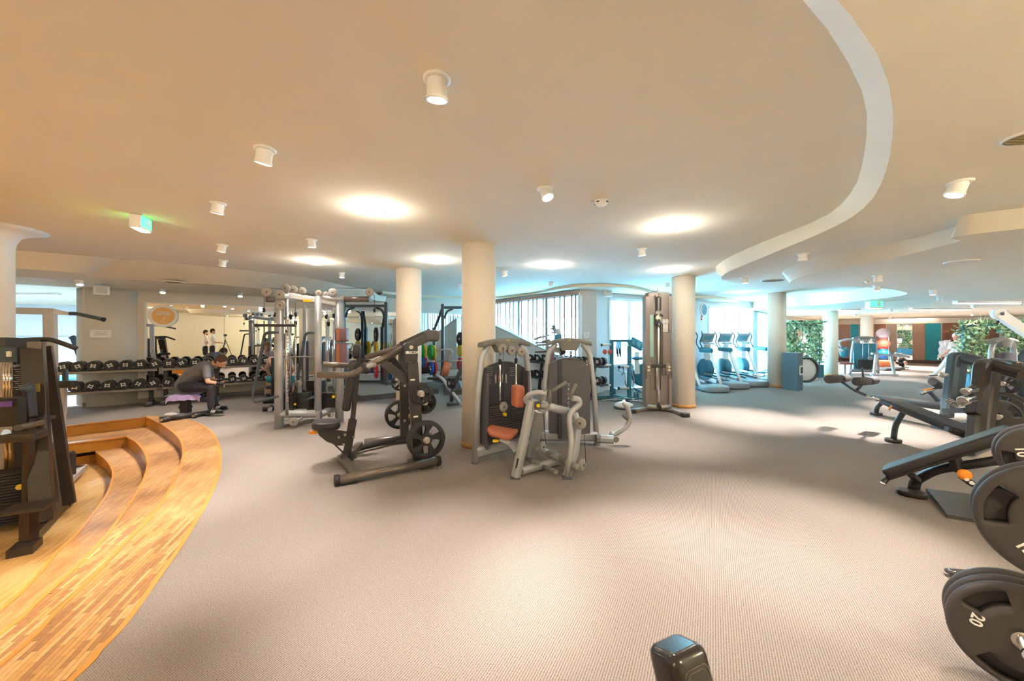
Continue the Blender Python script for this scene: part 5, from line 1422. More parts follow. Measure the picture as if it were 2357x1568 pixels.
# ================================================================ bench, towel
def Z2(zx, zy, dd): return D(180 + zx / 4.357, 640 + zy / 4.357, dd)
t = thing('flat_bench', 'black flat bench under the seated man, with a lilac towel on it', 'bench', W(428, 955).to_tuple())
a = W(368, 966, .045); b = W(484, 950, .045)
MB().tube([a, b], .045, 12).build('base_bar', M_['black'], t, world=True)
for s_ in (.17, .78):
    p = a.lerp(b, s_); MB().cyl(p + Vector((.02, -.16, 0)), p + Vector((-.0, .16, 0)), .035, 12).build('wheel', M_['char'], t, world=True)
    MB().cyl(p + Vector((.03, -.19, .01)), p + Vector((.03, -.165, .01)), .025, 10).build('wheel_hub', M_['chrome'], t, world=True)
MB().beam(Z2(1080, 1350, 7.1), Z2(1075, 1210, 7.1), .11, .14, up=(1, 0, 0)).build('post', M_['char'], t, world=True)
MB().pad(Z2(1080, 1185, 7.15), (.62, .27, .07), r=.06, M=Matrix.Rotation(.4, 3, 'Z'), e=.03).build('seat_pad', M_['leather_b'], t, world=True)
MB().cyl(Z2(1012, 1300, 7.05), Z2(1140, 1290, 7.25), .025, 10).build('knob', M_['rubber'], t, world=True)
seatz = Z2(1080, 1185, 7.15).z
# towel draped over the front edge
K = 26; J = 18; m = MB(); vs = []; cc = Z2(1085, 1165, 7.1); ca, sa = math.cos(.4), math.sin(.4)
for i in range(K + 1):
    for j in range(J + 1):
        x = (i / K - .5) * .50; y = (j / J - .55) * .46
        z = seatz + .045
        ey = abs(y) - .15
        if ey > 0: z -= ey * .9; y2 = (.15 + ey * .25) * (1 if y > 0 else -1)
        else: y2 = y
        z += .006 * math.sin(x * 45 + y * 10) * (1 if ey > 0 else .3) - (.05 * max(0, abs(x) - .20) / .05)
        y2 += .014 * math.sin(x * 40) * max(0, ey) * 8
        vs.append(Vector((cc.x + x * ca - y2 * sa, cc.y + x * sa + y2 * ca, z)))
m.add(vs, [(i * (J + 1) + j, (i + 1) * (J + 1) + j, (i + 1) * (J + 1) + j + 1, i * (J + 1) + j + 1) for i in range(K) for j in range(J)], True)
centre_thing('towel', m, mat('lilac_towel', '#BFA6D8', .95, var=.05, scale=30, bump=.4, bscale=300), 'lilac towel draped over the bench under the seated man', 'towel')
centre_thing('cloth', MB().sphere(Z2(930, 1372, 6.75), .09, sc=(1.2, .8, .45)), mat('pale_cloth', '#BDB4B0', .9, bump=.5, bscale=60), 'pale crumpled cloth on the floor by the bench base', 'cloth')
# hexagonal base of a second bench seen left of the cable machine
t = thing('bench_base', 'black bench base bar on the carpet just left of the cable machine', 'bench', W(622, 942).to_tuple())
MB().tube([W(604, 942, .045), W(640, 938, .045)], .045, 12).build('base_bar', M_['black'], t, world=True)
MB().cyl(W(621, 944, .045), W(624, 936, .045), .04, 10).build('wheel', M_['chrome'], t, world=True)
# ================================================================ wall signs
s_c = D(376, 727.5, 8.57)
t = thing('round_sign', 'round orange sign with white rim on the mirror at left', 'sign', s_c.to_tuple(), rz=math.atan2(TD.y, TD.x))
MB().lathe([(.235, 0), (.24, .006), (.235, .012)], axis=(0, -1, 0), n=48).build('rim', M_['whitep'], t)
MB().cyl((0, -.0125, 0), (0, -.016, 0), .185, 48).build('orange_disc', mat('sign_orange', '#F2B765', .5, var=0), t)
for z, w in ((.085, .17), (.055, .25), (.03, .21)):
    MB().box((0, -.017, z), (w, .003, .012)).build('text_line', M_['white'], t)
MB().tube([(.035, -.018, -.03), (.005, -.018, -.035), (-.02, -.018, -.05), (-.005, -.018, -.07), (-.04, -.018, -.1), (-.035, -.018, -.135), (.03, -.018, -.135), (.035, -.018, -.1), (.01, -.018, -.06), (.03, -.018, -.05)], .004, 6).build('kettlebell_figure', M_['white'], t)
def notice(p, w, h, label, rz, lines=3):
    t = thing('wall_notice', label, 'notice', p.to_tuple(), rz)
    MB().box((0, 0, 0), (w, .006, h)).build('sheet', M_['paper'], t)
    for i in range(lines): MB().box((0, -.004, h * (.25 - .2 * i)), (w * (.5 + .15 * ((i + 1) % 2)), .002, h * .05)).build('text_line', mat('grey_print', '#A79F9B', .8, var=0), t)
notice(D(232, 768.5, 7.55), .29, .15, 'small white notice on the pilaster by the left opening', math.atan2(TD.y, TD.x) + .1)
notice(D(1350, 771.5, 9.58), .15, .15, 'small white notice on the pillar by the windows', .25)
bpy.data.objects['round_sign'].scale = (1.05, 1.05, 1.05)
# ================================================================ black lat machine standing on the sunken floor, left edge
LZ = -.525
def Q(px, py, d): return D(px, py, d)
def ZA(zx, zy, d): return D(zx / 4.9, 640 + zy / 4.9, d)      # upper crop
def ZB(zx, zy, d): return D(zx / 3.92, 900 + zy / 3.92, d)    # lower crop
t = thing('pulldown_machine', 'dark brown weight-stack machine on the sunken wooden floor at the left edge', 'gym machine', D(40, 1200, 4.0).to_tuple())
BR = M_['brown']
def gq(px, py): return W(px, py, LZ)
# A-frame near side: base beam from (60,1275) to (150,1165)
f0 = gq(62, 1262); f1 = gq(150, 1168)
MB().beam(f0 + Vector((0, 0, .06)), f1 + Vector((0, 0, .06)), .09, .09).build('base_beam', BR, t, world=True)
MB().box(ZB(225, 1435, 3.54), (.16, .2, .11), rz=.6).build('foot_block', BR, t, world=True)
MB().box(f1 + Vector((0, 0, .07)), (.12, .12, .1), rz=.6).build('foot_block', BR, t, world=True)
MB().beam(gq(0, 1232) + Vector((-.3, -.1, .08)), gq(95, 1192) + Vector((0, 0, .08)), .1, .1).build('base_beam', BR, t, world=True)
MB().beam(ZB(262, 1380, 3.6), ZB(265, 1060, 3.6), .09, .09, up=(1, 0, 0)).build('step_post', BR, t, world=True)
MB().box(ZB(262, 1050, 3.6), (.30, .26, .03), rz=.5).build('step_plate', BR, t, world=True)
# big slanted side panels (front post and rear post leaning together)
MB().beam(ZB(390, 1180, 3.9), ZA(370, 740, 4.15), .11, .16, up=(.8, .6, 0)).build('front_post', BR, t, world=True)
MB().beam(ZB(590, 1030, 4.25), ZA(470, 780, 4.35), .07, .16, up=(.8, .6, 0)).build('rear_post', BR, t, world=True)
MB().prism([(0, 0), (1, 0), (1, 1), (0, 1)], 0, 1, Matrix.Identity(4))
P = [ZB(440, 1190, 3.98), ZB(565, 1040, 4.22), ZB(470, 270, 4.30), ZB(395, 290, 4.05)]
H_ = [ZB(500, 985, 4.1), ZB(535, 960, 4.18), ZB(480, 520, 4.22), ZB(450, 540, 4.1)]
m = MB(); nn = Vector((-.06, -.02, 0)); m.add(P + H_ + [p + nn for p in P] + [p + nn for p in H_], [(0, 1, 5, 4), (1, 2, 6, 5), (2, 3, 7, 6), (3, 0, 4, 7), (8, 12, 13, 9), (9, 13, 14, 10), (10, 14, 15, 11), (11, 15, 12, 8), (0, 8, 9, 1), (1, 9, 10, 2), (2, 10, 11, 3), (3, 11, 8, 0), (4, 5, 13, 12), (5, 6, 14, 13), (6, 7, 15, 14), (7, 4, 12, 15)])
m.build('side_panel', M_['bronze'], t, world=True)
a = [ZB(418, 310, 4.06), ZB(465, 300, 4.14), ZB(482, 460, 4.16), ZB(432, 475, 4.08)]
MB().add([p + Vector((.012, -.01, 0)) for p in a] + a, [(0, 1, 2, 3), (7, 6, 5, 4), (0, 4, 5, 1), (1, 5, 6, 2), (2, 6, 7, 3), (3, 7, 4, 0)]).build('label_plate', mat('grey_label', '#8C8580', .4), t, world=True)
a = [ZB(424, 350, 4.055), ZB(458, 342, 4.125), ZB(466, 440, 4.13), ZB(436, 448, 4.07)]
MB().add([p + Vector((.016, -.016, 0)) for p in a] + a, [(0, 1, 2, 3), (7, 6, 5, 4), (0, 4, 5, 1), (1, 5, 6, 2), (2, 6, 7, 3), (3, 7, 4, 0)]).build('red_label', mat('red_label', '#C4543F', .5, var=.2, scale=40), t, world=True)
MB().beam(ZA(0, 725, 3.9), ZA(400, 735, 4.2), .10, .10).build('top_beam', BR, t, world=True)
MB().tube([ZA(180, 712, 4.1), ZA(330, 695, 4.2), ZA(560, 692, 4.3), ZA(640, 715, 4.3), ZA(860, 795, 4.35)], .026, 12, fr=.1).build('curved_bar', M_['char'], t, world=True)
MB().box(ZA(385, 770, 4.15), (.14, .12, .1), rz=.6).build('top_bracket', M_['bronze'], t, world=True)
# stack column inside
weightstack(t, W2L(t, D(12, 1203, 3.95)), .34, .24, 1203 * 0 + (1203 - 1085) / F * 3.95, 18, rz=.6, mt=M_['rubber'])
m = MB(); 
MB().box(ZA(90, 1200, 4.35), (.02, .02, .02)).build('bolt', BR, t, world=True)
for zx in (50, 85, 118): MB().cyl(ZA(zx, 960, 4.2), ZA(zx, 1365, 4.2), .016, 10).build('guide_rod', M_['chrome'], t, world=True)
for zx in (60, 100): MB().cyl(ZB(zx, 460, 4.0), ZB(zx, 700, 4.0), .018, 10).build('brass_rod', mat('brass_rod', '#A88A5C', .3, .8), t, world=True)
MB().box(ZA(85, 850, 4.22), (.13, .03, .2), rz=.6).build('pulley_cover', M_['slate'], t, world=True)
MB().pad(ZA(100, 858, 4.15), (.05, .02, .06), r=.01, e=.004).build('white_clip', M_['whitep'], t, world=True)
cx = D(62, 1000, 4.45)
MB().beam(D(60, 1180, 4.45), D(52, 796, 4.45), .28, .03, up=(.6, -.8, 0)).build('rear_shroud', M_['black'], t, world=True)
MB().beam(D(60, 936, 4.38), D(52, 838, 4.38), .20, .01, up=(.6, -.8, 0)).build('placard', M_['shroud_d'], t, world=True)
ph = W2L(t, D(54, 841, 4.3)); lettering('StairMaster', .05, M_['paper'], t, ph, (.8, .6, 0), (0, 0, 1), bold=.001)
for k in range(11):
    p = D(52 - (k % 3) * .6, 850 + k * 4.6, 4.36); MB().box(p, (.13 - .03 * (k % 3), .003, .005), rz=.64).build('print_line', M_['paper'], t, world=True)
MB().beam(ZB(270, 250, 3.9), ZB(245, 1020, 3.9), .06, .06, up=(1, 0, 0)).build('inner_post', BR, t, world=True)
MB().cyl(ZA(280, 1205, 3.9), ZA(330, 1290, 3.92), .045, 16).build('roller', M_['slate'], t, world=True)
MB().beam(ZA(320, 1210, 3.92), ZA(350, 1560, 3.92), .075, .06, up=(1, 0, 0)).build('roller_post', M_['shroud_d'], t, world=True)
MB().tube([ZB(60, 85, 3.8), ZB(205, 80, 3.95), ZB(210, 275, 3.95), ZB(100, 280, 3.8)], .018, 10, fr=.03).build('handle_loop', BR, t, world=True)
MB().box(ZB(30, 190, 3.75), (.26, .12, .28), rz=.4).build('console', BR, t, world=True)
MB().box(ZB(22, 122, 3.66), (.12, .02, .05), rz=.4).build('purple_label', mat('purple_label', '#6E4A9C', .5), t, world=True)
MB().cyl(ZB(160, 335, 3.6), ZB(370, 285, 3.9), .03, 12).build('hand_grip', M_['bronze'], t, world=True)
MB().pad(ZB(90, 415, 3.55), (.42, .22, .08), r=.03, M=Matrix.Rotation(.5, 3, 'Z'), e=.02).build('arm_plate', BR, t, world=True)
MB().cyl(ZB(10, 395, 3.5), ZB(60, 380, 3.5), .035, 12).build('roller_cap', M_['steel'], t, world=True)
MB().beam(ZB(395, 250, 4.1), ZB(480, 235, 4.3), .05, .04).build('top_rail', M_['bronze'], t, world=True)
MB().cyl(ZB(195, 865, 3.95), ZB(175, 868, 3.9), .028, 12).build('yellow_knob', M_['yellow'], t, world=True)
MB().box(ZA(400, 1240, 4.0), (.06, .01, .08), rz=.6).build('warning_sticker', mat('faded_yellow', '#8C7E3A', .6), t, world=True)
# ---- grey machine frame behind it
t = thing('lat_tower', 'tall pale grey lat tower behind the dark machine at the left edge', 'gym machine', W(165, 1110, LZ).to_tuple())
G = mat('pale_grey_frame', '#B7AEA8', .4, .2)
MB().beam(ZB(560, 870, 4.8), ZA(565, 1000, 4.9), .10, .10, up=(.8, .6, 0)).build('post', G, t, world=True)
MB().beam(ZA(575, 1010, 4.9), ZA(565, 360, 4.9), .13, .10, up=(.8, .6, 0)).build('post', G, t, world=True)
MB().beam(ZA(180, 370, 4.8), ZA(600, 380, 4.9), .10, .08).build('top_beam', G, t, world=True)
MB().beam(ZA(600, 380, 4.9), ZA(780, 402, 5.0), .10, .07, w2=.05, h2=.04).build('top_arm', G, t, world=True)
MB().tube([ZA(775, 402, 5.0), ZA(860, 402, 5.0), D(240, 736, 5.05)], .024, 12, fr=.08).build('curved_bar', M_['slate'], t, world=True)
MB().cyl(D(236, 735.2, 5.045), D(241, 736.4, 5.052), .028, 12).build('bar_cap', M_['rubber'], t, world=True)
MB().beam(ZA(675, 1540, 4.6), ZA(675, 1240, 4.6), .10, .10, up=(.8, .6, 0)).build('short_post', G, t, world=True)
MB().beam(ZB(540, 780, 4.75), ZB(540, 20, 4.65), .09, .09, up=(.8, .6, 0)).build('short_post', G, t, world=True)
MB().pad(ZA(700, 1200, 4.6), (.27, .12, .08), r=.03, M=Matrix.Rotation(.3, 3, 'Z'), e=.025).build('thigh_pad', M_['leather_b'], t, world=True)
MB().beam(ZA(735, 1035, 4.8), ZA(738, 1165, 4.8), .035, .05, up=(1, 0, 0)).build('pad_stem', M_['slate'], t, world=True)
MB().beam(ZB(575, 850, 4.75), ZB(745, 690, 5.5), .09, .07).build('base_beam', G, t, world=True)
MB().beam(ZB(640, 690, 5.3), ZB(740, 690, 5.45), .06, .06).build('base_cap', M_['char'], t, world=True)
m = MB(); p0 = ZB(585, 770, 4.95); 
for p, q in (((590, 590), (655, 560)), ((590, 590), (590, 765)), ((650, 565), (650, 755))):
    MB().beam(ZB(*p, 5.0), ZB(*q, 5.0), .05, .06, up=(0, 1, 0)).build('hoop', M_['char'], t, world=True)
MB().beam(ZB(618, 600, 5.02), ZB(618, 745, 5.02), .10, .02, up=(0, 1, 0)).build('hoop_panel', mat('grey_panel', '#8B8583', .5), t, world=True)
# door and equipment in the room beyond the opening
t = thing('wooden_door', 'orange wooden door with a narrow glass panel beyond the left opening', 'door', D(143, 830, 15.5).to_tuple())
MB().box(D(143, 830, 15.5), (.75, .05, 2.0), rz=.35).build('leaf', wood_mat('door_wood', '#D08238', '#B9681F', '#94501A', rot=90, bw=3, bh=.3), t, world=True)
MB().box(D(141.5, 801, 15.45), (.2, .05, .42), rz=.35).build('glass', mat('door_glass', '#9CC3DA', .1), t, world=True)
MB().box(D(139.5, 781, 15.45), (.1, .05, .1), rz=.35).build('sign_plate', mat('blue_plate', '#3B5F86', .4), t, world=True)
for k, (px, py) in enumerate(((135, 872), (182, 868))):
    t = thing('bed_machine', ['left', 'right'][k] + ' blue-grey gym bench beyond the left opening', 'gym bench', D(px, py, 13).to_tuple())
    MB().pad((0, 0, 0), (.9, .5, .12), r=.1, e=.04).build('pad', mat('light_blue_pad', '#5CA8CF', .5), t)
    MB().beam((-.35, 0, -.06), (-.45, 0, -.5), .05, .05).build('leg', M_['whitep'], t)
    MB().beam((.35, 0, -.06), (.45, 0, -.5), .05, .05).build('leg', M_['whitep'], t)
t = thing('slanted_machine', 'grey slanted machine arm seen through the left opening', 'gym machine', D(178, 800, 10).to_tuple())
MB().beam(ZA(830, 670, 10), ZA(910, 900, 10), .1, .1).build('arm', M_['slate'], t, world=True)
MB().cyl(ZA(795, 672, 10), ZA(835, 668, 10), .05, 12).build('head', M_['slate'], t, world=True)
# ================================================================ people
SKIN = mat('skin', '#D9A48A', .55, var=.04, scale=12)
def limb(m, pts, rr, n=12):
    P = [Vector(p) for p in pts]
    for i in range(len(P) - 1):
        m.cyl(P[i], P[i + 1], rr[i], n, r2=rr[i + 1])
    for p, r in zip(P, rr): m.sphere(p, r * 1.0, 12, 8)
def hand(m, wrist, d, nrm, s=1.0, curl=.5):
    """palm + four fingers + thumb; d towards fingertips, nrm out of the back of the hand"""
    d = Vector(d).normalized(); nrm = Vector(nrm); nrm = (nrm - d * nrm.dot(d)).normalized(); sd = d.cross(nrm)
    R = Matrix((sd, d, nrm)).transposed()
    m.sphere(Vector(wrist) + d * .045 * s, .045 * s, 10, 7, sc=(.85, 1.1, .38), M=R)
    for k, (o, L) in enumerate(((-.030, .062), (-.010, .072), (.010, .068), (.028, .052))):
        a = Vector(wrist) + d * .078 * s + sd * o * s
        b = a + (d * (1 - curl * .4) - nrm * curl * .5).normalized() * L * .5 * s
        c = b + (d * (1 - curl) - nrm * curl * 1.2).normalized() * L * .5 * s
        limb(m, (a, b, c), (.0095 * s, .009 * s, .0075 * s), 8)
    a = Vector(wrist) + d * .025 * s - sd * .032 * s
    b = a + (d * .6 - sd * .8 - nrm * .2).normalized() * .035 * s
    limb(m, (a, b, b + (d * .9 - sd * .1 - nrm * .3).normalized() * .03 * s), (.012 * s, .0105 * s, .009 * s), 8)
def head_shape(m, c, fwd, up, s=1.0):
    """c = centre of the skull"""
    f = Vector(fwd).normalized(); u = Vector(up); u = (u - f * u.dot(f)).normalized(); r = f.cross(u)
    R = Matrix((r, f, u)).transposed(); c = Vector(c)
    m.sphere(c + f * .0 * s + u * .02 * s, .1 * s, 18, 12, sc=(.78, .98, .98), M=R)
    m.sphere(c + f * .035 * s - u * .065 * s, .062 * s, 14, 9, sc=(.86, .9, .95), M=R)
    m.sphere(c + f * .075 * s - u * .095 * s, .024 * s, 10, 7, M=R)
    m.cyl(c + f * .088 * s + u * .005 * s, c + f * .116 * s - u * .038 * s, .009 * s, 8, r2=.016 * s)
    m.sphere(c + f * .108 * s - u * .04 * s, .014 * s, 8, 6)
    m.sphere(c + f * .092 * s - u * .070 * s, .016 * s, 8, 6, sc=(1.3, .6, .5), M=R)
    for q in (-1, 1):
        m.sphere(c + r * q * .079 * s - u * .015 * s, .022 * s, 8, 6, sc=(.4, .8, 1.3), M=R)
        m.sphere(c + f * .085 * s + r * q * .033 * s + u * .022 * s, .016 * s, 8, 6, sc=(1.2, .6, .5), M=R)
    return R
def face_parts(t, c, fwd, up, s=1.0, hair='#3A2A22', beard=False, bald=0.0, bun=False, long=False):
    f = Vector(fwd).normalized(); u = Vector(up); u = (u - f * u.dot(f)).normalized(); r = f.cross(u); c = Vector(c)
    R = Matrix((r, f, u)).transposed()
    for q in (-1, 1):
        MB().sphere(c + f * .089 * s + r * q * .033 * s + u * .0 * s, .011 * s, 10, 7).build('eye', mat('eye_white', '#E9E6E2', .2, var=0), t, world=True)
        MB().sphere(c + f * .098 * s + r * q * .033 * s + u * .0 * s, .0045 * s, 8, 6).build('pupil', mat('pupil', '#2A1C14', .2, var=0), t, world=True)
        MB().sphere(c + f * .099 * s + r * q * .033 * s + u * .022 * s, .013 * s, 8, 6, sc=(1.3, .3, .28), M=R).build('eyebrow', mat('hair_' + hair, hair, .8), t, world=True)
    MB().sphere(c + f * .104 * s - u * .070 * s, .015 * s, 8, 6, sc=(1.4, .35, .32), M=R).build('mouth', mat('lips', '#A8635A', .5, var=0), t, world=True)
    hm = MB(); hm.sphere(c - f * .012 * s + u * .034 * s, .104 * s, 18, 12, sc=(.82, .98, .95), M=R)
    hm.sphere(c - f * .045 * s - u * .01 * s, .09 * s, 16, 10, sc=(.84, .72, .95), M=R)
    if bun: hm.sphere(c - f * .09 * s + u * .09 * s, .045 * s, 12, 8)
    if beard: 
        bm2 = MB(); bm2.sphere(c + f * .05 * s - u * .082 * s, .06 * s, 14, 9, sc=(.9, .8, .72), M=R); remesh(bm2, 'beard', mat('hair_' + hair, hair, .85), t, .007, 1)
    o = remesh(hm, 'hair', mat('hair_' + hair, hair, .75, var=.2, scale=60, bump=.6, bscale=180), t, .008, 1)
def person(label, J, fwd, up=(0, 0, 1), skin=SKIN, shirt='#808080', sleeve=.5, pants='#222222', shorts=False, hair='#3A2A22', shoe='#1A1A1A', hs=1.0, gloves=False, k=1.0, group=None, loc=None, vox=.012, **kw):
    """J: joint positions (world): head, neck, chest, belly, hip, shL, elL, wrL, shR, ..., hipL, kneeL, ankL, toeL ..."""
    base = Vector(loc) if loc is not None else Vector((J['hip'][0], J['hip'][1], 0))
    t = thing('person', label, 'person', base.to_tuple(), group=group)
    J = {a: Vector(b) for a, b in J.items()}
    b = MB(); sh_ = MB(); pa_ = MB()
    head_shape(b, J['head'], fwd, up, hs)
    hd = J['head'] - Vector(up).normalized() * .06 * hs - Vector(fwd).normalized() * .02 * hs
    limb(b, (hd, J['neck']), (.052 * k, .058 * k))
    tor = (J['neck'], J['chest'], J['belly'], J['hip'])
    limb(b, tor, (.06 * k, .115 * k, .105 * k, .12 * k))
    for s in 'LR':
        limb(b, (J['sh' + s], J['el' + s], J['wr' + s]), (.05 * k, .038 * k, .026 * k))
        limb(b, (J['hip' + s], J['kn' + s], J['an' + s]), (.08 * k, .052 * k, .036 * k))
        limb(b, (J['chest'], J['sh' + s]), (.08 * k, .055 * k)); limb(b, (J['hip'], J['hip' + s]), (.1 * k, .085 * k))
        hd_ = (J['wr' + s] - J['el' + s]).normalized()
        hand(b, J['wr' + s], kw.get('hd' + s, hd_), kw.get('hn' + s, (0, 0, 1)), k * .95, kw.get('curl', .6))
    remesh(b, 'body', skin, t, vox * .75, 2)
    # shirt
    w = .022 * k
    limb(sh_, (J['neck'] - (J['neck'] - J['chest']).normalized() * .03, J['chest'], J['belly'], J['hip']), (.075 * k, .135 * k + w * .5, .13 * k + w * .4, .14 * k + w * .4), 16)
    ax = (J['shR'] - J['shL']).normalized()
    for s, q in (('L', -1), ('R', 1)):
        limb(sh_, (J['chest'] + ax * q * .07, J['sh' + s] - (J['sh' + s] - J['chest']) * .05), (.115 * k, .075 * k))
        limb(sh_, (J['belly'] + ax * q * .045, J['chest'] + ax * q * .07), (.115 * k, .115 * k)); limb(sh_, (J['hip'] + ax * q * .04, J['belly'] + ax * q * .045), (.125 * k, .115 * k))
        e = J['sh' + s].lerp(J['el' + s], sleeve * 1.0) if sleeve <= 1 else J['el' + s].lerp(J['wr' + s], sleeve - 1)
        if sleeve <= 1: limb(sh_, (J['sh' + s], e), (.068 * k, .062 * k))
        else: limb(sh_, (J['sh' + s], J['el' + s], e), (.068 * k, .052 * k, .046 * k))
    remesh(sh_, 'shirt', mat('shirt_' + shirt, shirt, .85, var=.06, scale=10, bump=.5, bscale=25), t, vox, 3)
    # trousers
    limb(pa_, (J['hip'] + (J['belly'] - J['hip']) * .15, J['hip']), (.13 * k, .14 * k), 16)
    for s, q in (('L', -1), ('R', 1)):
        if shorts:
            e = J['hip' + s].lerp(J['kn' + s], .8); limb(pa_, (J['hip'], J['hip' + s], e), (.13 * k, .105 * k, .085 * k))
        else:
            e = J['kn' + s].lerp(J['an' + s], .9); limb(pa_, (J['hip'], J['hip' + s], J['kn' + s], e), (.13 * k, .102 * k, .072 * k, .055 * k))
    remesh(pa_, 'trousers' if not shorts else 'shorts', mat('cloth_' + pants, pants, .8, var=.08, bump=.4, bscale=30), t, vox, 3)
    for s in 'LR':
        a = J['an' + s]; f = J['to' + s] - a; f.z = 0; f.normalize(); z0 = a.z - .075 * k
        sm = MB(); sdd = Vector((-f.y, f.x, 0)); up_ = Vector((0, 0, 1))
        RR = Matrix((sdd, f, up_)).transposed()
        sm.sphere(a + f * .02 - up_ * .02, .05 * k, 12, 8, sc=(.9, 1.1, 1.0), M=RR)
        sm.sphere(a + f * .12 * k - up_ * .045 * k, .055 * k, 12, 8, sc=(.85, 1.5, .62), M=RR)
        sm.sphere(a - f * .03 * k - up_ * .045 * k, .045 * k, 12, 8, sc=(.85, 1.0, .75), M=RR)
        sho = remesh(sm, 'shoe', mat('shoe_' + shoe, shoe, .5, var=.1), t, .009, 1)
        so = MB().pad(a + f * .065 * k - up_ * .083 * k, (.095 * k, .29 * k, .022), r=.045, M=RR, e=.006); so.build('sole', mat('sole_dark', '#3A3532', .7), t, world=True)
        if kw.get('stripes'):
            for q in (.03, .055, .08):
                for sg in (-1, 1):
                    c_ = a + f * q - up_ * .035 + sdd * sg * .048; MB().box(c_, (.004, .012, .05), M=RR @ Matrix.Rotation(-.5, 3, 'X')).build('shoe_stripe', M_['white'], t, world=True)
    if gloves:
        for s in 'LR':
            g = MB(); wd = (J['wr' + s] - J['el' + s]).normalized()
            limb(g, (J['wr' + s] - wd * .015, J['wr' + s] + wd * .02), (.034, .036)); g.sphere(J['wr' + s] + wd * .055, .05, 10, 7, sc=(.85, .95, .62))
            remesh(g, 'glove', mat('glove_black', '#1E1D20', .6), t, .008, 1)
    face_parts(t, J['head'], fwd, up, hs, hair=hair, beard=kw.get('beard', False), bun=kw.get('bun', False))
    return t
# --- seated man on the bench (side view, facing right, looking down at his hands)
def Z2(zx, zy, dd): return D(180 + zx / 4.357, 640 + zy / 4.357, dd)
dn = 7.08; df = 7.42
J = dict(head=Z2(1432, 838, 7.2), neck=Z2(1360, 862, 7.22), chest=Z2(1270, 905, 7.22), belly=Z2(1130, 985, 7.22), hip=Z2(1062, 1075, 7.22),
         shL=Z2(1300, 900, 7.45), elL=Z2(1350, 1020, 7.5), wrL=Z2(1415, 1030, 7.42), shR=Z2(1288, 905, 7.0), elR=Z2(1298, 1040, 6.95), wrR=Z2(1405, 1058, 7.05),
         hipL=Z2(1085, 1092, 7.34), knL=Z2(1325, 1092, 7.4), anL=Z2(1380, 1275, 7.55), toL=Z2(1480, 1300, 7.6),
         hipR=Z2(1085, 1098, 7.08), knR=Z2(1330, 1100, 7.0), anR=Z2(1332, 1315, 7.0), toR=Z2(1470, 1345, 7.05))
person('man in grey T-shirt, black joggers and striped shoes sitting bent forward on the flat bench', J, fwd=(.72, 0, -.62), up=(.62, 0, .72), shirt='#77757A', sleeve=.62, pants='#2E2A33', hair='#5B4132', shoe='#1C1B1E', gloves=True, beard=True, loc=(J['hip'].x, J['hip'].y, 0), stripes=True, curl=.9, vox=.011)
# --- woman seated behind the cable machine, back towards the room
def Z3p(zx, zy, dd): return D(560 + zx / 4.1275, 630 + zy / 4.1275, dd)
J = dict(head=Z3p(330, 715, 8.75), neck=Z3p(335, 775, 8.6), chest=Z3p(340, 850, 8.5), belly=Z3p(345, 935, 8.4), hip=Z3p(345, 1000, 8.4),
         shL=Z3p(265, 815, 8.55), elL=Z3p(215, 905, 8.7), wrL=Z3p(250, 960, 8.95), shR=Z3p(425, 815, 8.5), elR=Z3p(478, 905, 8.6), wrR=Z3p(440, 965, 8.9),
         hipL=Z3p(305, 1010, 8.45), knL=Z3p(238, 1000, 8.8), anL=Z3p(238, 1135, 8.85), toL=Z3p(225, 1160, 9.1),
         hipR=Z3p(390, 1010, 8.4), knR=Z3p(478, 1000, 8.7), anR=Z3p(470, 1140, 8.75), toR=Z3p(475, 1165, 9.0))
person('person in pink top and teal shorts sitting behind the cable machine', J, fwd=(-.5, .8, -.35), up=(-.1, .2, .95), shirt='#DDB6AE', sleeve=.35, pants='#1D8690', shorts=True, hair='#B58A5E', bun=True, loc=(J['hip'].x, J['hip'].y, 0))
t = thing('stool_bench', 'small black seat under the person in teal shorts', 'seat', (J['hip'].x, J['hip'].y, 0))
MB().pad((0, 0, J['hip'].z - .17), (.45, .35, .08), r=.06, e=.03).build('seat_pad', M_['leather_b'], t)
MB().beam((0, 0, .03), (0, 0, J['hip'].z - .2), .08, .08).build('post', M_['char'], t)
MB().tube([(-.3, -.1, .04), (.3, .1, .04)], .04, 10).build('foot_bar', M_['black'], t)
# --- person in white walking at the right, carrying a sheet
def ZR(zx, zy, dd): return D(1880 + zx / 4.941, 660 + zy / 4.941, dd)
d = 13.4
J = dict(head=ZR(1583, 567, d), neck=ZR(1590, 625, d), chest=ZR(1590, 670, d), belly=ZR(1560, 760, d), hip=ZR(1530, 800, d),
         shL=ZR(1530, 650, d - .15), elL=ZR(1500, 725, d - .25), wrL=ZR(1405, 795, d - .2), shR=ZR(1640, 650, d + .15), elR=ZR(1600, 730, d + .3), wrR=ZR(1480, 770, d + .2),
         hipL=ZR(1510, 815, d - .1), knL=ZR(1430, 900, d - .12), anL=ZR(1350, 985, d - .1), toL=ZR(1320, 1010, d - .1),
         hipR=ZR(1545, 815, d + .1), knR=ZR(1500, 900, d + .1), anR=ZR(1545, 985, d + .1), toR=ZR(1500, 1010, d + .1))
t = person('grey-haired person all in white walking left beside the right plant divider', J, fwd=(-1, -.1, -.1), shirt='#F2F1F4', sleeve=.8, pants='#EFEEF2', hair='#A9A7A4', shoe='#E8E6E4', k=1.05, hs=1.05, loc=(J['hip'].x, J['hip'].y, 0))
m = MB(); K = 14; vs = []
q0 = ZR(1402, 620, d - .1); q1 = ZR(1520, 605, d - .05); q2 = ZR(1480, 800, d - .1); q3 = ZR(1385, 800, d - .15)
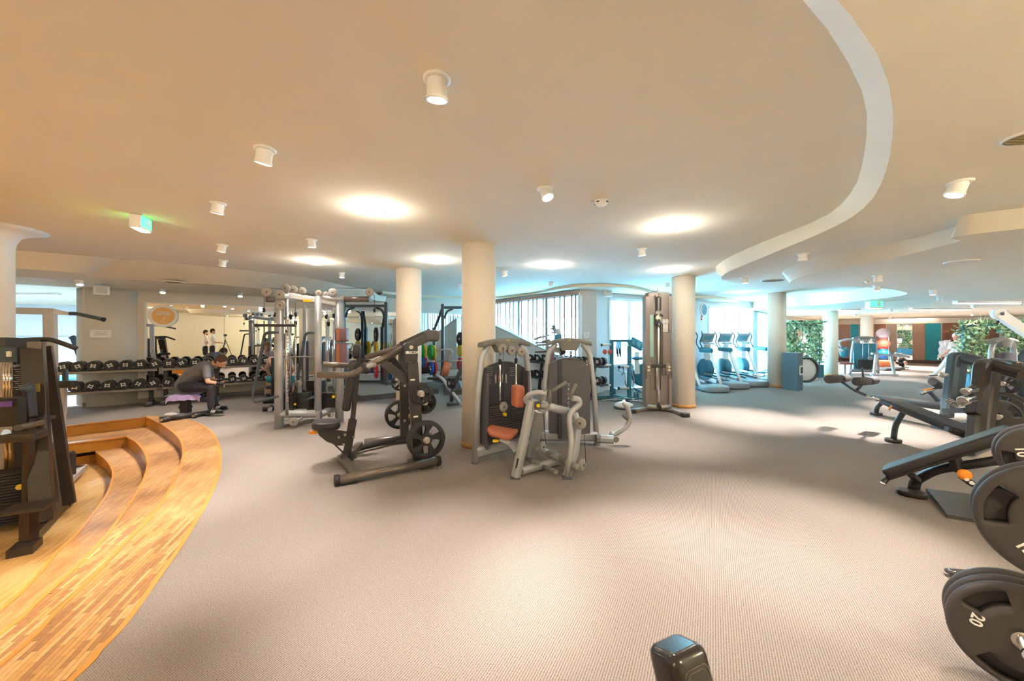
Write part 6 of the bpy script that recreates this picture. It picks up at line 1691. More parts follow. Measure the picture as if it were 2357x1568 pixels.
for i in range(K + 1):
    for j in range(K + 1):
        a = q0.lerp(q1, i / K); b = q3.lerp(q2, i / K); p = a.lerp(b, j / K); vs.append(p + Vector((0, .03 * math.sin(i * 1.3) + .02 * math.sin(j), .01 * math.sin(i * 2))))
m.add(vs, [(i * (K + 1) + j, (i + 1) * (K + 1) + j, (i + 1) * (K + 1) + j + 1, i * (K + 1) + j + 1) for i in range(K) for j in range(K)], True)
m.add([v + Vector((0, .012, 0)) for v in vs], [(i * (K + 1) + j, (i + 1) * (K + 1) + j, (i + 1) * (K + 1) + j + 1, i * (K + 1) + j + 1)[::-1] for i in range(K) for j in range(K)], True)
centre_thing('sheet', m, mat('white_sheet', '#F0EEF2', .9, var=.02), 'white sheet carried upright by the person in white', 'sheet')
# --- person resting on the floor far right
d = 17.0
J = dict(head=ZR(962, 790, d), neck=ZR(965, 825, d), chest=ZR(970, 838, d), belly=ZR(975, 868, d), hip=ZR(975, 888, d),
         shL=ZR(925, 838, d), elL=ZR(905, 862, d - .1), wrL=ZR(915, 885, d - .3), shR=ZR(1000, 835, d), elR=ZR(1020, 868, d), wrR=ZR(1010, 890, d - .2),
         hipL=ZR(955, 890, d - .1), knL=ZR(870, 862, d - .3), anL=ZR(915, 900, d - .5), toL=ZR(940, 910, d - .6),
         hipR=ZR(985, 890, d - .1), knR=ZR(1005, 860, d - .4), anR=ZR(1010, 902, d - .5), toR=ZR(1030, 912, d - .6))
person('person in a dark top and shorts sitting on the floor by the exercise balls', J, fwd=(-.6, -.75, -.1), shirt='#38343A', sleeve=.3, pants='#2A282C', shorts=True, hair='#6A4A30', shoe='#E6E2E0', loc=(J['hip'].x, J['hip'].y, 0), k=.95)
# --- photographer, and a second figure added for his doubled image in the mirror
def standing(px, py, face, label, shirt='#E4E1DE', pants='#2A2A30', H=1.82):
    s = H / 1.8; f = Vector((face[0], face[1], 0)).normalized(); r = f.cross(Vector((0, 0, 1)))
    o = Vector((px, py, 0)); U = lambda x, y, z: o + r * x * s + f * y * s + Vector((0, 0, z * s))
    J = dict(head=U(0, .03, 1.68), neck=U(0, 0, 1.53), chest=U(0, 0, 1.36), belly=U(0, .01, 1.13), hip=U(0, 0, .96), shL=U(-.2, 0, 1.43), elL=U(-.25, .08, 1.15), wrL=U(-.12, .3, 1.12), shR=U(.2, 0, 1.43), elR=U(.25, .08, 1.15), wrR=U(.10, .32, 1.14),
             hipL=U(-.1, 0, .92), knL=U(-.11, .02, .5), anL=U(-.12, 0, .09), toL=U(-.13, .15, .03), hipR=U(.1, 0, .92), knR=U(.11, .02, .5), anR=U(.12, 0, .09), toR=U(.13, .15, .03))
    return person(label, J, fwd=(f.x, f.y, -.25), shirt=shirt, sleeve=.65, pants=pants, shorts=True, hair='#3B2A20', beard=True, loc=(px, py, 0), vox=.014)
standing(-.42, -.42, (.85, .45), 'bearded man in white T-shirt, left one of the pair seen in the mirror')
standing(-.28, -1.08, (.85, .45), 'partly hidden man next to the tripod, seen in the mirror', H=1.76)
t = thing('tripod_camera', 'camera on a tripod reflected in the mirror', 'camera', (0, -.13, 0))
cb = Matrix.Rotation(0, 3, 'Z')
MB().pad((0, 0, EYE), (.14, .06, .10), r=.015, e=.01).build('camera_body', M_['black'], t)
MB().lathe([(.03, 0), (.036, .02), (.036, .055), (.032, .058)], o=(0, .03, EYE), axis=(0, 1, 0), n=24).build('lens', M_['black'], t)
MB().cyl((0, 0, EYE - .05), (0, 0, 1.05), .016, 12).build('centre_column', M_['char'], t)
for a in (-PI / 2, PI * .18, PI * .82):
    MB().tube([(0, 0, 1.3), (.42 * math.cos(a), .42 * math.sin(a), .01)], [.016, .011], 10).build('leg', M_['char'], t)
# ================================================================ right foreground: benches, frames, plate tree
def R4(zx, zy, d): return D(1880 + zx / 3.564, 780 + zy / 3.564, d)
def RZ(zx, zy, d): return D(2140 + zx / 6.032, 760 + zy / 6.032, d)
def R5(zx, zy, d): return D(1957 + zx / 2.76, 1000 + zy / 2.76, d)
LB = M_['leather_b']; CH = M_['char']; BR = mat('warm_black_paint', '#3E3734', .36, .2, var=.08)
def padseg(t, a, b, w, th, nm='pad', mt=None, side=None, rr=.05, e=.025):
    a = Vector(a); b = Vector(b); d = b - a; L = d.length; d.normalize()
    x = Vector(side) if side is not None else Vector((d.y, -d.x, 0)); x = (x - d * x.dot(d)).normalized(); z = x.cross(d)
    M = Matrix((x, d, z)).transposed()
    return MB().pad((a + b) / 2, (w, L, th), r=rr, M=M, e=e).build(nm, mt or LB, t, world=True)
# --- decline bench with rollers
t = thing('decline_bench', 'black decline bench with four foam rollers reaching out to the left', 'bench', W(2057, 1020).to_tuple())
for zx, zy, d0 in ((125, 330, 5.6), (355, 348, 5.4)):
    for k, (x0, x1, dd) in enumerate(((zx - 30, zx + 55, 0.0), (zx + 75, zx + 122, .28))):
        a = R4(x0, zy + 3 - 5 * k, d0 + dd); b = R4(x1, zy - 2 - 6 * k, d0 + dd + .14)
        m = MB().lathe([(.04, 0), (.055, .0), (.062, .012), (.062, (b - a).length - .012), (.055, (b - a).length), (.04, (b - a).length)], o=a, axis=b - a, n=24); m.build('foam_roller', mat('foam_grey', '#4A4A4E', .75, var=.08), t, world=True)
    MB().cyl(R4(zx + 45, zy, d0 + .1), R4(zx + 90, zy - 5, d0 + .3), .016, 10).build('axle', CH, t, world=True)
MB().tube([R4(195, 345, 5.72), R4(320, 430, 5.55), R4(410, 467, 5.45)], .022, 12, fr=.1).build('roller_arm', M_['slate'], t, world=True)
MB().tube([R4(372, 372, 5.5), R4(325, 425, 5.52)], .02, 12).build('roller_arm', M_['slate'], t, world=True)
MB().cyl(R4(405, 465, 5.45), R4(565, 522, 5.3), .018, 12).build('chrome_tube', M_['chrome'], t, world=True)
MB().tube([R4(372, 240, 5.5), R4(382, 330, 5.5)], .014, 8).build('stem', M_['slate'], t, world=True)
MB().pad(R4(603, 568, 5.15), (.02, .24, .03), r=.01, M=Matrix.Rotation(-.7, 3, 'Z') @ Matrix.Rotation(-.35, 3, 'X'), e=.008).build('release_lever', M_['orange'], t, world=True)
padseg(t, R4(578, 505, 5.35), R4(1290, 790, 4.3), .26, .08)
padseg(t, R4(600, 540, 5.33), R4(1290, 820, 4.28), .08, .06, 'rail', M_['black'], rr=.01, e=.008)
MB().tube([R4(720, 590, 5.15), R4(645, 700, 5.25), R4(628, 845, 5.32)], .034, 12, fr=.15).build('leg', M_['slate'], t, world=True)
MB().lathe([(.085, 0), (.09, .015), (.09, .04), (.08, .05)], o=W(2056, 1018), n=24).build('foot', M_['black'], t, world=True)
MB().beam(R4(980, 720, 4.7), R4(1130, 745, 4.4), .1, .05).build('base_plate', M_['slate'], t, world=True)
# --- flat bench behind
t = thing('exercise_bench', 'long black bench behind the decline bench, with a yellow-handled grip above it', 'bench', W(2018, 955).to_tuple())
padseg(t, R4(490, 478, 7.05), R4(1100, 560, 5.8), .28, .08)
padseg(t, R4(500, 500, 7.0), R4(1250, 600, 5.6), .10, .05, 'rail', M_['slate'], rr=.01, e=.008)
MB().tube([R4(530, 530, 6.95), R4(495, 560, 7.05), R4(488, 602, 7.1)], .034, 12, fr=.1).build('leg', M_['slate'], t, world=True)
MB().lathe([(.085, 0), (.09, .015), (.09, .04), (.08, .05)], o=W(2017, 955), n=24).build('foot', M_['slate'], t, world=True)
MB().cyl(R4(850, 455, 6.3), R4(1060, 380, 6.3), .026, 12).build('handle_tube', M_['chrome'], t, world=True)
MB().cyl(R4(950, 350, 6.2), R4(1010, 385, 6.3), .06, 14).build('grip', M_['shroud'], t, world=True)
MB().beam(R4(880, 420, 6.25), R4(945, 412, 6.25), .03, .02).build('release_lever', M_['orange'], t, world=True)
MB().beam(R4(930, 440, 6.3), R4(1000, 515, 6.2), .04, .05).build('strut', M_['slate'], t, world=True)
# --- the two portal frames
def portal_frame(label, pts, arm, dep, depa, second, arm2, w=.13, mt=BR, base=None):
    t = thing('press_frame', label, 'gym machine', base)
    P = [RZ(x, y, dd) for x, y, dd in pts]
    MB().beams(fillet(P, .12, 4), w, .12, up=(0, 1, 0), r=.025).build('front_hoop', mt, t, world=True)
    MB().beams([RZ(x, y, dd) for x, y, dd in second], w * .85, .1, up=(0, 1, 0), r=.02).build('rear_post', mt, t, world=True)
    a, b = arm2
    padseg(t, RZ(*a), RZ(*b), .10, .09, 'arm_pad', M_['shroud'] if mt is not BR else mt, rr=.04, e=.03)
    return t
t = portal_frame('dark square-tube press frame with steel collars hung on it, nearer of two at the right', [(620, 1560, 4.15), (650, 1250, 4.2), (725, 480, 4.45), (800, 470, 4.5), (1290, 620, 4.2)], None, 4.4, 4.2, [(790, 1400, 4.6), (890, 590, 4.7)], ((880, 430, 4.9), (1240, 490, 4.5)), base=(5.3, 4.3, 0))
MB().beam(RZ(630, 1000, 4.25), RZ(600, 1170, 4.2), .09, .10, up=(0, 1, 0)).build('hook_bracket', M_['black'], t, world=True)
MB().beam(RZ(450, 830, 4.1) * 1, RZ(460, 835, 4.1), .01, .01).build('pin', M_['chrome'], t, world=True)
MB().beam(W(2230, 1040, .05), W(2330, 1000, .05), .1, .08).build('floor_beam', M_['slate'], t, world=True)
tr = portal_frame('blue-grey press frame just behind the nearer dark one', [(235, 1190, 5.7), (270, 900, 5.8), (335, 375, 6.0), (400, 365, 6.0), (660, 440, 5.8)], None, 6, 6, [(380, 1010, 6.2), (450, 450, 6.3)], ((430, 340, 6.4), (740, 410, 6.1)), w=.14, mt=M_['slate'], base=(7.1, 5.9, 0))
MB().beam(W(2175, 985, .05), W(2280, 965, .05), .1, .08).build('floor_beam', M_['black'], tr, world=True)
MB().beam(RZ(200, 1120, 5.6), RZ(500, 1115, 5.3), .06, .07).build('side_rail', M_['black'], tr, world=True)
# steel collars and carabiners
a = RZ(480, 855, 4.1); b = RZ(610, 815, 4.15)
centre_thing('bar_collar', MB().lathe([(.024, 0), (.036, 0), (.039, .02), (.034, .05), (.045, (b - a).length), (.035, (b - a).length)], o=a, axis=b - a, n=24), M_['chrome'], 'upper steel bar collar hung on the nearer press frame', 'collar')
a = RZ(450, 985, 4.1); b = RZ(570, 950, 4.15)
centre_thing('bar_collar', MB().lathe([(.036, 0), (.046, 0), (.051, .012), (.046, .024), (.051, .036), (.046, .048), (.051, .06), (.046, .072), (.051, (b - a).length), (.036, (b - a).length)], o=a, axis=b - a, n=24), M_['chrome'], 'lower ribbed steel collar hung on the nearer press frame', 'collar')
m = MB()
for k in range(3):
    o = Vector((0, .02 * k, .01 * k)); m.tube([RZ(270, 1015, 4.05) + o, RZ(345, 985, 4.05) + o, RZ(395, 1050, 4.05) + o, RZ(520, 1000, 4.1) + o, RZ(480, 1050, 4.1) + o, RZ(375, 1075, 4.05) + o], .005, 6, closed=True)
centre_thing('spring_clip', m, M_['steel'], 'bent steel wire clip dangling from the nearer press frame', 'clip', kind='stuff')
m = MB().tube([RZ(150, 600, 5.7), RZ(135, 640, 5.7), RZ(190, 655, 5.7), RZ(240, 620, 5.7), RZ(200, 610, 5.7)], .012, 8, closed=True).cyl(RZ(175, 640, 5.7), RZ(235, 620, 5.7), .03, 12)
centre_thing('bar_collar', m, M_['steel'], 'small steel collar on the blue-grey press frame', 'collar', kind='stuff')
# plates on the machines behind
axp = Vector((-.55, -.83, 0))
plate(RZ(925, 1205, 5.0), axp, .235, .05, 'large black three-hole plate low behind the nearer press frame', style='grip')
plate(RZ(985, 1130, 5.25), axp, .235, .05, 'second black plate directly behind the low three-hole plate', style='grip', spin=1)
plate(RZ(1040, 1090, 5.45), axp, .235, .05, 'third black plate at the back of the low group', style='grip', spin=.4)
plate(RZ(1000, 745, 5.6), axp, .16, .04, 'smaller black plate above the low group behind the press frame', spin=.2)
plate(RZ(1045, 745, 5.85), axp, .16, .04, 'smaller black plate tucked behind another above the low group', spin=.7)
t = thing('plate_rack', 'black upright rack carrying the plates behind the press frames', 'plate rack', (6.9, 5.5, 0))
MB().cyl(RZ(960, 1205, 4.85), RZ(1100, 1180, 5.7), .025, 10).cyl(RZ(1000, 745, 5.4), RZ(1110, 740, 6.2), .025, 10).build('peg', M_['steel'], t, world=True, kind='stuff')
MB().beam(RZ(1000, 1420, 5.75), RZ(960, 640, 5.9), .08, .08, up=(0, 1, 0)).build('post', M_['slate'], t, world=True)
MB().beam(RZ(860, 1395, 5.4), RZ(1300, 1250, 5.6), .08, .06).build('foot', M_['black'], t, world=True)
# --- silver machine tower behind and tall white arm
t, a, b, d, n, R, L = tower((7.95, 6.3, 0), (9.0, 6.75, 0), 'silver machine tower with dark shroud at the right edge, in front of the plants')
MB().beam((a + b) / 2 + Vector((0, 0, .15)), (a + b) / 2 + Vector((0, 0, 1.2)), L - .25, .08, up=n).build('shroud', M_['shroud_d'], t, world=True)
MB().tube([a + d * .2 + n * .3, a + d * .2 + n * .3 + Vector((0, 0, 1.2)), a + d * .6 + n * .3 + Vector((0, 0, 1.3)), a + d * 1.1 + n * .3 + Vector((0, 0, 1.25))], .05, 12, fr=.1).build('front_hoop', M_['slate'], t, world=True)
MB().cyl(a + n * .35 + Vector((.1, 0, .2)), a + n * .1 + d * .5 + Vector((0, 0, 1.0)), .045, 12).build('strut', S, t, world=True)
MB().pad(a + n * .36 + d * .75 + Vector((0, 0, .95)), (.12, .1, .14), r=.03, e=.02).build('red_pad', M_['leather_o'], t, world=True)
t = thing('cable_column', 'tall pale machine arm with a round pulley head at the top right', 'gym machine', (9.9, 7.0, 0))
hd = D(2299, 723, 7.0)
MB().lathe([(.09, -.05), (.10, -.04), (.10, .04), (.09, .05)], o=hd, axis=(-.3, -1, 0), n=28).build('pulley_head', M_['whitep'], t, world=True)
MB().cyl(hd + Vector((-.02, -.06, 0)), hd + Vector((-.02, -.075, 0)), .03, 12).build('hub', M_['shroud'], t, world=True)
MB().beam(hd, D(2400, 790, 6.8), .12, .15).build('arm', M_['whitep'], t, world=True)
MB().beam(D(2400, 790, 6.8), Vector((D(2400, 790, 6.8).x, 6.8, .02)), .14, .14).build('column', M_['whitep'], t, world=True)
MB().lathe([(.012, .03), (.022, .02), (.022, -.02), (.01, -.03)], o=hd + Vector((-.02, 0, -.15)), n=12).build('stopper', M_['rubber'], t, world=True)
# --- incline bench in front
t = thing('incline_bench', 'black adjustable bench with orange knob, tilted pad in the right foreground', 'bench', W(2098, 1140).to_tuple())
pa_ = D(2036, 1086, 3.55); pb_ = D(2330, 990, 3.0)
padseg(t, pa_, pb_, .29, .075, 'back_pad', rr=.07, e=.025)
padseg(t, pa_ + Vector((.03, 0, -.05)), pb_ - Vector((0, 0, .05)), .22, .03, 'pad_board', M_['black'], rr=.03, e=.01)
MB().cyl(D(2044, 1098, 3.5), D(2032, 1113, 3.45), .022, 12).build('stub', M_['black'], t, world=True)
MB().cyl(D(2034, 1111, 3.45), D(2031, 1117, 3.45), .023, 12).build('stub_end', M_['chrome'], t, world=True)
MB().tube([D(2103, 1128, 3.6), D(2106, 1108, 3.6), D(2150, 1082, 3.4), D(2230, 1070, 3.15), D(2350, 1052, 2.9)], .036, 14, fr=.12, rx=.05).build('main_frame', M_['black'], t, world=True)
MB().pad(W(2099, 1136, .025), (.13, .2, .05), r=.05, M=Matrix.Rotation(.9, 3, 'Z'), e=.012).build('front_foot', M_['black'], t, world=True)
MB().beam(D(2098, 1094, 3.42), D(2112, 1105, 3.5), .05, .04).build('bracket', M_['black'], t, world=True)
MB().beam(D(2196, 1052, 3.2), D(2206, 1085, 3.2), .06, .06).build('bracket', M_['black'], t, world=True)
MB().lathe([(.01, 0), (.04, .004), (.042, .02), (.02, .03)], o=D(2218, 1092, 3.05), axis=(-.5, -.85, .1), n=20).build('orange_knob', M_['orange'], t, world=True)
pts = bez([D(2212, 1095, 3.08), D(2235, 1112, 3.05), D(2262, 1124, 3.0)], 5)
MB().beams(pts, .012, .05, up=(0, 0, 1)).build('perforated_strap', M_['black'], t, world=True)
for px, py in ((2224, 1103), (2236, 1111.5), (2248, 1119)):
    p = D(px, py, 3.03); MB().cyl(p, p + Vector((-.006, -.01, 0)), .014, 12).build('strap_hole', M_['paper'], t, world=True)
m = MB(); P = [W(x, y, 0) for x, y in ((2131, 1131), (2160, 1165), (2180, 1193), (2262, 1207), (2330, 1190), (2262, 1148))]
m.prism([(p.x, p.y) for p in P], 0, .03)
centre_thing('floor_plate', m, mat('dark_ribbed_plate', '#55504E', .35, .3, var=.1), 'flat dark angular footplate on the carpet under the tilted bench', 'footplate')
# --- plate tree in the near right corner
AX = Vector((-.70, -.714, 0)).normalized(); dA = Vector((-.714, .70, 0)).normalized()
GP = mat('matte_grip_rubber', '#3D3736', .55, var=.08, scale=18, bump=.12, bscale=160)
c20 = Vector((2.10, 1.55, .255)); c5 = Vector((2.055, 1.40, .79)); c10 = Vector((2.86, 2.03, .845))
def num_on(tp, txt, wp, size, upw, c, th):
    Lm = wmat(tp).inverted(); R3 = Lm.to_3x3()
    rt = R3 @ (Vector(upw).cross(AX)); lettering(txt, size, M_['white'], tp, Lm @ (Vector(wp) + AX * (th * .5 + .002)), rt, R3 @ Vector(upw), name='number', bold=.0012)
def on_plate(px, py, c, th):
    r = Vector(((px - CX) / F, 1, -(py - HZ) / F)); P0 = Vector(c) + AX * th * .5; n = AX
    k = n.dot(P0 - Vector((0, 0, EYE))) / n.dot(r); return Vector((0, 0, EYE)) + r * k - AX * th * .5
p20 = plate(c20, AX, .215, .052, 'big black grip plate marked 20, nearest in the lower right corner', style='grip', mt=GP, spin=.35)
wp = on_plate(2247, 1426, c20, .052); num_on(p20, '20', wp, .052, (c20 - wp).normalized(), c20, .052)
for k in (1, 2): plate(c20 - AX * .056 * k + Vector((0, 0, .004 * k)), AX, .215, .05, ['', 'black grip plate directly behind the one marked 20', 'rearmost black grip plate of the three in the lower right corner'][k], style='grip', mt=GP, spin=.35 + k)
p5 = plate(c5, AX, .225, .055, 'big black grip plate cut by the right edge, above the one marked 20', style='grip', mt=GP, spin=-.3)
wp = on_plate(2360, 1262, c5, .055); num_on(p5, '15', wp, .05, (c5 - wp).normalized(), c5, .055)
plate(c5 - AX * .06, AX, .225, .055, 'black grip plate behind the upper big plate at the right edge', style='grip', mt=GP, spin=.5)
p10 = plate(c10, AX, .165, .045, 'black plate marked 10 over the tilted bench at the right edge', style='grip', mt=GP, spin=1.2)
wp = on_plate(2350, 1040, c10, .045); num_on(p10, '10', wp, .055, Vector((.714, -.70, .25)).normalized(), c10, .045)
plate(c10 - AX * .05, AX, .172, .045, 'black plate just behind the one marked 10', style='grip', mt=GP, spin=.3)
t = thing('plate_tree', 'plate tree standing in the near right corner', 'plate rack', (2.4, 1.85, 0))
po = c20 - AX * .30 - dA * .42
MB().beam(Vector((po.x, po.y, .02)), Vector((po.x, po.y, 1.3)), .08, .08).build('post', CH, t, world=True)
for c in (c20, c5):
    e_ = c + AX * (.13 if c is c20 else .06)
    MB().cyl(c - AX * .3, e_, .0245, 18).build('peg', M_['steel'], t, world=True)
    MB().lathe([(.01, .0), (.0265, 0), (.027, -.02)], o=e_ + AX * .004, axis=AX, n=20).build('peg_end', M_['chrome'], t, world=True)
MB().tube([on_plate(2330, 1472, c20, .1) + AX * .02, on_plate(2345, 1466, c20, .1) + AX * .03, on_plate(2356, 1500, c20, .1) + AX * .02], .004, 6).build('retaining_spring', M_['chrome'], t, world=True)
MB().beam(W(2250, 1330, .03), W(2420, 1352, .03), .12, .05).build('base_beam', M_['whitep'], t, world=True)
MB().beam(Vector((po.x, po.y, .03)), Vector((po.x + .4, po.y - .35, .03)), .09, .05).build('base_beam', CH, t, world=True)
for c in (c20, c5):
    q_ = c - AX * .29; MB().beam(q_, Vector((po.x, po.y, q_.z)), .05, .05).build('arm', CH, t, world=True)
t = thing('frame_tab', 'rounded grey metal tab with a hole lying on the carpet above the plate marked 20', 'metal tab', W(2220, 1330).to_tuple())
tb_ = MB().pad((0, 0, .03), (.20, .06, .012), r=.029, e=.003, M=Matrix.Rotation(-.15, 3, 'Z')); tb_.build('strip', CH, t)
MB().lathe([(.010, 0), (.017, 0), (.017, .004), (.010, .004)], o=(-.065, .01, .037), n=20).build('eyelet', M_['chrome'], t)
MB().box((.03, 0, .012), (.06, .04, .024)).build('foot', CH, t)
# --- pad at the bottom edge
t = thing('machine_backrest', 'glossy black stitched backrest poking up at the bottom edge of the picture', 'backrest', (.62, 1.05, 0))
ax_ = Vector((.16, -.30, -.94)).normalized(); sd_ = Vector((.92, .39, 0)); sd_ = (sd_ - ax_ * sd_.dot(ax_)).normalized(); nn_ = sd_.cross(ax_)
M3 = Matrix((sd_, nn_, ax_)).transposed()
top = D(1556, 1490, 1.2)
pm_ = MB().pad(top + ax_ * .22, (.145, .135, .46), r=.035, M=M3, e=.028, n=6); pm_.build('pad', mat('glossy_black_leather', '#2B2423', .22, var=.1, scale=14, bump=.12, bscale=200, coat=.3), t, world=True)
for s_ in (-.045, .045):
    pass
st = mat('stitching', '#8C8076', .7, var=0)
for k_, off in enumerate((.002, -.012)):
    ring = []
    w_, h_ = .0635, .0675 + off * 0
    y_ = -h_ - .0005 if nn_.y > 0 else h_ + .0005
    for i in range(15):
        a = PI * i / 14
        ring.append((-.036 + off * -1 * .3 + (.072) * (i / 14), ))
    P = []
    hw = .050 - .010 * k_; zt = .030 + .010 * k_
    for p in [(-hw, .42), (-hw, zt + .02), (-hw + .012, zt), (hw - .012, zt), (hw, zt + .02), (hw, .42)]:
        P.append(top + sd_ * p[0] + ax_ * p[1] + nn_ * y_)
    P = fillet(P, .02, 5)
    L = 0; i0 = 0
    mm = MB()
    for i in range(len(P) - 1):
        seg = (P[i + 1] - P[i]).length; n_s = max(1, int(seg / .006))
        for j in range(n_s):
            a = P[i].lerp(P[i + 1], j / n_s); b = P[i].lerp(P[i + 1], (j + .55) / n_s); mm.cyl(a, b, .0009, 5)
    mm.build('stitching', st, t, world=True, kind='stuff')
MB().beam(top + ax_ * .4, Vector((top.x + .08, top.y - .3, .02)), .05, .05).build('post', CH, t, world=True)
# ================================================================ middle and right background
def K1(zx, zy, d): return D(1140 + zx / 4.479, 630 + zy / 4.479, d)
# --- tall cable tower "88"
t = thing('cable_tower', 'tall beige cable tower numbered 88 between the bar stand and the cream column', 'gym machine', W(1518, 942).to_tuple())
BG = mat('beige_panel', '#8F837D', .5, .1, var=.03)
z0 = 7.6
def box_px(nm, x0, y0, x1, y1, d, th, mt, r=.012, parent=None):
    a = K1(x0, y1, d); b = K1(x1, y0, d); c = (a + b) / 2
    return MB().pad(c + Vector((0, th / 2, 0)), (abs(b.x - a.x), th, abs(b.z - a.z)), r=min(r, .3 * abs(b.x - a.x)), e=min(r, .3 * abs(b.z - a.z), th * .4), n=3).build(nm, mt, parent or t, world=True)
box_px('column_body', 1575, 190, 1800, 1365, 7.6, .22, BG, .03)
box_px('side_panel', 1549, 235, 1600, 1370, 7.56, .2, BG, .01)
box_px('side_panel', 1790, 230, 1826, 1370, 7.56, .2, BG, .01)
box_px('curved_side', 1726, 600, 1826, 1050, 7.55, .2, BG, .03)
box_px('tinted_window', 1596, 425, 1634, 860, 7.555, .01, mat('pale_teal_plastic', '#A9CFC6', .2, var=.02), .003)
box_px('guide_slot', 1660, 245, 1712, 380, 7.55, .02, M_['char'], .003)
box_px('guide_rail', 1692, 500, 1708, 1200, 7.55, .03, M_['char'], .003)
box_px('guide_rail', 1676, 240, 1694, 1400, 7.54, .03, M_['chrome'], .003)
box_px('perforated_rail', 1660, 970, 1674, 1200, 7.54, .03, M_['steel'], .003)
box_px('cross_bar', 1605, 937, 1760, 972, 7.53, .03, M_['char'], .004)
box_px('clamp', 1558, 915, 1608, 1045, 7.5, .06, BG, .01); box_px('clamp', 1762, 915, 1812, 1045, 7.5, .06, BG, .01)
for x in (1582, 1795):
    for y in (962, 995): MB().cyl(K1(x, y, 7.5), K1(x, y, 7.47), .026, 14).build('bolt', M_['chrome'], t, world=True)
box_px('carriage', 1655, 390, 1716, 510, 7.5, .06, M_['steel'], .01)
MB().tube([K1(1668, 420, 7.48), K1(1640, 440, 7.44)], .016, 8).build('knob', M_['char'], t, world=True)
MB().tube([K1(1706, 420, 7.48), K1(1728, 440, 7.44)], .016, 8).build('knob', M_['char'], t, world=True)
for x in (1660, 1690): MB().tube([K1(x, 470, 7.46), K1(x - 14, 520, 7.46), K1(x + 4, 560, 7.46), K1(x + 16, 520, 7.46)], .01, 8, closed=True, fr=.02).build('pull_handle', M_['char'], t, world=True)
box_px('top_bracket', 1674, 150, 1696, 245, 7.6, .05, M_['steel'], .005)
for x in (1668, 1702): MB().cyl(K1(x, 225, 7.55), K1(x, 225, 7.5), .03, 12).build('top_pulley', M_['chrome'], t, world=True)
box_px('instruction_card', 1730, 520, 1782, 603, 7.545, .008, M_['paper'], .003)
lettering('88', .125, M_['white'], t, W2L(t, K1(1754, 496, 7.54)), (1, 0, 0), (0, 0, 1), bold=.004)
MB().cyl(K1(1568, 1368, 7.45), K1(1660, 1378, 7.4), .05, 14).build('foot_roller', M_['steel'], t, world=True)
MB().cyl(K1(1698, 1378, 7.4), K1(1800, 1372, 7.45), .05, 14).build('foot_roller', M_['steel'], t, world=True)
fp = [W(1455, 946, .04), W(1485, 941, .04), W(1518, 940, .04), W(1550, 945, .04), W(1577, 955, .04)]
MB().beams(bez(fp, 5), .09, .05).build('curved_foot', BG, t, world=True)
for p in (fp[0], fp[-1]): MB().pad(p, (.14, .12, .08), r=.02, e=.015).build('foot_cap', M_['char'], t, world=True)
MB().tube([K1(1552, 600, 7.5), K1(1548, 850, 7.48), K1(1556, 1080, 7.5)], .02, 8).build('side_handle', M_['silver_dark'], t, world=True)
MB().tube([K1(1820, 610, 7.5), K1(1824, 850, 7.48), K1(1816, 1080, 7.5)], .02, 8).build('side_handle', M_['silver_dark'], t, world=True)
# --- accessory stand
def K4(zx, zy, d): return D(1360 + zx / 7.127, 740 + zy / 7.127, d)
TS = M_['tslate']
t = thing('accessory_stand', 'dark upright stand with horns holding grips and straps, left of the cable tower', 'equipment stand', W(1428, 916).to_tuple())
MB().beam(K4(340, 1245, 9.2), K4(342, 300, 9.2), .085, .08, up=(1, 0, 0)).build('post', TS, t, world=True)
MB().beam(K4(630, 1250, 9.1), K4(634, 300, 9.1), .085, .08, up=(1, 0, 0)).build('post', TS, t, world=True)
MB().beam(K4(315, 320, 9.2), K4(670, 320, 9.1), .06, .06).build('crossbar', TS, t, world=True)
for x0, x1, y, d in ((178, 330, 385, 9.15), (172, 330, 720, 9.15), (170, 325, 1052, 9.15), (465, 620, 745, 9.05), (460, 620, 1095, 9.05)):
    MB().cyl(K4(x1, y - 5, d), K4(x0, y + 3, d - .05), .030, 12).build('horn', M_['whitep'], t, world=True)
    MB().cyl(K4(x0 + 3, y + 3, d - .05), K4(x0 - 6, y + 4, d - .06), .034, 12).build('horn_cap', M_['char'], t, world=True)
MB().beam(K4(120, 1245, 8.8), K4(420, 1230, 9.4), .06, .06).build('base_beam', TS, t, world=True)
MB().beam(K4(400, 1230, 9.3), K4(720, 1290, 8.9), .06, .06).build('base_beam', TS, t, world=True)
MB().beam(K4(380, 1220, 9.3), K4(850, 1275, 9.0), .05, .05).build('base_beam', TS, t, world=True)
for x in (390, 720, 768): MB().cyl(K4(x, 1195 if x < 500 else 1260, 9.1), K4(x, 1100 if x < 500 else 1155, 9.1), .028, 12).build('bar_holder', TS, t, world=True)
# hanging accessories
m = MB()
for s in (-1, 1):
    c_ = K4(272 + s * 42, 500, 9.0); m.sphere(c_, .055, 14, 9, sc=(1.0, .3, 1.15))
centre_thing('push_grip_plate', m, mat('coral_plastic', '#D0624F', .5), 'coral red double grip hanging from the top left horn of the stand', 'grip', kind='stuff')
m = MB()
for k in range(6):
    x = 425 + k * 14; m.tube([K4(x, 335, 9.0), K4(x - 8, 430, 8.97), K4(x, 540 + (k % 3) * 40, 9.0)], .010, 6)
centre_thing('strap_bundle', m, mat('dark_strap', '#23474F', .7), 'bundle of dark straps hanging from the stand crossbar', 'straps', kind='stuff')
for k, x in enumerate((530, 560, 595)):
    m = MB().tube([K4(x - 22, 400, 9.0), K4(x + 6, 365, 9.0), K4(x + 30, 400, 9.0)], .010, 6).tube([K4(x + 6, 365, 9.0), K4(x + 4, 470, 9.0)], .007, 6)
    centre_thing('stirrup_grip', m, M_['chrome'], '%s small chrome handle hanging under the stand crossbar' % ['left', 'middle', 'right'][k], 'handle')
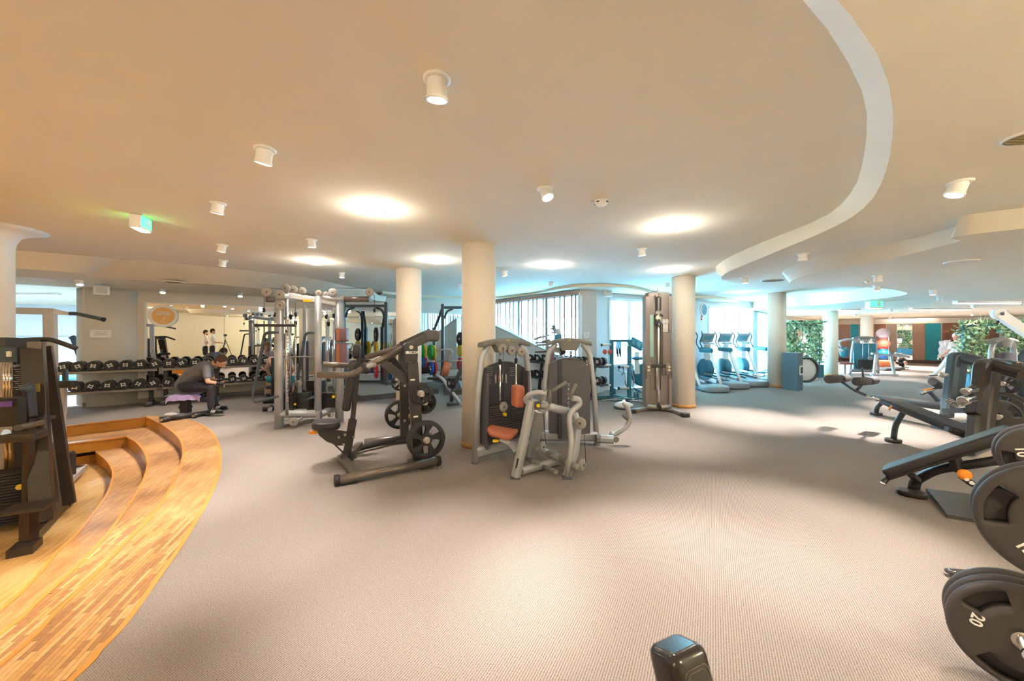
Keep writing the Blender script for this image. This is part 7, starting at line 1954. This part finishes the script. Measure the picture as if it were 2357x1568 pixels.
m = MB().tube([K4(470, 760, 8.95), K4(450, 810, 8.95), K4(550, 850, 8.95), K4(520, 740, 8.95)], .009, 6, closed=True).tube([K4(530, 740, 8.93), K4(545, 850, 8.93), K4(500, 880, 8.93)], .009, 6)
centre_thing('triangle_handle', m, M_['char'], 'triangular dark handle on the middle right horn of the stand', 'handle', kind='stuff')
m = MB().tube([K4(575, 830, 9.0), K4(572, 1030, 9.0), K4(600, 1080, 9.0)], .02, 8)
centre_thing('rowing_bar', m, M_['chrome'], 'chrome bar hanging beside the right post of the stand', 'bar')
m = MB().tube(bez([K4(668, 700, 9.1), K4(690, 760, 9.1), K4(678, 850, 9.1), K4(712, 960, 9.1), K4(690, 1060, 9.1), K4(712, 1150, 9.1)], 5), .013, 8)
centre_thing('curl_bar', m, M_['steel'], 'wavy curl bar standing right of the accessory stand', 'bar')
for i in range(9):
    p = W(1388 + i * 10.5, 920 + 3 * math.sin(i * 2.1) + i * .3, .02); m = MB()
    a_ = random.uniform(-.6, .6); m.tube([p + Vector((-.16 * math.cos(a_), -.16 * math.sin(a_), 0)), p + Vector((0, .02, .02)), p + Vector((.16 * math.cos(a_), .16 * math.sin(a_), 0))], .014, 8)
    m.cyl(p + Vector((.14 * math.cos(a_), .14 * math.sin(a_), 0)), p + Vector((.19 * math.cos(a_), .19 * math.sin(a_), 0)), .024, 8)
    centre_thing('pulldown_attachment', m, M_['steel'] if i % 2 else M_['slate'], 'small metal bar attachment lying at the foot of the stand', 'attachment', group='metal attachments on the floor', kind=None)
t = thing('balance_disc', 'pale round balance board on the floor between stand and curved arm', 'balance board', W(1436, 940).to_tuple())
MB().lathe([(.20, 0), (.21, .02), (.20, .035)], n=32).build('base_ring', M_['slate'], t)
MB().lathe([(.17, .035), (.19, .05), (.18, .09), (.10, .12), (.01, .125)], n=32).build('dome', M_['whitep'], t)
# --- upright bike behind the stand
t = thing('upright_bike', 'exercise bike with a screen by the window, behind the accessory stand', 'exercise bike', K4(790, 1190, 10).to_tuple())
WP = M_['whitep']
MB().beams([K4(760, 860, 10), K4(745, 640, 10), K4(750, 500, 10)], .10, .12, up=(1, 0, 0)).build('mast', WP, t, world=True)
MB().pad(K4(750, 370, 10), (.36, .06, .26), r=.04, M=Matrix.Rotation(.5, 3, 'Y') @ Matrix.Rotation(-.4, 3, 'X'), e=.02).build('console', TS, t, world=True)
MB().box(K4(748, 365, 9.95), (.24, .02, .16), M=Matrix.Rotation(.5, 3, 'Y') @ Matrix.Rotation(-.4, 3, 'X')).build('screen', mat('screen_teal', '#6FA9B5', .2), t, world=True)
MB().tube([K4(740, 300, 9.9), K4(745, 420, 9.85), K4(850, 470, 9.8), K4(880, 470, 9.85)], .022, 10, fr=.08).build('handlebar', TS, t, world=True)
MB().pad(K4(775, 605, 10), (.36, .26, .07), r=.1, e=.03).build('saddle', TS, t, world=True)
MB().lathe([(.02, -.08), (.26, -.08), (.3, -.04), (.3, .04), (.26, .08), (.02, .08)], o=K4(850, 880, 10.1), axis=(0, -1, 0), n=32).build('flywheel_cover', TS, t, world=True)
MB().tube([K4(700, 1100, 9.8), K4(850, 1180, 9.9), K4(900, 1180, 10)], .03, 10).build('base', TS, t, world=True)
# --- dumbbell rack by the windows
R0 = Vector((.50, 10.35, 0)); R1 = Vector((2.12, 8.55, 0)); rd = (R1 - R0).normalized(); rn = Vector((rd.y, -rd.x, 0))
if rn.y > 0: rn = -rn
t = thing('dumbbell_rack', 'two-tier dumbbell rack in front of the windows, behind the grey shroud', 'dumbbell rack', ((R0 + R1) / 2).to_tuple())
for z in (.78, .37):
    MB().beam(R0 + Vector((0, 0, z)), R1 + Vector((0, 0, z)), .22, .04).build('shelf', M_['slate'], t, world=True)
for q in (.15, .85):
    p = R0.lerp(R1, q); MB().tube([p + rn * .28 + Vector((0, 0, .035)), p - rn * .2 + Vector((0, 0, .035))], .035, 10).build('foot', M_['slate'], t, world=True)
    MB().tube([p + rn * .02 + Vector((0, 0, .05)), p - rn * .02 + Vector((0, 0, .5)), p - rn * .1 + Vector((0, 0, .8))], .04, 10).build('post', M_['char'], t, world=True)
ang2 = math.atan2(-rn.y, -rn.x) - PI / 2
for row, z in enumerate((.90, .47)):
    for i in range(9):
        p = R0.lerp(R1, (i + .5) / 9); o = copy_tree(proto)
        o.location = (p.x, p.y, z); o.rotation_euler = (Matrix.Rotation(ang2, 3, 'Z') @ Matrix.Rotation(random.uniform(-.5, .5), 3, 'Y')).to_euler()
        o['label'] = 'dark dumbbell, %s from the left on the %s tier of the rack by the windows' % (ordn[i], ['upper', 'lower'][row]); o['group'] = 'dumbbells on the rack by the windows'
        o.scale = (.95, .95, .95)
# --- silver machine on top of that view
t = thing('incline_machine', 'silver machine with stacked grey pads in front of the window blinds', 'gym machine', (1.0, 9.0, 0))
def K6(zx, zy, d): return D(1200 + zx / 7.84, 700 + zy / 7.84, d)
MB().tube([K6(570, 380, 9.2), K6(600, 480, 9.2), K6(690, 560, 9.2), K6(720, 900, 9.2), Vector((K6(720, 900, 9.2).x, 9.2, .05))], .045, 12, fr=.08).build('mast', S, t, world=True)
for (a, b) in (((230, 640), (360, 590)), ((370, 680), (520, 650)), ((280, 740), (450, 735))): padseg(t, K6(*a, 9.1), K6(*b, 9.1), .12, .05, 'foam_bar', M_['silver_dark'], rr=.02, e=.015)
MB().tube([K6(330, 610, 9.15), K6(510, 560, 9.15)], .02, 8).build('bar', S, t, world=True)
MB().tube([K6(250, 700, 9.15), K6(600, 690, 9.15)], .02, 8).build('bar', S, t, world=True)
padseg(t, K6(640, 450, 9.1), K6(690, 560, 9.1), .16, .1, 'weight_head', S, rr=.03)
padseg(t, K6(575, 380, 9.1), K6(600, 440, 9.1), .1, .08, 'upper_head', M_['silver_dark'], rr=.03)
MB().cyl(K6(520, 450, 9.1), K6(600, 440, 9.1), .015, 8).build('pin', M_['char'], t, world=True); MB().cyl(K6(540, 520, 9.1), K6(610, 510, 9.1), .015, 8).build('pin', M_['char'], t, world=True)
padseg(t, K6(600, 600, 9.0), K6(720, 590, 9.0), .2, .12, 'block', TS, rr=.02)
padseg(t, K6(540, 830, 9.0), K6(560, 990, 9.0), .16, .1, 'back_pad', M_['leather_m'], rr=.04)
MB().tube([K6(620, 1000, 9.0), K6(790, 870, 9.0)], .03, 10).build('strut', S, t, world=True)
# --- sloped stair parapet in front of the blinds
wd = (V3(KC) - V3(P1)).normalized(); wn_ = Vector((-wd.y, wd.x, 0)); 
if wn_.y > 0: wn_ = -wn_
Pp = V3(P1) + wn_ * .22 + wd * .12
def pz(px, py):
    p = plane_pt(px, py, Pp, wd); return (p - Pp).dot(wd), p.z
s0, h0 = pz(1140, 750); s1, h1 = pz(1262, 809); s2, h2 = pz(1330, 842)
prof = [(s0 + 1.0, h0 + (h0 - h1) / (s0 - s1) * 1.0), (s0, h0), (s1, h1), (s2, h2), (s2, 0), (s0 + 1.0, 0)]
Mx = Matrix((wd, Vector((0, 0, 1)), -wn_)).transposed().to_4x4(); Mx.translation = Pp
m = MB(); m.prism(prof, -.05, .05, M=Mx); struct('wall_stair', m, mat('parapet_white', '#DCD9D6', .8, var=.02))
m = MB(); m.beam(Pp + wd * (s0 + 1) + Vector((0, 0, prof[0][1] + .015)), Pp + wd * s2 + Vector((0, 0, h2 + .015)), .14, .035); struct('trim_rail', m, mat('rail_grey', '#B8B9BC', .5))
# --- blinds
wA = V3(KC).lerp(V3(P1), .02) + wn_ * .07; wB = V3(P1) + wn_ * .07
t = thing('window_blinds', 'venetian blinds with terracotta head rail and ladder tapes along the wide window', 'blinds', ((wA + wB) / 2 + Vector((0, 0, .9))).to_tuple())
MB().beam(wA + Vector((0, 0, HW - .01)), wB + Vector((0, 0, HW - .01)), .07, .065).build('head_rail', mat('terracotta_rail', '#B4836F', .5), t, world=True)
Lw = (wB - wA).length; tm = mat('ladder_tape', '#7C6A6C', .7, var=.1); tm2 = mat('ladder_tape_red', '#A0706A', .7, var=.1)
k = 0; x = .05
while x < Lw - .02:
    p = wA.lerp(wB, x / Lw)
    MB().beam(p + Vector((0, 0, .88)), p + Vector((0, 0, HW - .04)), .008, .045, up=(wB - wA)).build('ladder_tape', [tm, tm2, tm][k % 3], t, world=True)
    q = p + (wB - wA).normalized() * .035
    MB().beam(q + Vector((0, 0, .88)), q + Vector((0, 0, HW - .04)), .006, .016, up=(wB - wA)).build('cord', tm, t, world=True)
    x += [.17, .26, .13, .30, .21][k % 5]; k += 1
sl = MB(); nsl = 44
for i in range(nsl):
    z = .92 + i * (HW - .98) / nsl
    for a, b in ((.0, .30), (.42, .52), (.88, .93)): 
        if i > 8 or a > .3: sl.beam(wA.lerp(wB, a) + Vector((0, 0, z)), wA.lerp(wB, b) + Vector((0, 0, z)), .022, .0015, r=.0005)
sl.build('slat', mat('slat_white', '#E8EDEF', .5, var=0), t, world=True, kind='stuff')
# --- clock on the wall
t = thing('wall_clock', 'round blue-faced wall clock between the windows right of the cream column', 'clock', D(1617.5, 713, 12.0).to_tuple(), rz=math.radians(35))
MB().lathe([(.20, 0), (.21, .02), (.20, .05), (.18, .05), (.18, 0)], axis=(0, -1, 0), n=40, ring=True).build('rim', CER, t)
MB().cyl((0, -.035, 0), (0, -.045, 0), .18, 40).build('face', mat('clock_face', '#4795B5', .4, var=0), t)
MB().beam((0, -.05, 0), (.06, -.05, .07), .012, .004, up=(0, 1, 0)).build('hour_hand', M_['char'], t)
MB().beam((0, -.05, 0), (-.03, -.05, -.13), .01, .004, up=(0, 1, 0)).build('minute_hand', M_['char'], t)
for i in range(12): MB().cyl((.155 * math.cos(i * PI / 6), -.046, .155 * math.sin(i * PI / 6)), (.155 * math.cos(i * PI / 6), -.05, .155 * math.sin(i * PI / 6)), .008, 6).build('hour_mark', M_['white'], t)
t = thing('fire_sign', 'small red and white sign under the wall clock', 'sign', D(1615, 732, 12.0).to_tuple(), rz=math.radians(35))
MB().box((0, 0, 0), (.09, .01, .14)).build('plate', mat('sign_red', '#C8303C', .5, var=0), t)
MB().box((-.015, -.008, .02), (.02, .004, .06)).build('extinguisher_mark', M_['white'], t); MB().box((.02, -.008, -.02), (.02, .004, .05)).build('flame_mark', M_['white'], t)
# --- ellipticals
def make_elliptical():
    t = thing('elliptical', 'x', 'elliptical trainer', (0, 0, 0))
    SB = M_['whitep']
    MB().beam((.1, -.28, .06), (1.95, -.28, .06), .06, .07).build('base_rail', TS, t); MB().beam((.1, .28, .06), (1.95, .28, .06), .06, .07).build('base_rail', TS, t)
    MB().pad((.28, 0, .09), (.62, .66, .17), r=.2, e=.05).build('rear_housing', mat('grey_housing', '#8E969C', .45, var=.04), t)
    for s_ in (-1, 1):
        MB().tube([(.42, s_ * .30, .12), (.62, s_ * .31, .42), (.95, s_ * .31, 1.02)], .035, 12, fr=.15).build('side_tube', SB, t)
        MB().pad((1.18, s_ * .31, 1.06), (.62, .10, .13), r=.04, e=.04).build('side_rail_pad', TS, t)
        MB().tube([(1.45, s_ * .26, 1.1), (1.62, s_ * .26, 1.28), (1.48, s_ * .24, 1.5), (1.60, s_ * .2, 1.62)], .018, 10, fr=.08).build('moving_handle', TS, t)
        MB().pad((.95, s_ * .16, .28), (.42, .16, .05), r=.06, e=.02).build('pedal', TS, t)
        MB().beam((.4, s_ * .16, .24), (1.5, s_ * .16, .30), .05, .06).build('pedal_arm', M_['steel'], t)
    MB().beam((1.65, 0, .08), (1.62, 0, 1.25), .16, .12, up=(1, 0, 0)).build('mast', SB, t)
    MB().lathe([(.02, -.12), (.28, -.12), (.33, -.08), (.33, .08), (.28, .12), (.02, .12)], o=(1.72, 0, .42), axis=(0, 1, 0), n=32).build('flywheel_cover', TS, t)
    MB().pad((1.62, 0, 1.42), (.06, .42, .34), r=.04, M=Matrix.Rotation(-.55, 3, 'Y'), e=.025).build('console', M_['silver'], t)
    MB().box((1.585, 0, 1.42), (.01, .28, .16), M=Matrix.Rotation(-.55, 3, 'Y')).build('screen', mat('screen_teal', '#6FA9B5', .2), t)
    MB().tube([(1.6, -.12, 1.2), (1.45, -.14, 1.22), (1.45, .14, 1.22), (1.6, .12, 1.2)], .016, 8, fr=.04).build('front_handle', SB, t)
    MB().box((1.55, 0, 1.25), (.12, .3, .03)).build('tray', TS, t)
    return t
el = make_elliptical()
sp = [(1658, 905, 'nearest of the row, at the right edge of the cream column'), (1706, 897, 'second from the cream column with clear grey rear housing'), (1750, 892, 'third from the cream column, just left of the pale column'), (1792, 886, 'fourth, mostly hidden behind the pale column')]
for k, (px, py, lab) in enumerate(sp):
    p = W(px, py); o = el if k == 0 else copy_tree(el)
    o.location = (p.x, p.y, 0); o.rotation_euler = (0, 0, math.atan2(1, -.06)); o['label'] = 'elliptical trainer, ' + lab; o['group'] = 'elliptical trainers by the windows'
# --- grey bin
a = W(1800, 895.7); b = W(1836.5, 900); c = W(1848, 898)
t = thing('waste_bin', 'tall blue-grey box bin with white-rimmed slot beside the pale column', 'bin', ((a + c) / 2).to_tuple())
dd_ = a + c - b
MB().prism([(p.x, p.y) for p in (a, b, c, dd_)], .0, 1.0).build('body', mat('blue_grey_box', '#5C7482', .5, var=.03), t, world=True)
MB().prism([(p.x, p.y) for p in (a, b, c, dd_)], 1.0, 1.02).build('lid', mat('box_lid', '#6A8290', .5), t, world=True)
e_ = (c - b).normalized(); nb_ = Vector((e_.y, -e_.x, 0)); mc = b.lerp(c, .55) + nb_ * .012; mc.z = .55
Rb = Matrix.Rotation(math.atan2(e_.y, e_.x), 3, 'Z')
MB().box(mc, (.2, .02, .26), M=Rb).build('slot_rim', CER, t, world=True); MB().box(mc + nb_ * .008, (.11, .02, .17), M=Rb).build('slot', M_['black'], t, world=True)
# --- round machine right of the bin
t = thing('ski_trainer', 'white round-bodied machine half hidden behind the grey bin', 'gym machine', W(1862, 880).to_tuple())
q = D(1852, 851, 11.2)
MB().lathe([(.02, -.06), (.30, -.06), (.33, -.03), (.33, .03), (.30, .06), (.02, .06)], o=q, axis=(0, -1, 0), n=36).build('wheel_disc', CER, t, world=True)
MB().lathe([(.33, -.09), (.38, -.08), (.38, .08), (.33, .09)], o=q, axis=(0, -1, 0), n=36, ring=True).build('rim', M_['slate'], t, world=True)
MB().beam(W(1850, 876, .04), W(1878, 872, .04), .10, .06).build('foot', CER, t, world=True)
# --- plant dividers
LEAFM = bpy.data.materials.new('ivy_leaf'); LEAFM.use_nodes = True
nt = LEAFM.node_tree; bb = nt.nodes['Principled BSDF']; ob = nt.nodes.new('ShaderNodeNewGeometry'); rp = nt.nodes.new('ShaderNodeValToRGB')
nt.links.new(ob.outputs['Random Per Island'], rp.inputs[0]); nt.links.new(rp.outputs[0], bb.inputs['Base Color'])
for pos, c in ((0, '#1D5A38'), (.35, '#2E7A48'), (.6, '#4FA568'), (.8, '#8CC49A'), (1, '#C9DFA8')):
    e = rp.color_ramp.elements.new(pos) if pos not in (0, 1) else rp.color_ramp.elements[0 if pos == 0 else 1]
    e.position = pos; e.color = (*srgb(c), 1)
bb.inputs['Roughness'].default_value = .45
def divider(a, b, h0, h1, label, n, over=.12):
    a = Vector((*a, 0)); b = Vector((*b, 0)); d = (b - a).normalized(); nn = Vector((d.y, -d.x, 0)); L = (b - a).length
    t = thing('plant_divider', label, 'plant divider', ((a + b) / 2).to_tuple())
    MB().beam(a + Vector((0, 0, h0 / 2)), b + Vector((0, 0, h0 / 2)), .36, h0).build('planter', M_['tslate'], t, world=True)
    MB().beam(a + Vector((0, 0, h1)), b + Vector((0, 0, h1)), .05, .05).build('top_rail', M_['tslate'], t, world=True)
    for p in (a, b): MB().beam(p + Vector((0, 0, h0)), p + Vector((0, 0, h1)), .05, .05).build('frame_post', M_['tslate'], t, world=True)
    mesh = MB()
    for i in range(int(L / .14)):
        p = a + d * (.07 + i * .14); mesh.cyl(p + Vector((0, 0, h0)), p + Vector((0, 0, h1)), .004, 4)
    for i in range(int((h1 - h0) / .14)): mesh.cyl(a + Vector((0, 0, h0 + .07 + i * .14)), b + Vector((0, 0, h0 + .07 + i * .14)), .004, 4)
    mesh.build('trellis', M_['slate'], t, world=True, kind='stuff')
    lf = MB(); rnd = random.Random(int(L * 100))
    for i in range(n):
        x = rnd.uniform(-.1, L + .1); z = h0 + (h1 - h0 + over) * rnd.random() ** .85
        if math.sin(x * 5.1 + 1) + math.sin(z * 6 + x * 3) < -1.25: continue
        y = rnd.gauss(0, .09); c = a + d * x + nn * y + Vector((0, 0, z)); s = rnd.uniform(.035, .075)
        u = Vector((rnd.gauss(0, 1), rnd.gauss(0, 1), rnd.gauss(-.6, .6))).normalized(); v = u.cross(Vector((rnd.gauss(0, 1), rnd.gauss(0, 1), rnd.gauss(0, 1)))).normalized(); w = u.cross(v)
        lf.add([c - u * s, c + v * s * .55 + w * s * .15, c + u * s, c - v * s * .55 + w * s * .15], [(0, 1, 2), (0, 2, 3)])
    lf.build('leaves', LEAFM, t, world=True, kind='stuff')
    for i in range(5):
        x = (i + .5) / 5 * L; pts = [a + d * (x + .05 * math.sin(i + k)) + nn * .03 * math.sin(k * 2) + Vector((0, 0, h0 + (h1 - h0) * k / 6)) for k in range(7)]
        MB().tube(pts, .008, 6).build('stem', mat('vine_stem', '#6B5A3E', .8), t, world=True)
    return t
pA = D(1806, 772, 13.3); pB = D(1885, 772, 13.6)
divider((pA.x, pA.y), (pB.x, pB.y), .45, 1.9, 'green ivy divider on a dark planter between the two pale columns', 2600)
pA = D(2217, 772, 10.4); 
pdv = divider((pA.x, pA.y), (16.4, 9.6), .45, 1.78, 'wide green ivy divider at the right edge behind the machines', 6000)
m = MB()
rnd = random.Random(5)
for i in range(90):
    c = Vector((pA.x + rnd.uniform(0, 3.5), 10.4 - rnd.uniform(0, .7), 1.85)); u = Vector((rnd.gauss(0, .5), rnd.gauss(0, .5), 1)).normalized(); L = rnd.uniform(.12, .3)
    v = u.cross(Vector((0, 1, .1))).normalized() * .012
    m.add([c - v, c + v, c + u * L], [(0, 1, 2)])
m.build('grass_blades', LEAFM, pdv, world=True, kind='stuff')
# --- exercise balls
t = thing('ball_stand', 'thin metal ring stand holding three exercise balls', 'ball stand', D(2033, 850, 19).to_tuple())
for py in (829, 803.5, 780):
    c = D(2033, py, 19.0); MB().tube([c + Vector((.22 * math.cos(i * PI / 10), .22 * math.sin(i * PI / 10), 0)) for i in range(20)], .012, 6, closed=True).build('ring', M_['chrome'], t, world=True)
for k in range(3):
    a_ = k * 2 * PI / 3 + .5; c = D(2033, 840, 19.0); MB().cyl(Vector((c.x + .28 * math.cos(a_), c.y + .28 * math.sin(a_), .0)), Vector((c.x + .28 * math.cos(a_), c.y + .28 * math.sin(a_), 1.65)), .012, 8).build('pole', M_['chrome'], t, world=True)
for py, col, nm in ((768, '#B9B4C6', 'grey-lilac exercise ball on top of the ball stand'), (792, '#E8604E', 'coral red exercise ball in the middle of the ball stand'), (815, '#1565B0', 'blue exercise ball at the bottom of the ball stand')):
    c = D(2033, py, 19.0); centre_thing('exercise_ball', MB().sphere(c, .265, 32, 20), mat('ball_' + col, col, .3, var=.02), nm, 'exercise ball')
c = D(2035, 846, 17.8)
t = thing('storage_tub', 'orange tub on the floor under the exercise balls', 'tub', (c.x, c.y, 0)); MB().lathe([(.26, 0), (.30, .32), (.27, .32), (.24, .05)], n=28).build('tub', mat('orange_tub', '#D67A48', .5), t)
c = D(960, 0, 1); c = W(2052, 853)
# --- silver leg machine in the far right
t, a, b, d, n, R, L = tower(W(1957, 860), W(2022, 861), 'silver leg machine with two side frames in front of the pinkish column')
MB().beam((a + b) / 2 + Vector((0, 0, .15)), (a + b) / 2 + Vector((0, 0, 1.18)), L - .22, .06, up=n).build('shroud', M_['tslate'], t, world=True)
for s_ in (-.1, .1): MB().cyl((a + b) / 2 + d * s_ + n * .07 + Vector((0, 0, .2)), (a + b) / 2 + d * s_ + n * .07 + Vector((0, 0, 1.35)), .012, 8).build('guide_rod', M_['chrome'], t, world=True)
weightstack(t, W2L(t, (a + b) / 2 + n * .07 + Vector((0, 0, .2))), L - .35, .1, .35, 8, rz=math.atan2(d.y, d.x))
for k, x in enumerate((-.3, 0, .3)): pulley(t, (a + b) / 2 + d * x + n * .08 + Vector((0, 0, 1.28)), n, .075)
pulley(t, (a + b) / 2 + n * .3 + Vector((0, 0, .62)), n, .07)
MB().beams([a + n * .9 + d * .2, a + n * .8 + d * .35 + Vector((0, 0, .8))], .06, .08, up=d).build('side_frame', S, t, world=True)
MB().beams([b + n * .9 - d * .1, b + n * .8 - d * .15 + Vector((0, 0, .8))], .06, .08, up=d).build('side_frame', S, t, world=True)
MB().beam(a + n * .8 + d * .2 + Vector((0, 0, .82)), b + n * .8 + d * .3 + Vector((0, 0, .72)), .08, .07).build('top_arm', S, t, world=True)
MB().beam(a + n * .9 + d * .1 + Vector((0, 0, .06)), b + n * .9 + Vector((0, 0, .06)), .07, .06).build('floor_beam', S, t, world=True)
MB().tube([b + n * .8 + Vector((0, 0, .85)), b + n * .7 + d * .5 + Vector((0, 0, .7))], .035, 10).build('lever', S, t, world=True)
pu = a + n * .4 - d * .45
MB().pad(pu + Vector((0, 0, .42)), (.5, .35, .08), r=.08, M=R, e=.03).build('seat', mat('maroon_leather', '#8A4A4E', .4), t, world=True)
MB().beam(pu + Vector((0, 0, .02)), pu + Vector((0, 0, .4)), .08, .08).build('seat_post', S, t, world=True)
MB().sphere(pu + Vector((.1, .1, .85)), .22, 18, 10, sc=(.8, .4, 1), M=R).build('back_pad', M_['tslate'], t, world=True)
MB().tube([pu + Vector((0, .1, 1.0)), pu + Vector((-.15, .1, 1.25)), pu + Vector((.2, .1, 1.35)), pu + Vector((.6, .1, 1.3))], .04, 10, fr=.1).build('upper_arm', S, t, world=True)
MB().cyl(pu + Vector((-.1, 0, .9)), pu + Vector((-.35, -.05, 1.0)), .05, 12).build('roller', CER, t, world=True)
# cream mats and step by the far wall
for k, (px, py) in enumerate(((2052, 851), (2048, 853))):
    p = W(px, py); centre_thing('aerobic_step', MB().pad((p.x, p.y, .06 + k * .0), (.9 - .2 * k, .35, .1), r=.06, e=.03), M_['shroud'], ['dark low step on the floor beside the person sitting by the balls', 'second low step just in front of the first'][k], 'step')
